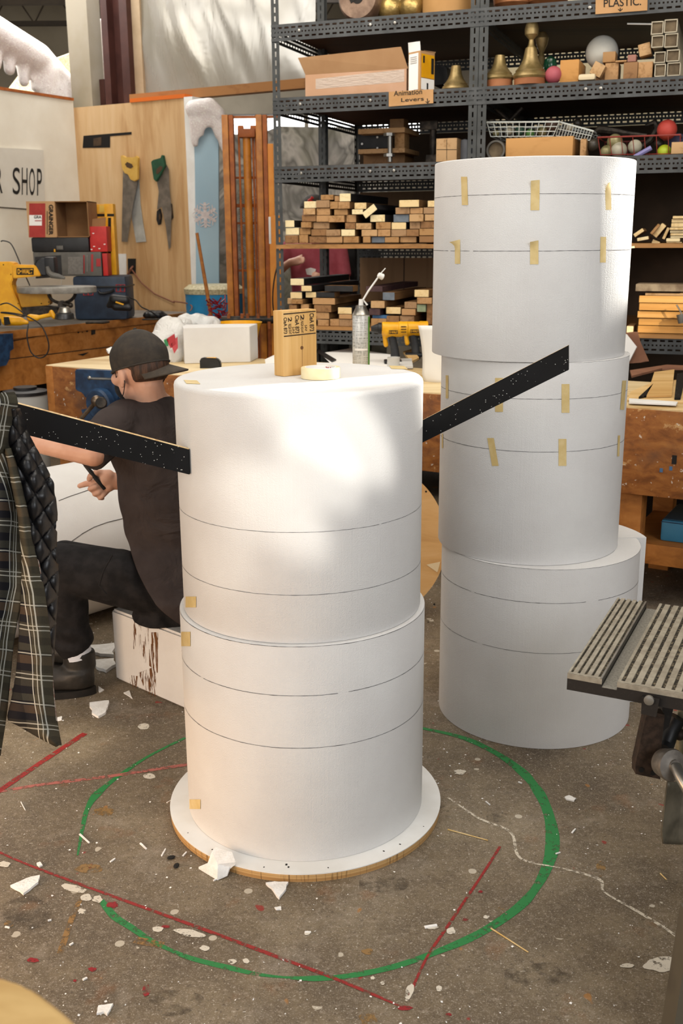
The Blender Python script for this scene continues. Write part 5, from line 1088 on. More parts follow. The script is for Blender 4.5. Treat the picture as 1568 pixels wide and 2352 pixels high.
for a, b, z0, z1, m_ in ((.03, UM-.01, z4_, z3_-.09, BKP), (.03, UM-.01, z5_, z4_-.1, wood('back_panel_light', '#86694a', '#6f5538', axis=2, sc=2.5)), (.03, UM-.01, z3_, z2_-.09, mat('back_dark', '#35281b', '#423223', 4, rough=.9)), (UM+.01, UE, .4, z2_-.09, mat('back_dark', '#35281b'))):
    mb = MB(); mb.prism([sp3(a, 1.385, z0), sp3(b, 1.385, z0), sp3(b, 1.385, z1), sp3(a, 1.385, z1)], sv*.01); mb.build('back_panel', m_, shelf, smooth=False)
mb = MB(); mb.prism([sp3(.75, 2.3, 0), sp3(UE+.9, 2.3, 0), sp3(UE+.9, 2.3, 4.3), sp3(.75, 2.3, 4.3)], sv*.05); struct(mb.build('wall_behind_shelving', mat('cream_panel', '#cfc3a8', '#c4b797', 3, rough=.8), smooth=False))
for u in (.35, .7): mb = MB(); mb.prism([sp3(u, 1.3835, z5_), sp3(u+.006, 1.3835, z5_), sp3(u+.006, 1.3835, z4_-.1), sp3(u, 1.3835, z4_-.1)], -sv*.001); mb.build('board_joint', INK, shelf)
# cardboard signs taped on the beams
def csign(label, q, lines):
    pts = [S(x, y, -.012) for x, y in q]; mb = MB(); mb.prism(pts, -sv*.003); o = tag(mb.build('cardboard_sign', mat('sign_card', '#ab8254', '#b58c60', 10, rough=.8), smooth=False), label, 'sign')
    for ln, (x0, y0, x1, y1, hgt) in lines:
        p = S(x0, y0, -.0155); p2 = S(x1, y1, -.0155); up = S(x0, y0-hgt, -.0155)-p; text(ln, p, p2-p, up, INK, o, n=-sv, bold=.012)
    return o
o = csign('brown cardboard sign with two handwritten words on the second shelf beam', ((893, 211), (995, 205), (995, 237), (893, 245)), (('Animation', (904, 221, 969, 216, 12)), ('Levers', (921, 234.5, 973, 231, 9))))
mb = MB(); ar = [S(x, y, -.0158) for x, y in ((981, 226), (982, 237))]; mb.tube(ar, .0022, 6); mb.tube([S(x, y, -.0158) for x, y in ((977, 233), (982, 237), (986, 231))], .002, 6); mb.build('drawn_arrow', INK, o)
o = csign('brown cardboard sign with one handwritten word on the top shelf beam at right', ((1368, -14), (1487, -19), (1486, 24), (1367, 33)), (('PLASTIC.', (1386, 17, 1472, 12, 18)),))
mb = MB(); mb.tube([S(x, y, -.0158) for x, y in ((1424, 18), (1424, 25))], .0022, 6); mb.tube([S(x, y, -.0158) for x, y in ((1419, 21), (1424, 25.5), (1429, 20))], .002, 6); mb.build('drawn_arrow', INK, o)
# ---- lumber
LW = [wood('lumber_%d' % i, a, b, axis=1, sc=16, stretch=.5, bump=.1) for i, (a, b) in enumerate((('#a07a4e', '#80592f'), ('#ac855a', '#8d683e'), ('#8a6540', '#6c4a2a'), ('#b59268', '#98744a'), ('#9a7a58', '#7d5f40')))]
LPALE = [wood('lumber_pale_%d' % i, a, b, axis=1, sc=16, stretch=.5, bump=.1) for i, (a, b) in enumerate((('#d9c08f', '#c7a873'), ('#e0cfa4', '#cdb685')))]
LSIDE = wood('lumber_side', '#7a5a38', '#604426', axis=1, sc=7); LBLK = mat('painted_black_wood', '#161617', '#1f1f21', 30, rough=.6); LGREY = mat('painted_grey', '#5d6670', '#69727b', 30, rough=.6); LBLU = mat('painted_blue', '#3b6690', '#46719b', 30, rough=.6); LGRN = mat('painted_green', '#7e8a6c', '#8a9577', 30, rough=.6); LMAR = mat('dark_maroon', '#3a2528', '#46302f', 30, rough=.7)
ORD = ['leftmost', 'second from left', 'third from left', 'fourth from left', 'fifth from left', 'sixth from left', 'seventh from left', 'eighth from left', 'ninth from left', 'tenth from left', 'eleventh from left', 'twelfth from left']
def lumber(rect, kind, label, group, v0=.01, depth=None, ang=0, zfix=None, name='lumber_board', cat='board', gap=.0012):
    x0, y0, x1, y1 = rect; xm, ym = (x0+x1)/2, (y0+y1)/2
    u0, u1 = U(x0, ym, v0), U(x1, ym, v0); zb, zt = S(xm, y1, v0).z, S(xm, y0, v0).z
    if zfix is not None: zb = zfix
    if kind == 'k': end, side, d = rnd.choice(LPALE), LBLK, 'pale-ended black-painted'
    elif kind == 'p': end, side, d = rnd.choice(LPALE), LSIDE, 'pale'
    elif kind == 'g': end, side, d = LGREY, LSIDE, 'grey-ended'
    elif kind == 'b': end, side, d = LBLU, LBLU, 'blue-painted'
    elif kind == 'e': end, side, d = LGRN, LGRN, 'green-painted'
    elif kind == 'm': end, side, d = LMAR, LMAR, 'dark maroon'
    else: end, side, d = rnd.choice(LW), LSIDE, 'brown'
    dp = depth or rnd.uniform(.45, .95); vo = rnd.uniform(-.004, .03) if gap else 0
    c = sp3((u0+u1)/2, v0+vo+dp/2, (zb+zt)/2)
    mb = MB(); rot = RS @ M.Rotation(R(ang), 3, 'Y'); mb.box(c, (u1-u0-gap, dp, zt-zb-gap), rot, .0015, 1); bm = mb.bm; bm.normal_update()
    for f in bm.faces: f.material_index = 0 if abs(f.normal.dot(sv)) > .7 else 1
    bm.transform(M.Translation(-c)); bm.transform(RS.to_4x4().inverted())
    me = mb.mesh(name, [end, side], False); o = bpy.data.objects.new(name, me); col.objects.link(o); o.location = c; o.rotation_euler = RS.to_euler()
    WM[o] = M.Translation(c) @ RS.to_4x4(); return tag(o, label.replace('*', d), cat, group)
def zr(x0, y0, x1, y1): x0 = max(x0, 127 if y0 < 900 else 142); return (620+x0/3.92, 400+y0/3.92, 620+x1/3.92, 400+y1/3.92)
G4 = 'lumber ends stacked on the middle shelf'; G5 = 'lumber ends stacked on the lower shelf'
rows4 = [('bottom row', [(105, 550, 248, 622, 'n'), (252, 545, 333, 622, 'n'), (335, 558, 500, 622, 'n'), (502, 560, 645, 622, 'n'), (650, 560, 790, 622, 'n'), (835, 562, 903, 622, 'n'), (905, 563, 1025, 622, 'g'), (1027, 565, 1155, 622, 'n'), (1157, 563, 1305, 622, 'n'), (1335, 555, 1475, 622, 'n')]),
 ('second row up', [(105, 483, 250, 547, 'p'), (255, 487, 353, 545, 'n'), (357, 495, 500, 556, 'n'), (502, 498, 630, 558, 'n'), (633, 497, 757, 558, 'p'), (820, 500, 962, 560, 'n'), (966, 498, 1080, 561, 'n'), (1082, 500, 1222, 562, 'n'), (1224, 497, 1335, 560, 'n'), (1338, 490, 1475, 553, 'n')]),
 ('third row up', [(90, 415, 210, 478, 'k'), (278, 430, 370, 484, 'n'), (373, 432, 520, 493, 'n'), (670, 437, 762, 495, 'n'), (765, 440, 905, 498, 'n'), (945, 432, 1080, 496, 'n'), (1083, 435, 1215, 498, 'k'), (1245, 430, 1340, 494, 'n'), (1342, 422, 1475, 488, 'n')]),
 ('fourth row up', [(278, 368, 405, 428, 'n'), (408, 372, 523, 430, 'n'), (525, 372, 668, 434, 'n'), (670, 365, 760, 435, 'n'), (895, 365, 1028, 430, 'k'), (1097, 362, 1240, 433, 'g'), (1250, 360, 1378, 428, 'n'), (1382, 362, 1475, 420, 'n')]),
 ('fifth row up', [(298, 308, 404, 366, 'n'), (407, 304, 530, 370, 'n'), (567, 315, 690, 370, 'n'), (735, 317, 835, 363, 'p'), (1120, 299, 1250, 360, 'n'), (1253, 302, 1368, 358, 'n'), (1370, 298, 1475, 358, 'n')]),
 ('sixth row up', [(292, 243, 404, 306, 'p'), (407, 234, 530, 302, 'n'), (532, 246, 608, 313, 'n'), (611, 246, 715, 313, 'n'), (750, 256, 858, 315, 'p'), (1160, 232, 1340, 297, 'p'), (1410, 237, 1475, 296, 'p')]),
 ('top row', [(445, 184, 560, 232, 'n'), (563, 195, 622, 244, 'n'), (625, 174, 725, 246, 'k')])]
for rn_, lst in rows4:
    for i, (x0, y0, x1, y1, kd) in enumerate(lst):
        lumber(zr(x0, y0, x1, y1), kd, '* board, %s, %s, middle shelf lumber pile' % (ORD[i], rn_), G4, zfix=(z4_+.0085) if rn_ == 'bottom row' else None)
lumber(zr(815, 300, 945, 365), 'k', 'tilted pale-ended black board wedged near the top of the middle shelf lumber pile', G4, v0=-.03, depth=.5, ang=-36)
for i, (x0, x1) in enumerate(((105, 370), (373, 640), (643, 905), (908, 1190), (1195, 1400))): lumber(zr(x0, 626, x1, 650), 'n', 'thin lath under the middle shelf lumber pile, %s' % ORD[i], 'thin laths under the lumber', v0=-.008, depth=.9, zfix=z4_+.0008, name='lath', cat='lath')
rows5 = [('bottom row', [(420, 1312, 520, 1362, 'n'), (523, 1308, 610, 1362, 'n'), (613, 1308, 745, 1362, 'n'), (905, 1300, 1045, 1362, 'n'), (1048, 1338, 1160, 1368, 'n'), (1163, 1338, 1300, 1368, 'n')]),
 ('second row up', [(105, 1245, 230, 1310, 'n'), (390, 1247, 518, 1308, 'n'), (612, 1264, 730, 1306, 'n'), (905, 1272, 1043, 1330, 'b'), (1046, 1277, 1160, 1336, 'n'), (1162, 1277, 1292, 1336, 'n')]),
 ('third row up', [(165, 1177, 235, 1240, 'n'), (270, 1172, 342, 1236, 'n'), (385, 1180, 540, 1245, 'n'), (600, 1202, 725, 1262, 'k'), (890, 1212, 990, 1270, 'm'), (1032, 1200, 1165, 1262, 'p'), (1182, 1214, 1308, 1272, 'n'), (1396, 1172, 1470, 1362, 'n')]),
 ('fourth row up', [(105, 1118, 188, 1172, 'n'), (190, 1127, 292, 1170, 'n'), (373, 1117, 575, 1176, 'n'), (905, 1142, 1030, 1207, 'n'), (1200, 1152, 1312, 1212, 'n'), (1315, 1175, 1394, 1243, 'e')]),
 ('fifth row up', [(168, 1065, 274, 1124, 'k'), (303, 1064, 398, 1115, 'k'), (1000, 1067, 1108, 1138, 'g'), (1320, 1112, 1455, 1170, 'n')]),
 ('sixth row up', [(276, 1005, 370, 1056, 'k'), (848, 1012, 1000, 1062, 'm'), (1295, 1042, 1425, 1108, 'p')]),
 ('top row', [(168, 942, 290, 1003, 'k')])]
for rn_, lst in rows5:
    for i, (x0, y0, x1, y1, kd) in enumerate(lst):
        lumber(zr(x0, y0, x1, y1), kd, '* board, %s, %s, lower shelf lumber pile' % (ORD[i], rn_), G5, zfix=(z5_+.001) if rn_ == 'bottom row' else None)
# black boards with their long side toward the camera on the lower shelf
for (x0, y0, x1, y1), w_ in (((295, 1063, 575, 1112), 'lower'), ((380, 1004, 745, 1058), 'upper')):
    lumber(zr(x0+110, y0, x1, y1), 'n', '%s long black-painted board lying along the lower shelf at left' % w_, 'black boards lying along the lower shelf', v0=.03, depth=.09, name='black_board').data.materials[0] = LBLK
# right of the rear stack: thin strips on the middle shelf, thick planks on the lower shelf
def zq(x0, y0, x1, y1): return (1400+x0/5.6, 380+y0/5.6, 1400+x1/5.6, 380+y1/5.6)
hh_ = [(805, 648, 960, 685), (790, 687, 960, 738), (785, 740, 960, 795), (770, 797, 960, 830), (770, 832, 960, 868), (775, 870, 960, 905), (775, 907, 960, 935)]
for i, q in enumerate(hh_): lumber(zq(*q), 'p', 'pale thin strip at right of the middle shelf, %s' % ['top of neat stack', 'second in neat stack', 'third in neat stack', 'fourth in neat stack', 'fifth in neat stack', 'sixth in neat stack', 'seventh in neat stack'][i], 'neat stack of thin strips', v0=.05, depth=.4, name='wood_strip', cat='strip')
lumber(zq(720, 936, 900, 982), 'p', 'pale strip lying under the neat stack at the right edge of the middle shelf', 'loose thin strips', v0=.0, depth=.4, name='wood_strip', cat='strip')
lumber(zq(720, 984, 925, 1030), 'p', 'lowest pale strip at the right edge of the middle shelf', 'loose thin strips', v0=.0, depth=.4, zfix=z4_+.001, name='wood_strip', cat='strip')
for i, (q, a) in enumerate((((300, 840, 440, 890), -35), ((350, 920, 500, 965), -10), ((500, 800, 660, 840), -52), ((535, 800, 730, 870), -52), ((640, 855, 800, 895), -68), ((535, 965, 640, 1020), 22))):
    lumber(zq(*q), 'p' if i != 2 else 'n', 'loose wood strip right of the rear stack, %s' % ['against the tower edge', 'lying flat nearest the tower', 'brown, leaning on a pale one', 'pale and wide, leaning left', 'steepest, against the neat stack', 'small, lowest and tilted'][i], 'loose thin strips', v0=.05+.012*i, depth=.2, ang=a, name='wood_strip', cat='strip')
pk = [(372, 1680, 960, 1772), (372, 1775, 960, 1870), (350, 1880, 960, 1968), (362, 1972, 960, 2066), (352, 2070, 960, 2165), (345, 2170, 960, 2262)]
for i, q in enumerate(pk): lumber(zq(*q), 'n' if i else 'n', 'long thick plank at right of the lower shelf, %s of the stack' % ['topmost', 'second', 'third', 'fourth', 'fifth', 'lowest'][i], 'thick planks at the right edge', v0=-.03+.006*i, depth=.14, name='thick_plank', cat='plank', gap=.001, zfix=(z5_+.001) if i == 5 else None).data.materials[0] = wood('honey_plank', '#c08b48', '#a87336', '#cf9d5c', axis=0, sc=8, stretch=.06)
lumber(zq(450, 1640, 960, 1678), 'n', 'thin board on top of the thick planks at right', None, v0=.0, depth=.12, name='thin_board')
o = lumber(zq(325, 1530, 960, 1625), 'n', 'worn grey stone-coloured slab on top of the plank stack at right', None, v0=-.03, depth=.2, name='worn_slab', cat='slab'); o.data.materials[0] = o.data.materials[1] = mat('worn_slab_m', '#8a7a63', '#5d4c3a', 12, rough=.7)
lumber(zq(215, 2065, 303, 2140), 'p', 'small pale block beside the plank stack on the lower shelf at right', None, v0=.0, depth=.2, zfix=z5_+.001, name='wood_block', cat='wood block')
t = thing('scissor_tool', 'grey metal tool leaning on the thick planks at right', 'tool', S(1562, 735, -.06))
mb = MB(); mb.tube([S(x, y, -.06) for x, y in ((1553, 700), (1561, 713), (1568, 728), (1580, 745))], .004, 6); mb.build('blade', STEEL, t); mb = MB(); mb.cyl(S(1562, 722, -.05), S(1565, 742, -.05), .02, .017, 12); mb.build('grip', GREYP, t)
# ---- top shelf
def onshelf(px, z, v): u = U(px, 200, v); return sp3(u, v, z+.002)
def prop_lathe(name, label, cat, px, z, v, prof, m, group=None, part='body', base=None, seg=32):
    p = onshelf(px, z, v); t = thing(name, label, cat, p, 0, group); mb = MB(); mb.lathe(prof, p, seg=seg); mb.build(part, m, t)
    if base: mb = MB(); mb.lathe(base[0], p, seg=seg); mb.build(base[1], base[2], t)
    return t
px2m = lambda px, Y: px*Y/2386.3
BRN = mat('brown_foil', '#6b5546', '#8a7260', 14, rough=.45, metal=.3, bump=(30, .5))
p = onshelf(828, z1_, .12); t = thing('foil_drum', 'brown crumpled foil drum with a dark cross-shaped hole on the top shelf', 'prop', p)
rw = .115; c = p+UP*rw; mb = MB(); mb.lathe([(rw*.9, -.05), (rw, -.03), (rw, .16), (rw*.9, .18)], c, sv, 32); mb.build('foil_body', BRN, t)
mb = MB(); mb.lathe([(.032, 0), (.032, .004)], c-sv*.053+UP*.0, sv, 20); mb.box(c-sv*.052+su*.0, (.09, .004, .018), RS @ M.Rotation(R(-25), 3, 'Y')); mb.build('cross_hole', INK, t)
for i, (px_, r_) in enumerate(((897, .07), (944, .068))):
    p = onshelf(px_, z1_, .2); t = tag(MB().ball(p+UP*r_, r_, (1.1, 1, 1)).build('foil_ball', mat('gold_foil', '#8b7444', '#b59a5e', 10, rough=.35, metal=.7, bump=(40, .8))), ['gold foil ball beside the foil drum on the top shelf', 'gold foil ball beside the tan drum on the top shelf'][i], 'ball')
t = prop_lathe('tan_drum', 'tan cardboard drum on the top shelf left of the middle upright', 'drum', 1027, z1_, .2, [(.14, 0), (.14, .2)], mat('tan_drum_m', '#b48a55', '#a97f4b', 6, rough=.7))
for i, px_ in enumerate((1172, 1250)): prop_lathe('copper_bowl', ['copper-brown bowl at left of the top right shelf', 'copper-brown bowl at right of its twin on the top right shelf'][i], 'bowl', px_, z1_, .15, [(.07, 0), (.1, .03), (.11, .1), (.1, .1), (.06, .01)], mat('copper_m', '#8a5a38', '#a06c46', 10, rough=.4, metal=.5))
# second shelf, left bay: long carton with raised flap, tall white carton, bells
vb = .06
ua, ub = U(702, 210, vb), U(932, 210, vb); h1 = S(800, 167, vb).z-z2_
t = thing('long_carton', 'long open cardboard carton with raised flap and clear tape on the second shelf', 'box', sp3((ua+ub)/2, vb+.14, z2_+.002))
zz = z2_+.002
mb = MB(); mb.box(sp3((ua+ub)/2, vb+.002, zz+h1/2), (ub-ua, .005, h1), RS); mb.box(sp3((ua+ub)/2, vb+.28, zz+h1/2), (ub-ua, .005, h1), RS); mb.box(sp3(ua, vb+.14, zz+h1/2), (.005, .28, h1), RS); mb.box(sp3(ub, vb+.14, zz+h1/2), (.005, .28, h1), RS); mb.box(sp3((ua+ub)/2, vb+.14, zz+.003), (ub-ua, .28, .006), RS); mb.build('carton', mat('carton_pink', '#b08a6c', '#b9947a', 6, rough=.8), t)
mb = MB(); mb.prism([sp3(ua, vb, zz+h1), sp3(ub+.01, vb, zz+h1), sp3(ub-.02, vb-.035, zz+h1+.105), sp3(ua-.03, vb-.035, zz+h1+.085)], sv*.005); mb.build('raised_flap', mat('flap', '#a37d58', '#ab8660', 6, rough=.85), t)
k = NT('clear_tape'); k.base('#d9cbbd'); k.b.inputs['Alpha'].default_value = .4; k.bump(k.noise(k.coord((1, 1, 4)), 25, 4), .6, .01); mb = MB(); mb.prism([sp3(ua+.06, vb-.0012, zz+h1*.35), sp3(ub-.01, vb-.0012, zz+h1*.45), sp3(ub-.01, vb-.0012, zz+h1*.98), sp3(ua+.06, vb-.0012, zz+h1*.8)], sv*.0006); mb.build('clear_tape', k.p(.12), t)
ua, um_, ub = U(935, 200, .03), U(968, 200, .03), U(999, 190, .1); h1 = S(950, 120, .03).z-z2_
t = thing('tall_carton', 'small upright carton with white label and yellow side on the second shelf', 'box', sp3(um_, .1, zz))
e1 = sp3(ua, .05, zz); e2 = sp3(um_, .0, zz); e3 = sp3(ub-.01, .12, zz)
mb = MB(); mb.prism([e1, e2, e3, e1+(e3-e2)], UP*h1); mb.build('carton', CARD, t)
def qd(n_, a, b, f0, f1, z0, z1, m_, l=.002):
    d_ = (b-a); nn_ = V((d_.y, -d_.x, 0)).normalized(); mb = MB(); mb.prism([a+d_*f0+UP*h1*z0+nn_*l, a+d_*f1+UP*h1*z0+nn_*l, a+d_*f1+UP*h1*z1+nn_*l, a+d_*f0+UP*h1*z1+nn_*l], nn_*.001); return mb.build(n_, m_, t)
qd('white_label', e1, e2, .06, .85, .02, .95, PAPER); qd('yellow_label', e2, e3, .05, .95, .33, .93, YEL); qd('white_label', e2, e3, .05, .95, .02, .31, PAPER); qd('black_mark', e2, e3, .42, .52, .04, .2, INK, .004); qd('black_mark', e2, e3, .15, .25, .7, .88, INK, .004); qd('bar_code', e2, e3, .72, .9, .45, .85, INK, .004)
for r_ in range(4): qd('printed_line', e1, e2, .2, .75, .70+.05*r_, .715+.05*r_, mat('print_grey', '#9a9a98', rough=.8), .004)
mb = MB(); mb.prism([e1+UP*h1, e2+UP*h1, e2+UP*(h1+.045)-su*.004, e1+UP*(h1+.05)-su*.004], sv*.003); mb.build('top_flap', PAPER, t)
mb = MB(); mb.prism([e3+UP*h1, (e1+e3-e2)+UP*h1, (e1+e3-e2)+UP*(h1+.03)+sv*.01, e3+UP*(h1+.01)+sv*.02], sv*.003); mb.build('top_flap', CARD, t)
o = tag(MB().prism([S(x, y, .3) for x, y in ((995, 196), (1030, 192), (1025, 155), (1015, 148), (990, 150))], sv*.15).build('black_case', BLACKP), 'dark case behind the small upright carton on the second shelf', 'case')
BELL = lambda s: [(.0, 0), (.10*s, 0), (.108*s, .012*s), (.10*s, .03*s), (.09*s, .036*s), (.092*s, .045*s), (.08*s, .055*s), (.06*s, .08*s), (.046*s, .11*s), (.04*s, .14*s), (.034*s, .165*s), (.0, .168*s)]
def bell(label, px0, px1, v, h_px, base_h=0):
    pxm = (px0+px1)/2; p = onshelf(pxm, z2_, v); r_ = (px1-px0)/2*p.y/2386.3; t = thing('bell_finial', label, 'finial', p); s = r_/.108
    mb = MB(); mb.lathe([(a, b*h_px/1.6+base_h) for a, b in BELL(s)], p, seg=40); mb.build('bell', BRASS, t, ang=40)
    if base_h: mb = MB(); mb.lathe([(r_*.9, 0), (r_*.92, base_h+.012)], p, seg=32); mb.build('wooden_base', mat('terracotta_wood', '#8a5432', '#9c6540', 10, rough=.7), t)
    return t, p, s
bell('gold bell-shaped finial left of the middle upright on the second shelf', 1016, 1076, .12, 1.75)
bell('gold bell-shaped finial on a wooden base, right beside the middle upright', 1114, 1177, .08, 1.65, .035)
t, p, s = bell('tallest gold bell finial topped by an egg-shaped knob on the second shelf', 1179, 1253, .06, 1.75, .03)
hb_ = .168*s*1.75/1.6+.03
mb = MB(); mb.lathe([(.028, hb_-.01), (.016, hb_+.01), (.012, hb_+.035), (.02, hb_+.045), (.034, hb_+.06), (.036, hb_+.085), (.03, hb_+.11), (.016, hb_+.13), (.002, hb_+.137)], p, seg=28); mb.build('egg_knob', BRASS, t)
p = onshelf(1240, z2_, .35); t = thing('gold_finial', 'gold finial half hidden behind the tallest bell finial', 'finial', p); mb = MB(); mb.lathe([(.08, 0), (.06, .06), (.03, .14), (.012, .2), (.03, .24), (.036, .27), (.02, .3), (.001, .305)], p, seg=24); mb.build('finial_body', BRASS, t)
p = onshelf(1261, z2_, .2); t = thing('glass_ornament', 'dark green glass ornament standing behind the pink ball', 'ornament', p); mb = MB(); mb.lathe([(.03, 0), (.03, .02), (.012, .035), (.012, .06), (.03, .08), (.036, .11), (.03, .14), (.01, .155), (.001, .156)], p, seg=24); mb.build('glass_body', mat('green_glass', '#123a26', '#1b4a33', 10, rough=.12), t)
def ball_on(name, label, px, py, r_px, z, v, m, cat='ball', group=None):
    p = S(px, py, v); r_ = r_px*p.y/2386.3; p.z = z+r_+.001; return tag(MB().ball(p, r_, seg=28).build(name, m), label, cat, group)
ball_on('pink_ball', 'pink-red ball beside the large wood block on the second shelf', 1271, 164, 18, z2_, .05, mat('pink_ball_m', '#98424c', '#a4505a', 12, rough=.6))
p = S(1382, 121, .27); r_ = 34*p.y/2386.3; hs_ = p.z-r_-z2_-.003
tag(MB().box(V((p.x, p.y, z2_+.002+hs_/2)), (.1, .1, hs_), RS, .003).build('wood_block', LW[2]), 'added wood block carrying the large white ball behind the wooden cubes', 'wood block')  # hidden block, added only to hold the white ball up
tag(MB().ball(p, r_, seg=32).build('white_ball', mat('white_ball_m', '#d3d2c8', '#dedbd0', 12, rough=.6)), 'large white foam ball behind the wooden cubes on the second shelf', 'ball')
def cube(label, q, v, dep, m=None, ang=0, zf=None, name='wood_cube', yaw=0):
    x0, y0, x1, y1 = [1080+q[0]/3.213, q[1]/3.213, 1080+q[2]/3.213, q[3]/3.213]; u0, u1 = U(x0, (y0+y1)/2, v), U(x1, (y0+y1)/2, v); zb, zt = S((x0+x1)/2, y1, v).z, S((x0+x1)/2, y0, v).z
    if zf is not None: zb = zf
    c = sp3((u0+u1)/2, v+dep/2, (zb+zt)/2); mb = MB(); mb.box(c, (u1-u0-.001, dep, zt-zb-.001), RS @ rz(R(yaw)) @ M.Rotation(R(ang), 3, 'Y'), .003)
    return tag(mb.build(name, m or LW[1]), label, 'wood block')
zs2 = z2_+.002
cube('large wood block with a reddish side on the second shelf', (660, 440, 800, 585), .04, .25, LPALE[0] if 0 else wood('amber_block', '#b98648', '#a37338', axis=0, sc=7), 0, zs2, 'wood_block', 0)
cube('wooden cube tilted on its corner in front of the white ball', (893, 462, 982, 560), .02, .08, LW[3], 28)
cube('wooden cube standing on another cube in front of the white ball', (975, 380, 1070, 460), .1, .1, LW[0], 0)
cube('wooden cube under the standing cube in front of the white ball', (992, 463, 1092, 565), .08, .12, LW[1], 0, zs2)
cube('left of the two wooden cubes side by side near the square tubes', (1128, 457, 1234, 568), .03, .14, LW[2], 0, zs2); cube('right of the two wooden cubes side by side near the square tubes', (1236, 455, 1344, 566), .03, .14, LW[1], 0, zs2)
cube('small pinkish wood piece on top of the paired cubes', (1158, 402, 1222, 455), .05, .08, mat('pinkish_wood', '#8e6255', '#9a6e60', 12, rough=.7)); cube('thin wood chip beside the small pinkish piece', (1068, 443, 1153, 458), .06, .08, LW[1])
cube('tilted wooden cube lying against the square tubes', (1240, 318, 1330, 410), .05, .1, LW[3], -12)
p = onshelf(1347, z2_, .02); t = tag(MB().box(p+UP*.017, (.085, .05, .03), RS, .012).build('white_pad', mat('pad_white', '#cfc0a0', rough=.8)), 'small cream pad in front of the large wood block', 'pad')
# square plastic tubes
TUB = mat('tube_plastic', '#a39a86', '#b0a792', 14, rough=.35); TIN = mat('tube_inside', '#4f4230', '#6b5c46', 14, rough=.8)
tq = [(1335, 155, 1428, 255), (1431, 140, 1532, 242), (1337, 259, 1430, 352), (1434, 245, 1535, 350), (1358, 380, 1442, 466), (1448, 364, 1548, 455), (1360, 470, 1445, 556), (1452, 459, 1555, 552)]
tn = ['top left of the upper square tube bundle', 'top right of the upper square tube bundle', 'bottom left of the upper square tube bundle', 'bottom right of the upper square tube bundle', 'top left of the lower square tube bundle', 'top right of the lower square tube bundle', 'bottom left of the lower square tube bundle', 'bottom right of the lower square tube bundle']
for q, n_ in zip(tq, tn):
    x0, y0, x1, y1 = [1080+q[0]/3.213, q[1]/3.213, 1080+q[2]/3.213, q[3]/3.213]; v = .01; u0, u1 = U(x0, y0, v), U(x1, y0, v); zb, zt = S((x0+x1)/2, y1, v).z, S((x0+x1)/2, y0, v).z
    if q[1] > 455: zb = zs2
    c = sp3((u0+u1)/2, v, zb); t = thing('square_tube', 'clear-edged square plastic tube, '+n_, 'tube', c, 0, 'square plastic tubes'); w_, h_ = u1-u0-.002, zt-zb-.002; zc = (zb+zt)/2; uc = (u0+u1)/2
    mb = MB(); th = .0045
    for du, dz, sx, sz in ((0, h_/2-th/2, w_, th), (0, -h_/2+th/2, w_, th), (w_/2-th/2, 0, th, h_), (-w_/2+th/2, 0, th, h_)): mb.box(sp3(uc+du, v+.3, zc+dz), (sx, .6, sz), RS)
    mb.build('tube_wall', TUB, t); mb = MB(); mb.box(sp3(uc, v+.015, zc), (w_-.0095, .01, h_-.0095), RS); mb.build('dark_infill', TIN, t)
t = tag(MB().cyl(S(1440, 54.5, .1), S(1496, 55.5, .1), .004, seg=8).build('thin_rod', WHITE), 'thin pale rod sticking out left of the square tubes', 'rod')
# ---- third shelf, left bay
zz3 = z3_+.002
def zl(x, y): return (620+x/3.267, y/3.267)
def sbox(mb, q, v, dep, zf=None, bev=.002):
    (x0, y0), (x1, y1) = zl(q[0], q[1]), zl(q[2], q[3]); u0, u1 = U(x0, y0, v), U(x1, y0, v); zb, zt = S((x0+x1)/2, y1, v).z, S((x0+x1)/2, y0, v).z
    if zf is not None: zb = zf
    mb.box(sp3((u0+u1)/2, v+dep/2, (zb+zt)/2), (u1-u0, dep, zt-zb), RS, bev); return mb
t = thing('lever_mechanism', 'wooden lever mechanism with two boards, black plate and bolt on the third shelf', 'mechanism', onshelf(870, z3_, .4))
for q in ((660, 962, 1010, 1000), (660, 1115, 1010, 1150)): sbox(MB(), q, .35, .3).build('wooden_board', LW[1], t)
sbox(MB(), (935, 1000, 1008, 1115), .4, .1).build('wooden_post', LW[0], t); sbox(MB(), (665, 1003, 912, 1113), .45, .02).build('black_plate', LBLK, t); sbox(MB(), (700, 1152, 1010, 1218), .5, .2, zz3).build('support_block', LW[2], t); sbox(MB(), (898, 892, 1003, 960), .5, .1).build('top_block', LW[2], t)
mb = MB(); (xa, ya), (xb, yb_) = zl(900, 1002), zl(900, 1215); mb.cyl(S(xa, ya, .33), S(xb, yb_, .33), .013, .013, 14); mb.build('bolt_shaft', STEEL, t)
for yy in (1010, 1165): mb = MB(); c_ = S(*zl(893, yy), .33); mb.cyl(c_-UP*.008, c_+UP*.008, .032, .032, 6); mb.build('bolt_nut', STEEL, t)
for x_, y_ in ((690, 1080), (805, 1030), (805, 1112)): mb = MB(); mb.ball(S(*zl(x_, y_), .448), .007, seg=10); mb.build('plate_screw', WHITE, t)
t = thing('metal_bracket', 'grey steel bracket on a post at the back of the third shelf', 'bracket', onshelf(990, z3_, .5))
sbox(MB(), (1120, 908, 1255, 972), .5, .02).build('bracket_plate', DSTEEL, t); mb = MB(); mb.cyl(S(*zl(1224, 975), .5), S(*zl(1224, 1185), .5), .02, .02, 14); mb.build('bracket_post', DSTEEL, t); sbox(MB(), (1168, 1160, 1248, 1215), .42, .14, zz3).build('bracket_foot', DSTEEL, t)
o = sbox(MB(), (1247, 1037, 1402, 1206), .1, .25, zz3, .003).build('wood_block', LW[3]); tag(o, 'square wood block with pencil cross beside the rear stack on the third shelf', 'wood block')
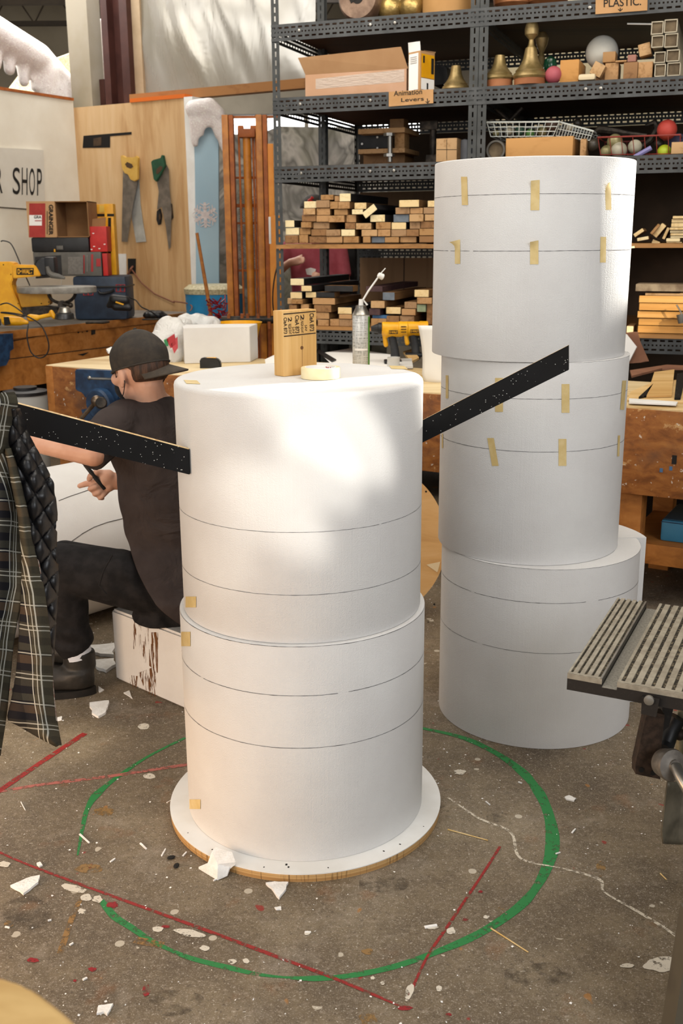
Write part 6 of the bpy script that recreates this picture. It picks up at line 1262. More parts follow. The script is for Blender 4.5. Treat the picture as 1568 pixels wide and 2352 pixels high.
mb = MB(); a_, b_ = S(*zl(1325, 1045), .0985), S(*zl(1325, 1200), .0985); mb.tube([a_, b_], .0012, 5); mb.tube([S(*zl(1250, 1122), .0985), S(*zl(1400, 1122), .0985)], .0012, 5); mb.build('pencil_cross', INK, o)
o = sbox(MB(), (1424, 1040, 1484, 1206), .18, .2, zz3, .02).build('grey_block', mat('grey_plastic_light', '#6d7076', '#7a7d83', 10, rough=.6)); tag(o, 'grey rounded block right of the square wood block on the third shelf', 'block')
# ---- third shelf, right bay: wire baskets, balls, wooden box
def zz_(x, y): return (1080+x/3.213, y/3.213)
def basket(label, pts_top, pts_bot, v, dep, m, nx, ny, name='wire_basket', tilt=0):
    (xa, ya), (xb, yb) = zz_(*pts_top[0]), zz_(*pts_top[1]); (xc, yc), (xd, yd) = zz_(*pts_bot[0]), zz_(*pts_bot[1])
    A, B_, C_, D_ = S(xa, ya, v), S(xb, yb, v), S(xc, yc, v+.02), S(xd, yd, v+.02); bkv = sv*dep
    t = thing(name, label, 'basket', (C_+D_)/2+bkv*.45)
    mb = MB(); mb.tube([A, B_, B_+bkv, A+bkv], .0045, 6, True); mb.build('rim_wire', m, t)
    mb = MB(); bk2 = sv*(dep-.04)
    for i in range(nx+1):
        f = i/nx; mb.tube([A.lerp(B_, f), C_.lerp(D_, f), C_.lerp(D_, f)+bk2, A.lerp(B_, f)+bkv], .0022, 5)
    for j in range(1, ny+1):
        f = j/ny; mb.tube([A.lerp(C_, f), B_.lerp(D_, f), B_.lerp(D_, f)+bkv*(1-.1*f), A.lerp(C_, f)+bkv*(1-.1*f)], .0022, 5, True)
    mb.build('wire_mesh', m, t); return t
WIRE = mat('white_wire', '#b9bdb8', rough=.5); RWIRE = mat('red_wire', '#7c2a22', rough=.5)
# wooden box carries the white baskets
o = MB(); x0, y0 = zz_(258, 1012); x1, y1 = zz_(752, 1150); u0, u1 = U(x0, y1, .05), U(x1, y1, .05); zb_top = S((x0+x1)/2, y0, .05).z
o.box(sp3((u0+u1)/2, .05+.15, (zz3+zb_top)/2), (u1-u0, .3, zb_top-zz3), RS, .003); bx_ = tag(o.build('wooden_box', wood('tan_box', '#b98a52', '#a87a44', axis=0, sc=5)), 'plain tan wooden box under the white wire basket on the third shelf', 'box')
o2 = zz_(0, 0)
t = basket('white wire basket of ornaments on the tan wooden box', ((122, 903), (655, 898)), ((150, 1008), (610, 1004)), .06, .3, WIRE, 11, 3)
t = basket('second white wire basket, tilted, right of the first wire basket', ((660, 900), (905, 968)), ((630, 1002), (880, 1035)), .08, .3, WIRE, 12, 2)
t = basket('red wire basket of ornament balls at right of the third shelf', ((940, 1015), (1548, 994)), ((960, 1142), (1548, 1134)), .04, .3, RWIRE, 7, 1)
OLV = mat('olive_ball', '#7d7650', '#938b66', 12, rough=.35, metal=.3); PLB = mat('pale_ball', '#9c9683', '#b0ab98', 12, rough=.4); DKB = mat('dark_ball', '#2c2720', '#3a342b', 12, rough=.4)
for x, y, r_, v, m_, lb in ((1065, 1048, 54, .12, OLV, 'olive ball on top in the red wire basket'), (1003, 1118, 42, .1, OLV, 'olive ball at the left in the red wire basket'), (1095, 1110, 56, .1, PLB, 'pale ball below the olive ball in the red wire basket'), (1213, 1083, 48, .11, PLB, 'pale ball at the middle of the red wire basket'), (1430, 1123, 50, .1, mat('lime_ball', '#9aa81e', '#aab92c', 10, rough=.5), 'lime green ball in the red wire basket'), (1450, 958, 68, .14, mat('coral_ball', '#aa3a30', '#b8463b', 10, rough=.6), 'coral red ball resting high on the red wire basket'), (1525, 1060, 70, .25, mat('dusk_ball', '#3d3a52', '#4b4762', 30, rough=.8), 'dark purple ball at the right end of the red wire basket'), (1390, 1062, 34, .2, DKB, 'small dark ball beside the lime green ball'), (905, 1070, 44, .12, DKB, 'dark ball between the wooden box and the red wire basket'),
    (285, 968, 26, .16, PLB, 'silver ball in the white wire basket'), (365, 965, 34, .2, mat('teal_ball', '#3f5a4c', rough=.4), 'dull green ball in the white wire basket'), (440, 985, 30, .14, mat('leaf_ball', '#4e7a3c', rough=.4), 'leaf green ball in the white wire basket'), (530, 970, 34, .2, OLV, 'olive ball in the white wire basket'), (600, 925, 46, .22, mat('brown_ball', '#5b4438', rough=.5), 'brown ball at the right of the white wire basket'), (190, 985, 24, .14, OLV, 'small olive ball at the left of the white wire basket'), (790, 910, 30, .2, DKB, 'dark ball on the tilted white wire basket'), (730, 940, 26, .16, PLB, 'pale ball on the tilted white wire basket')):
    p = S(*zz_(x, y), v); rr_ = r_/3.213*p.y/2386.3; tag(MB().ball(p, rr_, seg=24).build('ornament_ball', m_), lb, 'ball')
t = thing('pipe_elbow', 'dark grey pipe with open round end left of the tan wooden box', 'pipe', onshelf(1140, z3_, .1)); c_ = S(*zz_(186, 1092), .04); c_.z = zz3+.051
mb = MB(); mb.lathe([(.05, .5), (.05, 0), (.041, 0), (.04, .3)], c_, sv, 28, cap=False); mb.build('pipe', mat('pipe_grey', '#4d4a45', '#5c5953', 12, rough=.6), t); mb = MB(); mb.lathe([(.04, .02), (.001, .021)], c_, sv, 28); mb.build('pipe_bore', TIN, t)
o = MB(); x0, y0 = zz_(806, 1025); x1, y1 = zz_(850, 1150); u0, u1 = U(x0, y1, .06), U(x1, y1, .06); o.box(sp3((u0+u1)/2, .12, (zz3+S(x0, y0, .06).z)/2), (u1-u0, .12, S(x0, y0, .06).z-zz3), RS, .003); tag(o.build('wood_block', LW[1]), 'narrow upright wood block right of the tan wooden box', 'wood block')
o = MB(); p = S(*zz_(1528, 1128), .05); o.box(V((p.x, p.y, zz3+.03)), (.06, .06, .056), RS, .003); tag(o.build('wood_cube', LW[3]), 'small wooden cube at the right end of the red wire basket', 'wood block')
def sticks(name, label, pts, r_, m_, v): mb = MB(); mb.tube([S(*zz_(*p), v) for p in pts], r_, 8); return tag(mb.build(name, m_), label, 'tool')
sticks('metal_bar', 'dark V-shaped metal bar leaning at the back of the third shelf', [(195, 805), (290, 890), (385, 795)], .014, DSTEEL, .42)
sticks('lever_tool', 'dark jointed lever lying across the red wire basket', [(905, 985), (950, 955), (1040, 965), (1160, 985), (1300, 1000)], [.01, .022, .02, .014, .01], DSTEEL, .22)
sticks('lever_tool', 'dark curved lever rising beside the coral red ball', [(1270, 1080), (1330, 1030), (1380, 950), (1360, 900), (1290, 925)], [.014, .02, .022, .018, .006], DSTEEL, .24)
sticks('violet_bar', 'violet flat bar leaning in the red wire basket', [(1210, 1160), (1335, 1090)], .012, mat('violet', '#7d78a8', rough=.6), .05)
# lower shelf: tan tub
p = onshelf(784, .38, .1); t = prop_lathe('tan_tub', 'tan paper tub under the lower shelf beam behind the spray can', 'tub', 784, .38, .25, [(.07, 0), (.08, .42), (.001, .42)], mat('tan_tub_m', '#a88a66', rough=.8))
# ================================================================== beyond the opening: lift mast, blue panel, painted backdrop, two people
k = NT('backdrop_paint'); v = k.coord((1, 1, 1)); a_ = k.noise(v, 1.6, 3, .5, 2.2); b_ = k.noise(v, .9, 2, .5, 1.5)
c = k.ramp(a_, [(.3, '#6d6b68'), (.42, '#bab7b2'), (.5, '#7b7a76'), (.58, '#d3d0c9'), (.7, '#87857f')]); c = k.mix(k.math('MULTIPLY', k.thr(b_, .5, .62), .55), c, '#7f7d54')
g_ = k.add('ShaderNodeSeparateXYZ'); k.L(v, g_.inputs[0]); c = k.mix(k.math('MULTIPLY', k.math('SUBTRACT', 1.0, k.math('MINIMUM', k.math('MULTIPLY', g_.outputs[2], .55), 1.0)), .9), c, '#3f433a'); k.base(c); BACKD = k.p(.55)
Yk = 10.2
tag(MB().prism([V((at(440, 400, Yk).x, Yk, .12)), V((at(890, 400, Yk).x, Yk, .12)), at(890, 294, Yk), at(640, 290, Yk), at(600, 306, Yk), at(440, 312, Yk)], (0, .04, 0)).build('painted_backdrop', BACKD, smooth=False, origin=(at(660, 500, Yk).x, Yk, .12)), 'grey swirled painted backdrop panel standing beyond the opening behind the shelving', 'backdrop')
mb = MB(); mb.box((at(660, 500, Yk).x, Yk+.1, .06), (1.9, .3, .12)); tag(mb.build('backdrop_plinth', DSTEEL), 'dark low plinth under the grey painted backdrop', 'plinth')
GLIT = None
k = NT('glitter_icing'); v = k.coord(); n_ = k.noise(v, 130, 2, .6); k.base(k.mix(k.thr(k.noise(v, 70, 3, .7), .5, .7), k.ramp(k.noise(v, 9, 3), [(.35, '#dfd4d1'), (.65, '#ece5e5')]), '#fbfaf4'))
k.bump(n_, .9, .012); GLIT = k.p(.35, 0, .8)
GLITG = mat('glitter_gold', '#a9a07c', '#cfc8a6', 60, rough=.4, bump=(130, .8))
def icing(name, label, balls, voxel, P, m=GLIT, cat='prop icing'):
    b = MB()
    for q in balls:
        if len(q) == 3: b.ball(P(q[0], q[1]), q[2])
        else: b.cap(P(q[0], q[1]), P(q[2], q[3]), q[4], q[5])
    c_ = P(balls[0][0], balls[0][1]); t = thing(name, label, cat, c_); b.remesh('icing_body', m, voxel, t, 4, .5); return t
PL = lambda x, y: onL(x, y, -.42)
ic1 = icing('glitter_icing', 'white glittery icing prop with drips above the white wall at upper left', [(-30, 60, 20, 95, .13, .14), (20, 95, 85, 135, .14, .14), (85, 135, 150, 190, .14, .09), (150, 190, 160, 240, .09, .07), (100, 160, 110, 240, .14, .1), (22, 100, 22, 160, .07, .05), (52, 130, 55, 188, .075, .045), (82, 150, 80, 200, .07, .045), (-8, 90, -8, 150, .06, .045), (110, 180, 112, 225, .07, .05), (130, 190, 135, 240, .1, .08)], .02, PL)
tag(MB().prism([onL(60, 160, -.75), onL(175, 118, -.75), onL(175, 240, -.75), onL(0, 240, -.75)], nL*.05).build('glitter_sheet', GLITG, smooth=False), 'dull gold glitter sheet behind the white icing prop', 'sheet')
for x in (125, 150): mb = MB(); p_ = PL(x, 190); mb.cyl((p_.x, p_.y, 0), (p_.x, p_.y, p_.z), .04); mb.build('added_mount_post', DKBENCH, ic1)  # unseen posts, added to carry the icing prop from the floor
PB = lambda x, y: on(x, y, P1+dL*.35, dL)
ic3 = icing('glitter_icing', 'thin glittery icing strip seen between the beige and dark columns', [(236, 55, 243, 110, .05, .06), (243, 110, 246, 200, .06, .07)], .02, PB)
mb = MB(); p_ = PB(248, 200); mb.cyl((p_.x, p_.y+.08, 0), (p_.x, p_.y+.08, p_.z), .03); mb.build('added_mount_post', DKBENCH, ic3)  # made-up post, hidden behind the partition, so the icing strip stands on something
Yb2 = 8.85
t = thing('blue_scenery_flat', 'tall pale blue scenery flat with snowflake and glittery icing, beside the plywood partition', 'scenery', V((at(472, 600, Yb2).x, Yb2, 0)))
k = NT('ice_blue'); k.base(k.ramp(k.noise(k.coord(), 1.5, 2), [(.35, '#8fb0c4'), (.65, '#a3c0d0')])); ICE = k.p(.5)
mb = MB(); mb.prism([V((at(446, 700, Yb2).x, Yb2, .4)), V((at(498, 700, Yb2).x, Yb2, .4)), at(501, 262, Yb2), at(446, 255, Yb2)], (0, .06, 0)); mb.build('board', ICE, t)
sc_ = at(471, 494, Yb2-.004)
mb = MB()
for i in range(6):
    d_ = V((math.cos(R(60*i+30)), 0, math.sin(R(60*i+30)))); p_ = V((d_.z, 0, -d_.x)); s_ = .1
    for a_, b_, w_ in ((0, 1, .015), (.45, .7, .012), (.7, .95, .012)):
        if a_ == 0: q = [sc_+p_*w_, sc_+d_*s_+p_*w_*.7, sc_+d_*s_-p_*w_*.7, sc_-p_*w_]; mb.prism(q, (0, -.002-.0002*i, 0))
        else:
            for sg in (-1, 1): e_ = (d_*.5+p_*sg*.87); q = [sc_+d_*s_*a_-e_*.0+p_*.008, sc_+d_*s_*a_+e_*.045+p_*.008, sc_+d_*s_*a_+e_*.045-p_*.008, sc_+d_*s_*a_-p_*.008]; mb.prism(q, (0, -.003-.0002*i, 0))
mb.build('snowflake', mat('snow_pink', '#c8bfc0', '#d6cfcf', 40, rough=.7), t)
PC = lambda x, y: at(x, y, Yb2-.1)
b = MB()
for q in [(445, 250, 480, 245, .07, .07), (480, 245, 500, 262, .07, .06), (445, 255, 448, 330, .05, .03), (458, 262, 462, 305, .04, .03), (472, 255, 474, 285, .045, .03), (490, 258, 500, 310, .05, .03), (500, 270, 508, 330, .045, .025), (505, 290, 515, 345, .04, .025)]: b.cap(PC(q[0], q[1]), PC(q[2], q[3]), q[4], q[5])
b.remesh('icing', GLIT, .016, t, 4)
t = thing('blue_tub', 'bright blue tub with snowy white rim at the foot of the pale blue flat', 'tub', V((at(490, 690, 8.5).x, 8.5, 0)))
mb = MB(); zt_ = at(490, 668, 8.5).z; mb.lathe([(.2, .001), (.23, zt_)], V((at(492, 690, 8.5).x, 8.5, 0)), seg=36); mb.build('tub_wall', mat('bright_blue', '#1f7fb4', '#2a8cc0', 6, rough=.5), t)
mb = MB(); mb.lathe([(.235, zt_-.02), (.24, zt_+.02), (.2, zt_+.05), (.001, zt_+.055)], V((at(492, 690, 8.5).x, 8.5, 0)), seg=36); mb.build('snowy_rim', GLITG, t)
t = thing('red_tinsel', 'dark red tinsel bunch on the floor before the blue tub', 'tinsel', V((at(500, 725, 8.1).x, 8.1, 0)))
b = MB()
for i in range(60):
    c_ = at(rnd.uniform(478, 520), rnd.uniform(695, 740), 8.1); b.tube([c_, c_+V((rnd.uniform(-.05, .05), rnd.uniform(-.05, .05), rnd.uniform(-.02, .06)))], .006, 4)
b.build('tinsel_strands', mat('tinsel_red', '#7c1820', '#93202a', 40, rough=.35), t); t.children[-1]['kind'] = 'stuff'
b1_, b2_ = at(470, 640, 8.14), at(452, 535, 8.16); b0_ = b1_+(b1_-b2_)*((b1_.z-.003)/(b2_.z-b1_.z))
t = tag(MB().tube([b0_, b1_, b2_], [.016, .014, .012], 10).build('broom_handle', DKBENCH), 'old wooden handle leaning on the white partition edge', 'broom')
# --- orange lift mast
Ym = 7.85
def mx(px): return at(px, 500, Ym).x
ztm = at(560, 263, Ym).z
t = thing('lift_mast', 'tall orange material lift mast standing left of the shelving', 'lift', V((mx(575), Ym, 0)))
def mpost(n_, x0, x1, y_off, dep, m, z0=0, z1=None):
    mb = MB(); z1 = ztm if z1 is None else z1; mb.box(((mx(x0)+mx(x1))/2, Ym+y_off+dep/2, (z0+z1)/2), (mx(x1)-mx(x0), dep, z1-z0), None, .004); return mb.build(n_, m, t)
for x0, x1 in ((516, 530), (592, 606)): mpost('mast_flange', x0, x1, 0, .1, ORANGE)
for x0, x1 in ((531, 541), (607, 617)): mpost('mast_channel', x0, x1, .015, .1, RUSTY)
mpost('mast_plate', 618, 631, -.01, .02, mat('bright_orange', '#d07f1e', '#d98c2a', 10, rough=.5), 0, at(620, 330, Ym).z); mpost('lower_plate', 618, 643, -.03, .015, mat('bright_orange', '#d07f1e'), 0, at(620, 495, Ym).z)
mpost('white_decal', 617, 622, -.034, .003, WHITE, at(620, 560, Ym).z, at(620, 498, Ym).z)
mb = MB(); mb.cyl((mx(571), Ym+.05, .1), (mx(570), Ym+.05, at(570, 300, Ym).z), .029); mb.build('hydraulic_ram', ORANGE, t)
for x in (552, 584, 590): mb = MB(); mb.cyl((mx(x), Ym+.06, .1), (mx(x), Ym+.06, at(570, 300, Ym).z), .008, seg=8); mb.build('lift_chain', RUSTY, t)
for y0, y1 in ((262, 267), (404, 408), (467, 475), (510, 514), (620, 625)):
    mb = MB(); z0, z1 = at(570, y1, Ym).z, at(570, y0, Ym).z; mb.box(((mx(517)+mx(640 if y0 < 270 else 606))/2, Ym+.13, (z0+z1)/2), (mx(640 if y0 < 270 else 606)-mx(517), .03, max(z1-z0, .015))); mb.build('cross_bar', RUSTY, t)
mb = MB(); c_ = at(566, 305, Ym); mb.box(c_+V((0, .05, 0)), (.12, .1, .06), None, .01)
for dx in (-.045, .045): mb.lathe([(.035, -.02), (.035, .02)], c_+V((dx, .05, .02)), (1, 0, 0), 16)
mb.build('pulley_head', RUSTY, t)
k = NT('mesh_guard'); v = k.coord((1, 1, 1), rot=(0, R(45), 0)); ch = k.add('ShaderNodeTexBrick'); ch.inputs['Scale'].default_value = 22; ch.inputs['Mortar Size'].default_value = .03; ch.offset = 0; ch.inputs['Color1'].default_value = ch.inputs['Color2'].default_value = (0, 0, 0, 1); ch.inputs['Mortar'].default_value = (1, 1, 1, 1); sw = k.add('ShaderNodeSeparateXYZ'); k.L(v, sw.inputs[0]); cb = k.add('ShaderNodeCombineXYZ'); k.L(sw.outputs[0], cb.inputs[0]); k.L(sw.outputs[2], cb.inputs[1]); k.L(cb.outputs[0], ch.inputs['Vector']); k.base('#6f655a'); k.alpha(ch.outputs['Color']); MESHG = k.p(.5, .3)
mb = MB(); mb.sheet([[at(548, 620, Ym+.18), at(596, 620, Ym+.18)], [at(548, 450, Ym+.18), at(596, 450, Ym+.18)]]); mb.build('mesh_guard', MESHG, t)
mb = MB(); z_ = at(570, 734, Ym-.1).z; mb.cyl((mx(505), Ym-.12, z_), (mx(645), Ym-.12, z_), .028); mb.build('base_bar', DSTEEL, t)
mb = MB(); mb.box((mx(575), Ym+.05, .05), (mx(650)-mx(508), .3, .1), None, .01); mb.build('base', RUSTY, t)
for x in (522, 553, 566, 590, 615): mb = MB(); mb.box((mx(x), Ym-.13, z_-.01), (.022, .03, .11)); mb.build('base_lug', RUSTY, t)
cable('wire_loop', 'thin dark wire looping beside the bright orange mast plate', [(640, 600, 7.7), (630, 640, 7.7), (626, 690, 7.7), (632, 735, 7.7), (645, 750, 7.65)], .005)
# --- two people at work behind the shelving
def worker(label, px, Y, hgt, shirt, face, arms, skin=SKIN, cap=None):
    X = at(px, 600, Y).x; o = V((X, Y, 0)); f = V((face[0], face[1], 0)).normalized(); l = V((-f.y, f.x, 0)); s = hgt/1.75
    def P(a, b, z): return o+f*a*s+l*b*s+UP*z*s
    t = thing('person', label, 'person', o); b = MB()
    b.ball(P(0, 0, 1.64), .105*s, (.95, .78, 1.08), fr(f, l, UP)); b.ball(P(.035, 0, 1.575), .06*s); b.cap(P(.09, 0, 1.64), P(.108, 0, 1.6), .01*s, .014*s)
    for sg in (-1, 1): b.ball(P(-.005, sg*.08, 1.63), .022*s, (.8, .4, 1.4), fr(f, l, UP)); b.ball(P(.085, sg*.03, 1.665), .012*s)
    b.ball(P(.088, 0, 1.565), .014*s, (.8, 1.6, .6), fr(f, l, UP))
    b.cap(P(-.01, 0, 1.58), P(-.01, 0, 1.42), .056*s, .065*s); b.loft([(P(0, 0, z), l*a*s, f*c*s) for z, a, c in ((1.44, .1, .07), (1.38, .16, .09), (1.2, .15, .1), (1.0, .135, .09), (.9, .15, .1))])
    for sg in (-1, 1): b.cap(P(0, sg*.1, .9), P(.01, sg*.1, .5), .08*s, .055*s); b.cap(P(.01, sg*.1, .5), P(-.01, sg*.1, .08), .052*s, .036*s); b.cap(P(-.02, sg*.1, .04), P(.14, sg*.12, .03), .035*s, .03*s)
    for sg, (el, wr, hd) in zip((-1, 1), arms):
        sh = P(0, sg*.19, 1.38); e_, w_, h_ = P(*el), P(*wr), P(*hd); b.cap(sh, e_, .045*s, .038*s); b.cap(e_, w_, .038*s, .027*s); b.cap(w_, w_.lerp(h_, .5), .028*s, .032*s); d_ = (h_-w_).normalized(); q_ = d_.orthogonal().normalized()
        for i in range(4): b.cap(w_.lerp(h_, .5)+q_*(i-1.5)*.019*s, h_+q_*(i-1.5)*.017*s-d_*abs(i-1.3)*.008, .0095*s, .008*s, 8)
        b.cap(w_.lerp(h_, .3)+q_*.03*s, w_.lerp(h_, .75)+q_*.052*s, .011*s, .009*s, 8)
    b.remesh('body', skin, .008, t, 3)
    b = MB(); b.loft([(P(0, 0, z), l*a*s, f*c*s) for z, a, c in ((1.46, .085, .08), (1.43, .13, .09), (1.38, .195, .112), (1.2, .188, .125), (1.0, .178, .12), (.82, .195, .13))])
    for sg, (el, wr, hd) in zip((-1, 1), arms): sh = P(0, sg*.19, 1.38); e_ = P(*el); b.ball(sh, .068*s); b.cyl(sh, sh.lerp(e_, .75), .066*s, .058*s)
    b.remesh('tshirt', shirt, .01, t, 4, .5, lambda co: co+V((.0, .008*noise.noise(co*11), 0)))
    b = MB(); b.loft([(P(0, 0, z), l*a*s, f*c*s) for z, a, c in ((.95, .16, .11), (.85, .18, .125), (.76, .16, .12))])
    for sg in (-1, 1): b.cap(P(0, sg*.1, .82), P(.01, sg*.1, .5), .095*s, .07*s); b.cap(P(.01, sg*.1, .5), P(-.01, sg*.1, .1), .068*s, .055*s)
    b.remesh('trousers', TRO, .012, t, 4)
    for sg in (-1, 1): b = MB(); b.cap(P(-.03, sg*.1, .05), P(.14, sg*.12, .045), .05*s, .045*s); b.remesh('shoe', BOOT, .012, t, 3, .5, lambda co: V((co.x, co.y, max(co.z, .001))))
    if cap:
        k = MB(); k.ball(P(-.005, 0, 1.655), .125*s, (1, .86, .95), fr(f, l, UP), 32); cut = [v_ for v_ in k.bm.verts if v_.co.z < P(0, 0, 1.665).z]; bmesh.ops.delete(k.bm, geom=cut, context='VERTS'); c_ = k.build('cap', CAPM, t, ang=70)
        k = MB(); k.prism([P(.08+.12*math.cos(R(a)), .08*math.sin(R(a)), 1.668) for a in range(-90, 91, 15)], UP*.008); k.build('brim', CAPM, c_)
        k = MB(); q = P(.1, 0, 1.72)
        for e_ in ((0, 0, .02, .03), (0, 0, .04, -.012), (0, 0, -.035, -.018), (-.012, .004, .03, .022)): k.tube([q+l*e_[0]*s+UP*e_[1]*s+f*.012, q+l*e_[2]*s+UP*e_[3]*s+f*.012], .007*s, 6)
        k.build('red_emblem', RED, c_)
    else: k = MB(); k.ball(P(-.015, 0, 1.665), .112*s, (.95, .84, 1.0), fr(f, l, UP), 24); [setattr(v_, 'co', v_.co-f*max(0, (v_.co-P(.03, 0, 1.66)).dot(f))*.9) for v_ in k.bm.verts]; k.build('hair', HAIR, t)
    return t, P, f, l
PINKSH = mat('red_tshirt', '#9a4450', '#a8525e', 12, rough=.9)
t, P_, f_, l_ = worker('person in a red T-shirt and black cap standing behind the shelving', 722, 8.35, 1.80, PINKSH, (-.25, -1), (((.1, -.31, 1.17), (.25, -.12, 1.28), (.26, .0, 1.30)), ((.06, .26, 1.1), (.2, .12, 1.15), (.22, .04, 1.2))), cap=True)
mb = MB(); mb.prism([P_(.145, -.02+a, 1.19+b) for a, b in ((0, 0), (.06, -.01), (.07, .04), (.03, .05), (-.01, .04))], f_*.004); mb.build('shirt_print', WHITE, t)
worker('person in a black T-shirt behind the shelving, right of the red shirt', 805, 8.7, 1.72, mat('black_tshirt', '#151516', '#1f1f20', 12, rough=.9), (.3, -1), (((.05, -.28, 1.1), (.2, -.2, .98), (.26, -.16, .96)), ((.05, .27, 1.1), (.16, .25, .9), (.18, .24, .82))))

# ================================================================== sanding machine with grooved table at the right edge
zM = .62; FLm, BLm, FRm = fl(1303, 1545, zM), fl(1418, 1372, zM), fl(1568, 1592, zM)
eM = (FRm-FLm).normalized(); gM = (BLm-FLm); LM = gM.length; gM.normalize()
def mc_(s, g, z=0): return FLm+eM*s+gM*g+UP*z
sA, sB = (fl(1382, 1559.5, zM)-FLm).dot(eM), (fl(1417, 1566, zM)-FLm).dot(eM)
wE = .42
t = thing('sanding_machine', 'machine with grooved metal table and crank at the right edge of the photo', 'machine', V((FLm.x+.3, FLm.y+.1, 0)))
ALU = mat('worn_table_alu', '#8f8778', '#a79f8f', 40, rough=.42, metal=.25); DUSTG = mat('groove_dust', '#2d2922', '#8d8069', 150, rough=.9, lo=.5, hi=.68); CASTB = mat('cast_black', '#1d1814', '#2b2520', 120, rough=.6, lo=.55, hi=.75)
def mp(mb, s0, s1, g0, g1, z0, z1): mb.prism([mc_(s0, g0, z0), mc_(s1, g0, z0), mc_(s1, g1, z0), mc_(s0, g1, z0)], UP*(z1-z0)); return mb
mb = MB(); mb.prism([mc_(s_, 0, z) for s_, z in ((0, -.038), (wE, -.038), (wE, -.0115), (sB, -.0115), (sB, -.019), (sA, -.019), (sA, -.0115), (0, -.0115))], gM*LM); mb.build('table_casting', CASTB, t, smooth=False)
mb = MB(); mp(mb, 0, sA, 0, LM, -.0115, -.004); mp(mb, sB, wE, 0, LM, -.0115, -.004); mb.build('groove_floor', DUSTG, t, smooth=False)
mb = MB(); mp(mb, sA+.0005, sB-.0005, .0, LM, -.019, -.0178); mb.build('slot_floor', mat('slot_grey', '#77736a', '#8d897f', 200, rough=.7), t, smooth=False)
for (s0, s1, n_) in ((0, sA, 5), (sB, wE, 11)):
    per = (s1-s0)/n_ if n_ == 5 else .0198
    mb = MB(); ridge = .62
    for i in range(n_+1):
        c_ = s0+i*per; a = max(c_-per*ridge/2, s0); b_ = min(c_+per*ridge/2, s1)
        if b_ > a: mp(mb, a, b_, 0, LM, -.004, 0)
    mp(mb, s0, s1, 0, .008, -.0042, -.0002); mp(mb, s0, s1, 0, -.0015, -.012, -.001)
    mb.build('ribbed_plate', ALU, t, smooth=False)
mb = MB(); mp(mb, sA-.004, sA, 0, LM, -.0118, .0004); mb.build('bright_edge', STEEL, t, smooth=False)
Ya = FLm.y+.12
BRNS = mat('rust_brown_steel', '#2f241b', '#45352a', 60, rough=.6, metal=.3)
def mplate(n_, pts, Y, th, m, bev=0.0):
    mb = MB(); mb.prism([at(x, y, Y) for x, y in pts], (0, th, 0)); return mb.build(n_, m, t, smooth=False)
Yp_ = Ya-.02
def onT(px, py, l=.002): return on(px, py, FLm-gM*l, gM)
mb = MB(); mb.prism([onT(x, y, .001) for x, y in ((1476, 1596), (1516, 1602), (1508, 1642), (1474, 1634))], -gM*.012); mb.build('hinge_lug', CASTB, t, smooth=False)
mplate('table_bracket', [(1486, 1632), (1526, 1642), (1514, 1760), (1516, 1790), (1459, 1778), (1459, 1755)], Yp_, .03, BRNS)
mplate('brace', [(1520, 1612), (1553, 1600), (1536, 1668), (1522, 1680)], Yp_+.05, .03, CASTB)
for x, y in ((1472, 1768), (1499, 1775)): mb = MB(); mb.lathe([(.006, 0), (.006, .002)], at(x, y, Yp_-.001), (0, -1, 0), 14); mb.build('bolt_hole', INK, t)
mb = MB(); mb.lathe([(.010, 0), (.010, .006), (.005, .007)], onT(1490.5, 1607, .013), -gM, 18); mb.build('hinge_bolt', STEEL, t)
mb = MB(); c_ = at(1541, 1757, Yp_-.06); ax = V((.35, -.9, .25)).normalized(); mb.lathe([(.012, -.05), (.03, -.03), (.036, .0), (.034, .006), (.014, .01), (.013, .014)], c_, ax, 32); mb.build('crank_cone', mat('crank_grey', '#6b655e', '#7d766d', 50, rough=.5, metal=.5), t)
mb = MB(); p_ = c_+ax*.014; mb.tube([p_, p_+V((.004, -.03, -.012)), p_+V((.016, -.05, -.035)), p_+V((.05, -.055, -.045)), p_+V((.1, -.055, -.04))], .0125, 14); mb.build('crank_handle', STEEL, t)
mb = MB(); mb.tube([at(1556, 1648, Yp_+.1), at(1540, 1675, Yp_+.1), at(1528, 1710, Yp_+.08), at(1522, 1725, Yp_+.06)], .02, 12); mb.build('hose', BLACKP, t)
mb = MB(); mb.cyl(at(1571, 1560, Yp_+.12), at(1560, 1740, Yp_+.12), .011); mb.build('clamp_rod', mat('rod_cream', '#a39a80', '#8d8468', 30, rough=.4, metal=.4), t)
mb = MB(); mb.ball(at(1560, 1687, Yp_+.1), .014); mb.build('rod_collar', BRNS, t)
g = []
Yg_ = Yp_-.02
for j in range(11):
    f = j/10; y = 1795+(1938-1795)*f; xl = 1531-16*f**.8+(6*max(0, f-.85)/.15)
    g.append([at(xl, y, Yg_), at(xl+3, y, Yg_-.006), at(xl+10, y+1, Yg_+.004), at(xl+40, y+2, Yg_+.03), at(xl+120, y+4, Yg_+.03)])
mb = MB(); mb.sheet(g); o = mb.build('dust_guard', mat('guard_grey', '#5a5448', '#7d7565', 12, rough=.4, metal=.35), t); o.modifiers.new('s', 'SOLIDIFY').thickness = .004
xc = at(1700, 1700, Ya).x
mb = MB(); mb.box((xc+.03, Ya+.02, .32), (.16, .2, .64), None, .01); mb.build('pedestal', mat('machine_green', '#5f6350', '#6e7260', 8, rough=.5), t)
mb = MB(); pf = V((at(1573, 2180, 1.62).x, 1.62, 0)); mb.prism([pf+V((-.012, 0, .0)), pf+V((.2, .0, 0)), pf+V((.2, 0, .3)), pf+V((.006, 0, .3))], (0, .06, 0)); mb.build('machine_foot', mat('foot_brown', '#4a4338', '#575042', 8, rough=.6), t)
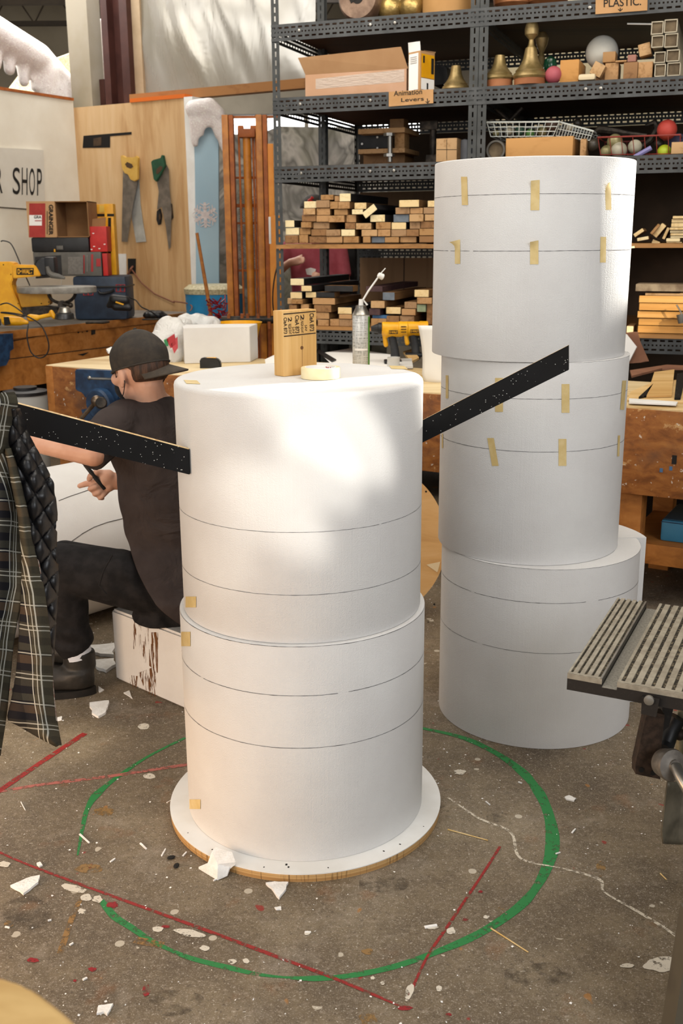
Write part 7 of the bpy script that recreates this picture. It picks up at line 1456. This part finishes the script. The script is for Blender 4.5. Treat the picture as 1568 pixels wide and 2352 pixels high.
mb = MB(); mb.box((xc+.06, 1.85, .03), (.14, .7, .06), None, .005); mb.build('base_rail', mat('foot_brown', '#4a4338'), t)

# ================================================================== near table corner at lower left
zt_ = .9; poly = [fl(x, y, zt_) for x, y in ((-260, 2190), (-40, 2228), (20, 2240), (60, 2254), (105, 2284), (150, 2320), (188, 2356), (215, 2400), (225, 2480))]
t = thing('wooden_table', 'blurred corner of a pale wooden table in the near lower left', 'table', V((-.6, .4, 0)))
mb = MB(); mb.prism(poly+[V((poly[-1].x-.02, .2, zt_)), V((-1.1, .2, zt_)), V((-1.1, poly[0].y, zt_))], UP*-.03); bmesh.ops.bevel(mb.bm, geom=mb.bm.edges[:], offset=.006, segments=2, affect='EDGES'); mb.build('tabletop', wood('table_pine', '#cfae74', '#b8945a', '#dcc08c', axis=0, sc=5, stretch=.2), t)
for x, y in ((-.9, .55), (-.9, .28), (-.55, .28)): mb = MB(); mb.box((x, y, .435), (.05, .05, .87), None, .003); mb.build('leg', PINE, t)

# ================================================================== foam scraps, chips and splinters on the floor
FSC = mat('foam_scrap', '#e4e2de', '#f0efed', 40, rough=.85, bump=(160, .5))
def scrap(label, pts, th=.006, name='foam_scrap', cat='foam scrap', m=FSC, group=None, z=.0008, lift=None):
    P = [fl(x, y, z) for x, y in pts]
    if lift:
        for i, dz in lift.items(): P[i] = at(pts[i][0], pts[i][1], P[i].y+dz[1]); 
    Q = []
    for i, p in enumerate(P):                         # ragged outline
        q = P[(i+1) % len(P)]; Q.append(p)
        for f in (.35, .7): Q.append(p.lerp(q, f)+V((rnd.uniform(-1, 1), rnd.uniform(-1, 1), 0))*(q-p).length*.05)
    mb = MB(); mb.prism(Q, UP*th); return tag(mb.build(name, m, smooth=False), label, cat, group)
scrap('white foam scrap on the floor in front of the plywood base', [(610, 2032), (630, 2029), (662, 2030), (652, 2052), (641, 2067), (628, 2050)])
scrap('large white foam scrap at the left edge of the floor near the red line', [(24, 2038), (60, 2022), (92, 2014), (88, 2030), (70, 2045), (54, 2057)])
scrap('white foam scrap on the floor between the jacket and the foam block', [(206, 1618), (250, 1613), (248, 1628), (241, 1642), (226, 1650), (211, 1642)], .008)
scrap('white foam scrap near the bottom edge of the photo', [(226, 2314), (246, 2311), (260, 2309), (254, 2322), (246, 2334), (238, 2328), (222, 2332)], .005)
scrap('small white foam triangle in front of the drip-stained block', [(284, 1593), (297, 1588), (304, 1606)], .004)
scrap('white foam sliver beside the seated man\'s boot heel', [(226, 1578), (239, 1586), (228, 1592)], .004)
scrap('large white foam sheet scrap behind the seated man\'s boot', [(206, 1488), (262, 1483), (262, 1510), (230, 1508), (210, 1502)], .012)
scrap('crumpled white foam scrap between the boot and the foam block', [(214, 1522), (262, 1518), (266, 1532), (244, 1546), (222, 1538)], .012)
scrap('two-part white foam flake on the floor right of the green line', [(1296, 1833), (1306, 1829), (1323, 1836), (1318, 1842), (1300, 1838)], .004)
scrap('small white foam flake below the front scrap', [(630, 2086), (645, 2084), (646, 2091), (634, 2091)], .003)
scrap('white foam flake beside the left red paint line', [(84, 1985), (92, 1982), (98, 1989), (90, 1993)], .004)
scrap('flat white foam flake left of the jacket hem on the floor', [(132, 1650), (142, 1647), (142, 1655), (130, 1657)], .004)
# scrap leaning on the base plate
zb_ = .0245; q = [fl(468, 1990, .001), fl(457, 1999, .001), fl(500, 2021, .001), fl(506, 2012, .001)]
lean = [(456, 1996, .0), (477, 1987, .012), (486, 1962, .03), (494, 1950, .034), (533, 1962, .034), (541, 1985, .03), (528, 1996, .016), (522, 2012, .004), (499, 2022, .0)]
mb = MB(); Pn = [fl(x, y, z+.001) for x, y, z in lean]; vs = [mb.bm.verts.new(p) for p in Pn]; c_ = mb.bm.verts.new(fl(500, 1985, .028)); vb_ = [mb.bm.verts.new(p+UP*.006) for p in Pn]; cb_ = mb.bm.verts.new(fl(500, 1985, .034))
for i in range(len(vs)):
    j = (i+1) % len(vs); mb.bm.faces.new((vs[j], vs[i], c_)); mb.bm.faces.new((vb_[i], vb_[j], cb_)); mb.bm.faces.new((vs[i], vs[j], vb_[j], vb_[i]))
tag(mb.build('foam_scrap', FSC), 'ragged white foam scrap leaning over the rim of the round plywood base', 'foam scrap')
CHG = 'thin foam slivers on the floor'
for x0, y0, x1, y1, w in ((183, 1917, 205, 1937, 5), (322, 1938, 336, 1951, 5), (371, 1967, 380, 1951, 4), (420, 1967, 428, 1958, 4), (253, 1981, 264, 1973, 4), (1313, 1914, 1321, 1905, 5), (975, 2131, 1003, 2126, 8), (1276, 1962, 1286, 1959, 3), (110, 2116, 118, 2114, 4), (12, 2130, 22, 2132, 4), (48, 1843, 58, 1862, 2), (383, 1845, 392, 1840, 3), (160, 2172, 168, 2167, 5), (190, 2252, 200, 2247, 5), (1115, 1842, 1125, 1850, 3), (1190, 1797, 1198, 1800, 4), (700, 2142, 714, 2142, 4), (490, 2024, 497, 2020, 4)):
    a, b_ = fl(x0, y0, .001), fl(x1, y1, .001); d_ = (b_-a).normalized(); n_ = V((-d_.y, d_.x, 0))*w/2386*2.2/2
    mb = MB(); mb.prism([a+n_, b_+n_*.7, b_-n_*.8, a-n_], UP*.003); tag(mb.build('foam_sliver', FSC, smooth=False), 'thin white foam sliver lying loose on the concrete floor', 'foam sliver', CHG)
for i, (x0, y0, x1, y1) in enumerate(((1127, 2132, 1213, 2187), (1028, 1905, 1120, 1930), (1516, 2006, 1530, 2020))):
    mb = MB(); mb.cyl(fl(x0, y0, .002), fl(x1, y1, .002), .0018, .0014, 6); tag(mb.build('wood_splinter', mat('straw', '#c7a564', '#d4bc8a', 30, rough=.7)), ['straw-coloured splinter crossing the green line at lower right', 'pale splinter on the floor right of the plywood base', 'short yellow splinter near the crack at lower right'][i], 'splinter')
for i, (x, y) in enumerate(((393, 1969), (405, 1988))):
    mb = MB(); c_ = fl(x, y, .004); mb.ball(c_, .009, (1.2, .8, .4), rz(.4+i), 8); tag(mb.build('black_crumb', INK), ['upper of two black crumbs left of the plywood base', 'lower of two black crumbs left of the plywood base'][i], 'crumb')
mb = MB(); cr = random.Random(3)
for i in range(5200):
    x = cr.uniform(-1.6, 1.8); y = cr.uniform(1.35, 5.2)
    if cr.random() > .25+.75*max(0, min(1, .6+noise.noise(V((x*1.6, y*1.6, 3)))*1.5)): continue
    if (x-FX)**2+(y-FY)**2 < .37**2: continue
    s = cr.choice((.0009, .0011, .0014, .0018, .0026)); a = cr.uniform(0, 6.3); e1_, e2_ = V((math.cos(a), math.sin(a), 0))*s, V((-math.sin(a), math.cos(a), 0))*s*cr.uniform(.35, 1); c_ = V((x, y, .0012))
    mb.bm.faces.new([mb.bm.verts.new(c_+q) for q in (-e1_-e2_, e1_-e2_, e1_*.8+e2_+UP*.0012, -e1_+e2_*.7+UP*.0008)])
tag(mb.build('foam_crumbs', FSC, smooth=False, origin=(0, 0, 0)), 'tiny white foam crumbs scattered over the whole concrete floor', 'crumbs', kind='stuff')
# ================================================================== light
w = bpy.data.worlds.new('world'); scn.world = w; w.use_nodes = True
bg = w.node_tree.nodes['Background']; bg.inputs[0].default_value = (.93, .96, 1, 1); bg.inputs[1].default_value = .8
def area(name, loc, target, size, power, color=(1, 1, 1), sy=None):
    l = bpy.data.lights.new(name, 'AREA'); l.energy = power; l.color = color; l.size = size
    if sy: l.shape = 'RECTANGLE'; l.size_y = sy
    o = bpy.data.objects.new(name, l); col.objects.link(o); o.location = loc
    o.rotation_euler = (V(target)-V(loc)).to_track_quat('-Z', 'Y').to_euler(); return o
area('window_light_left', (-3.4, -1.0, 2.5), (-.1, 2.6, .6), 2.6, 78, (1, .9, .77), 2.0)
area('window_light_behind', (2.9, -1.9, 3.0), (.6, 3.1, .9), 3.0, 125, (.95, .97, 1), 2.2)
area('ceiling_light', (0, 2.6, 4.2), (0, 2.6, 0), 4.0, 88, (1, .97, .93), 3.5)
area('ceiling_light_rear', (-1.2, 5.2, 4.1), (-1.6, 7.2, .9), 2.6, 95, (1, .93, .82), 2.0)
area('shelf_light', (1.4, 3.6, 4.1), (1.0, 6.0, 1.6), 2.0, 56, (1, .92, .8), 1.4)
area('far_bay_light', (-2, 10.5, 4.0), (-1.5, 10.2, 0), 4.0, 300, (1, .97, .93), 2.5)
area('far_ceiling_fill', (-3.0, 10.5, 2.6), (-2.5, 11, 4.3), 1.5, 45, (1, .95, .85))  # added fill aimed upward to brighten the far ceiling
area('reflector_lamp', (-1, 14.6, 5.2), (-1, 17.5, 3.0), 5, 1500, (.97, .98, 1), 2)  # added lamp, shines only on the reflector outside the window
area('cream_wall_fill', (1.9, 7.0, 4.2), (1.9, 8.0, 2.6), 1.6, 24, (1, .95, .85), .8)  # added fill aimed at the cream wall behind the shelving
area('sunlit_floor_bounce', (-1.75, 1.75, .3), (-.1, 2.5, .3), 1.0, 17, (1, .62, .33), .5)
def spot(name, loc, target, power, ang, blend, color, sx=1, roll=0):
    l = bpy.data.lights.new(name, 'SPOT'); l.energy = power; l.spot_size = ang; l.spot_blend = blend; l.color = color; l.shadow_soft_size = .03
    o = bpy.data.objects.new(name, l); col.objects.link(o)
    q = (V(target)-V(loc)).to_track_quat('-Z', 'Y').to_matrix().to_4x4()
    o.matrix_world = M.Translation(V(loc)) @ q @ M.Rotation(roll, 4, 'Z') @ M.Diagonal((sx, 1, 1, 1)); return o
def aim(px, py, c=FC, r=.305):
    a, z = cyl_hit(px, py, c, r); return V((c.x+math.cos(a)*r, c.y+math.sin(a)*r, z))
SUNC = (1, .95, .86); L0 = V((1.9, -1.9, 3.3))
spot('sun_patch_upper', L0, aim(765, 965), 800, R(2.0), .45, SUNC, 2.6, R(-40))
spot('sun_patch_middle', L0, aim(742, 1075), 560, R(1.6), .5, SUNC, 2.0, R(-45))
spot('sun_patch_lower', L0, aim(630, 1170), 650, R(1.5), .6, SUNC, 2.8, R(-50))
spot('sun_patch_streak', L0, aim(510, 1285), 300, R(1.2), .8, SUNC, 1.8, R(-80))
spot('sun_strip_rear', V((3.46, 4.52, 2.7)), V((RC1.x+.27, RC1.y-.05, 1.56)), 2000, R(9), .6, SUNC)
spot('sun_on_planks', V((3.6, 2.0, 2.6)), S(1512, 690, -.03), 900, R(3.6), .3, (1, .9, .7), 1.7, R(30))
spot('sun_on_floor', V((-3.2, -1.0, 3.2)), fl(62, 1712), 600, R(2.6), .5, (1, .86, .62), 2.2, R(20))
spot('sun_top_front', L0, V((.08, 2.62, 1.17)), 120, R(2.2), .9, SUNC, 2.4, 0)
scn.view_settings.view_transform = 'Standard'; scn.view_settings.look = 'None'; scn.view_settings.exposure = 0; scn.view_settings.gamma = 1
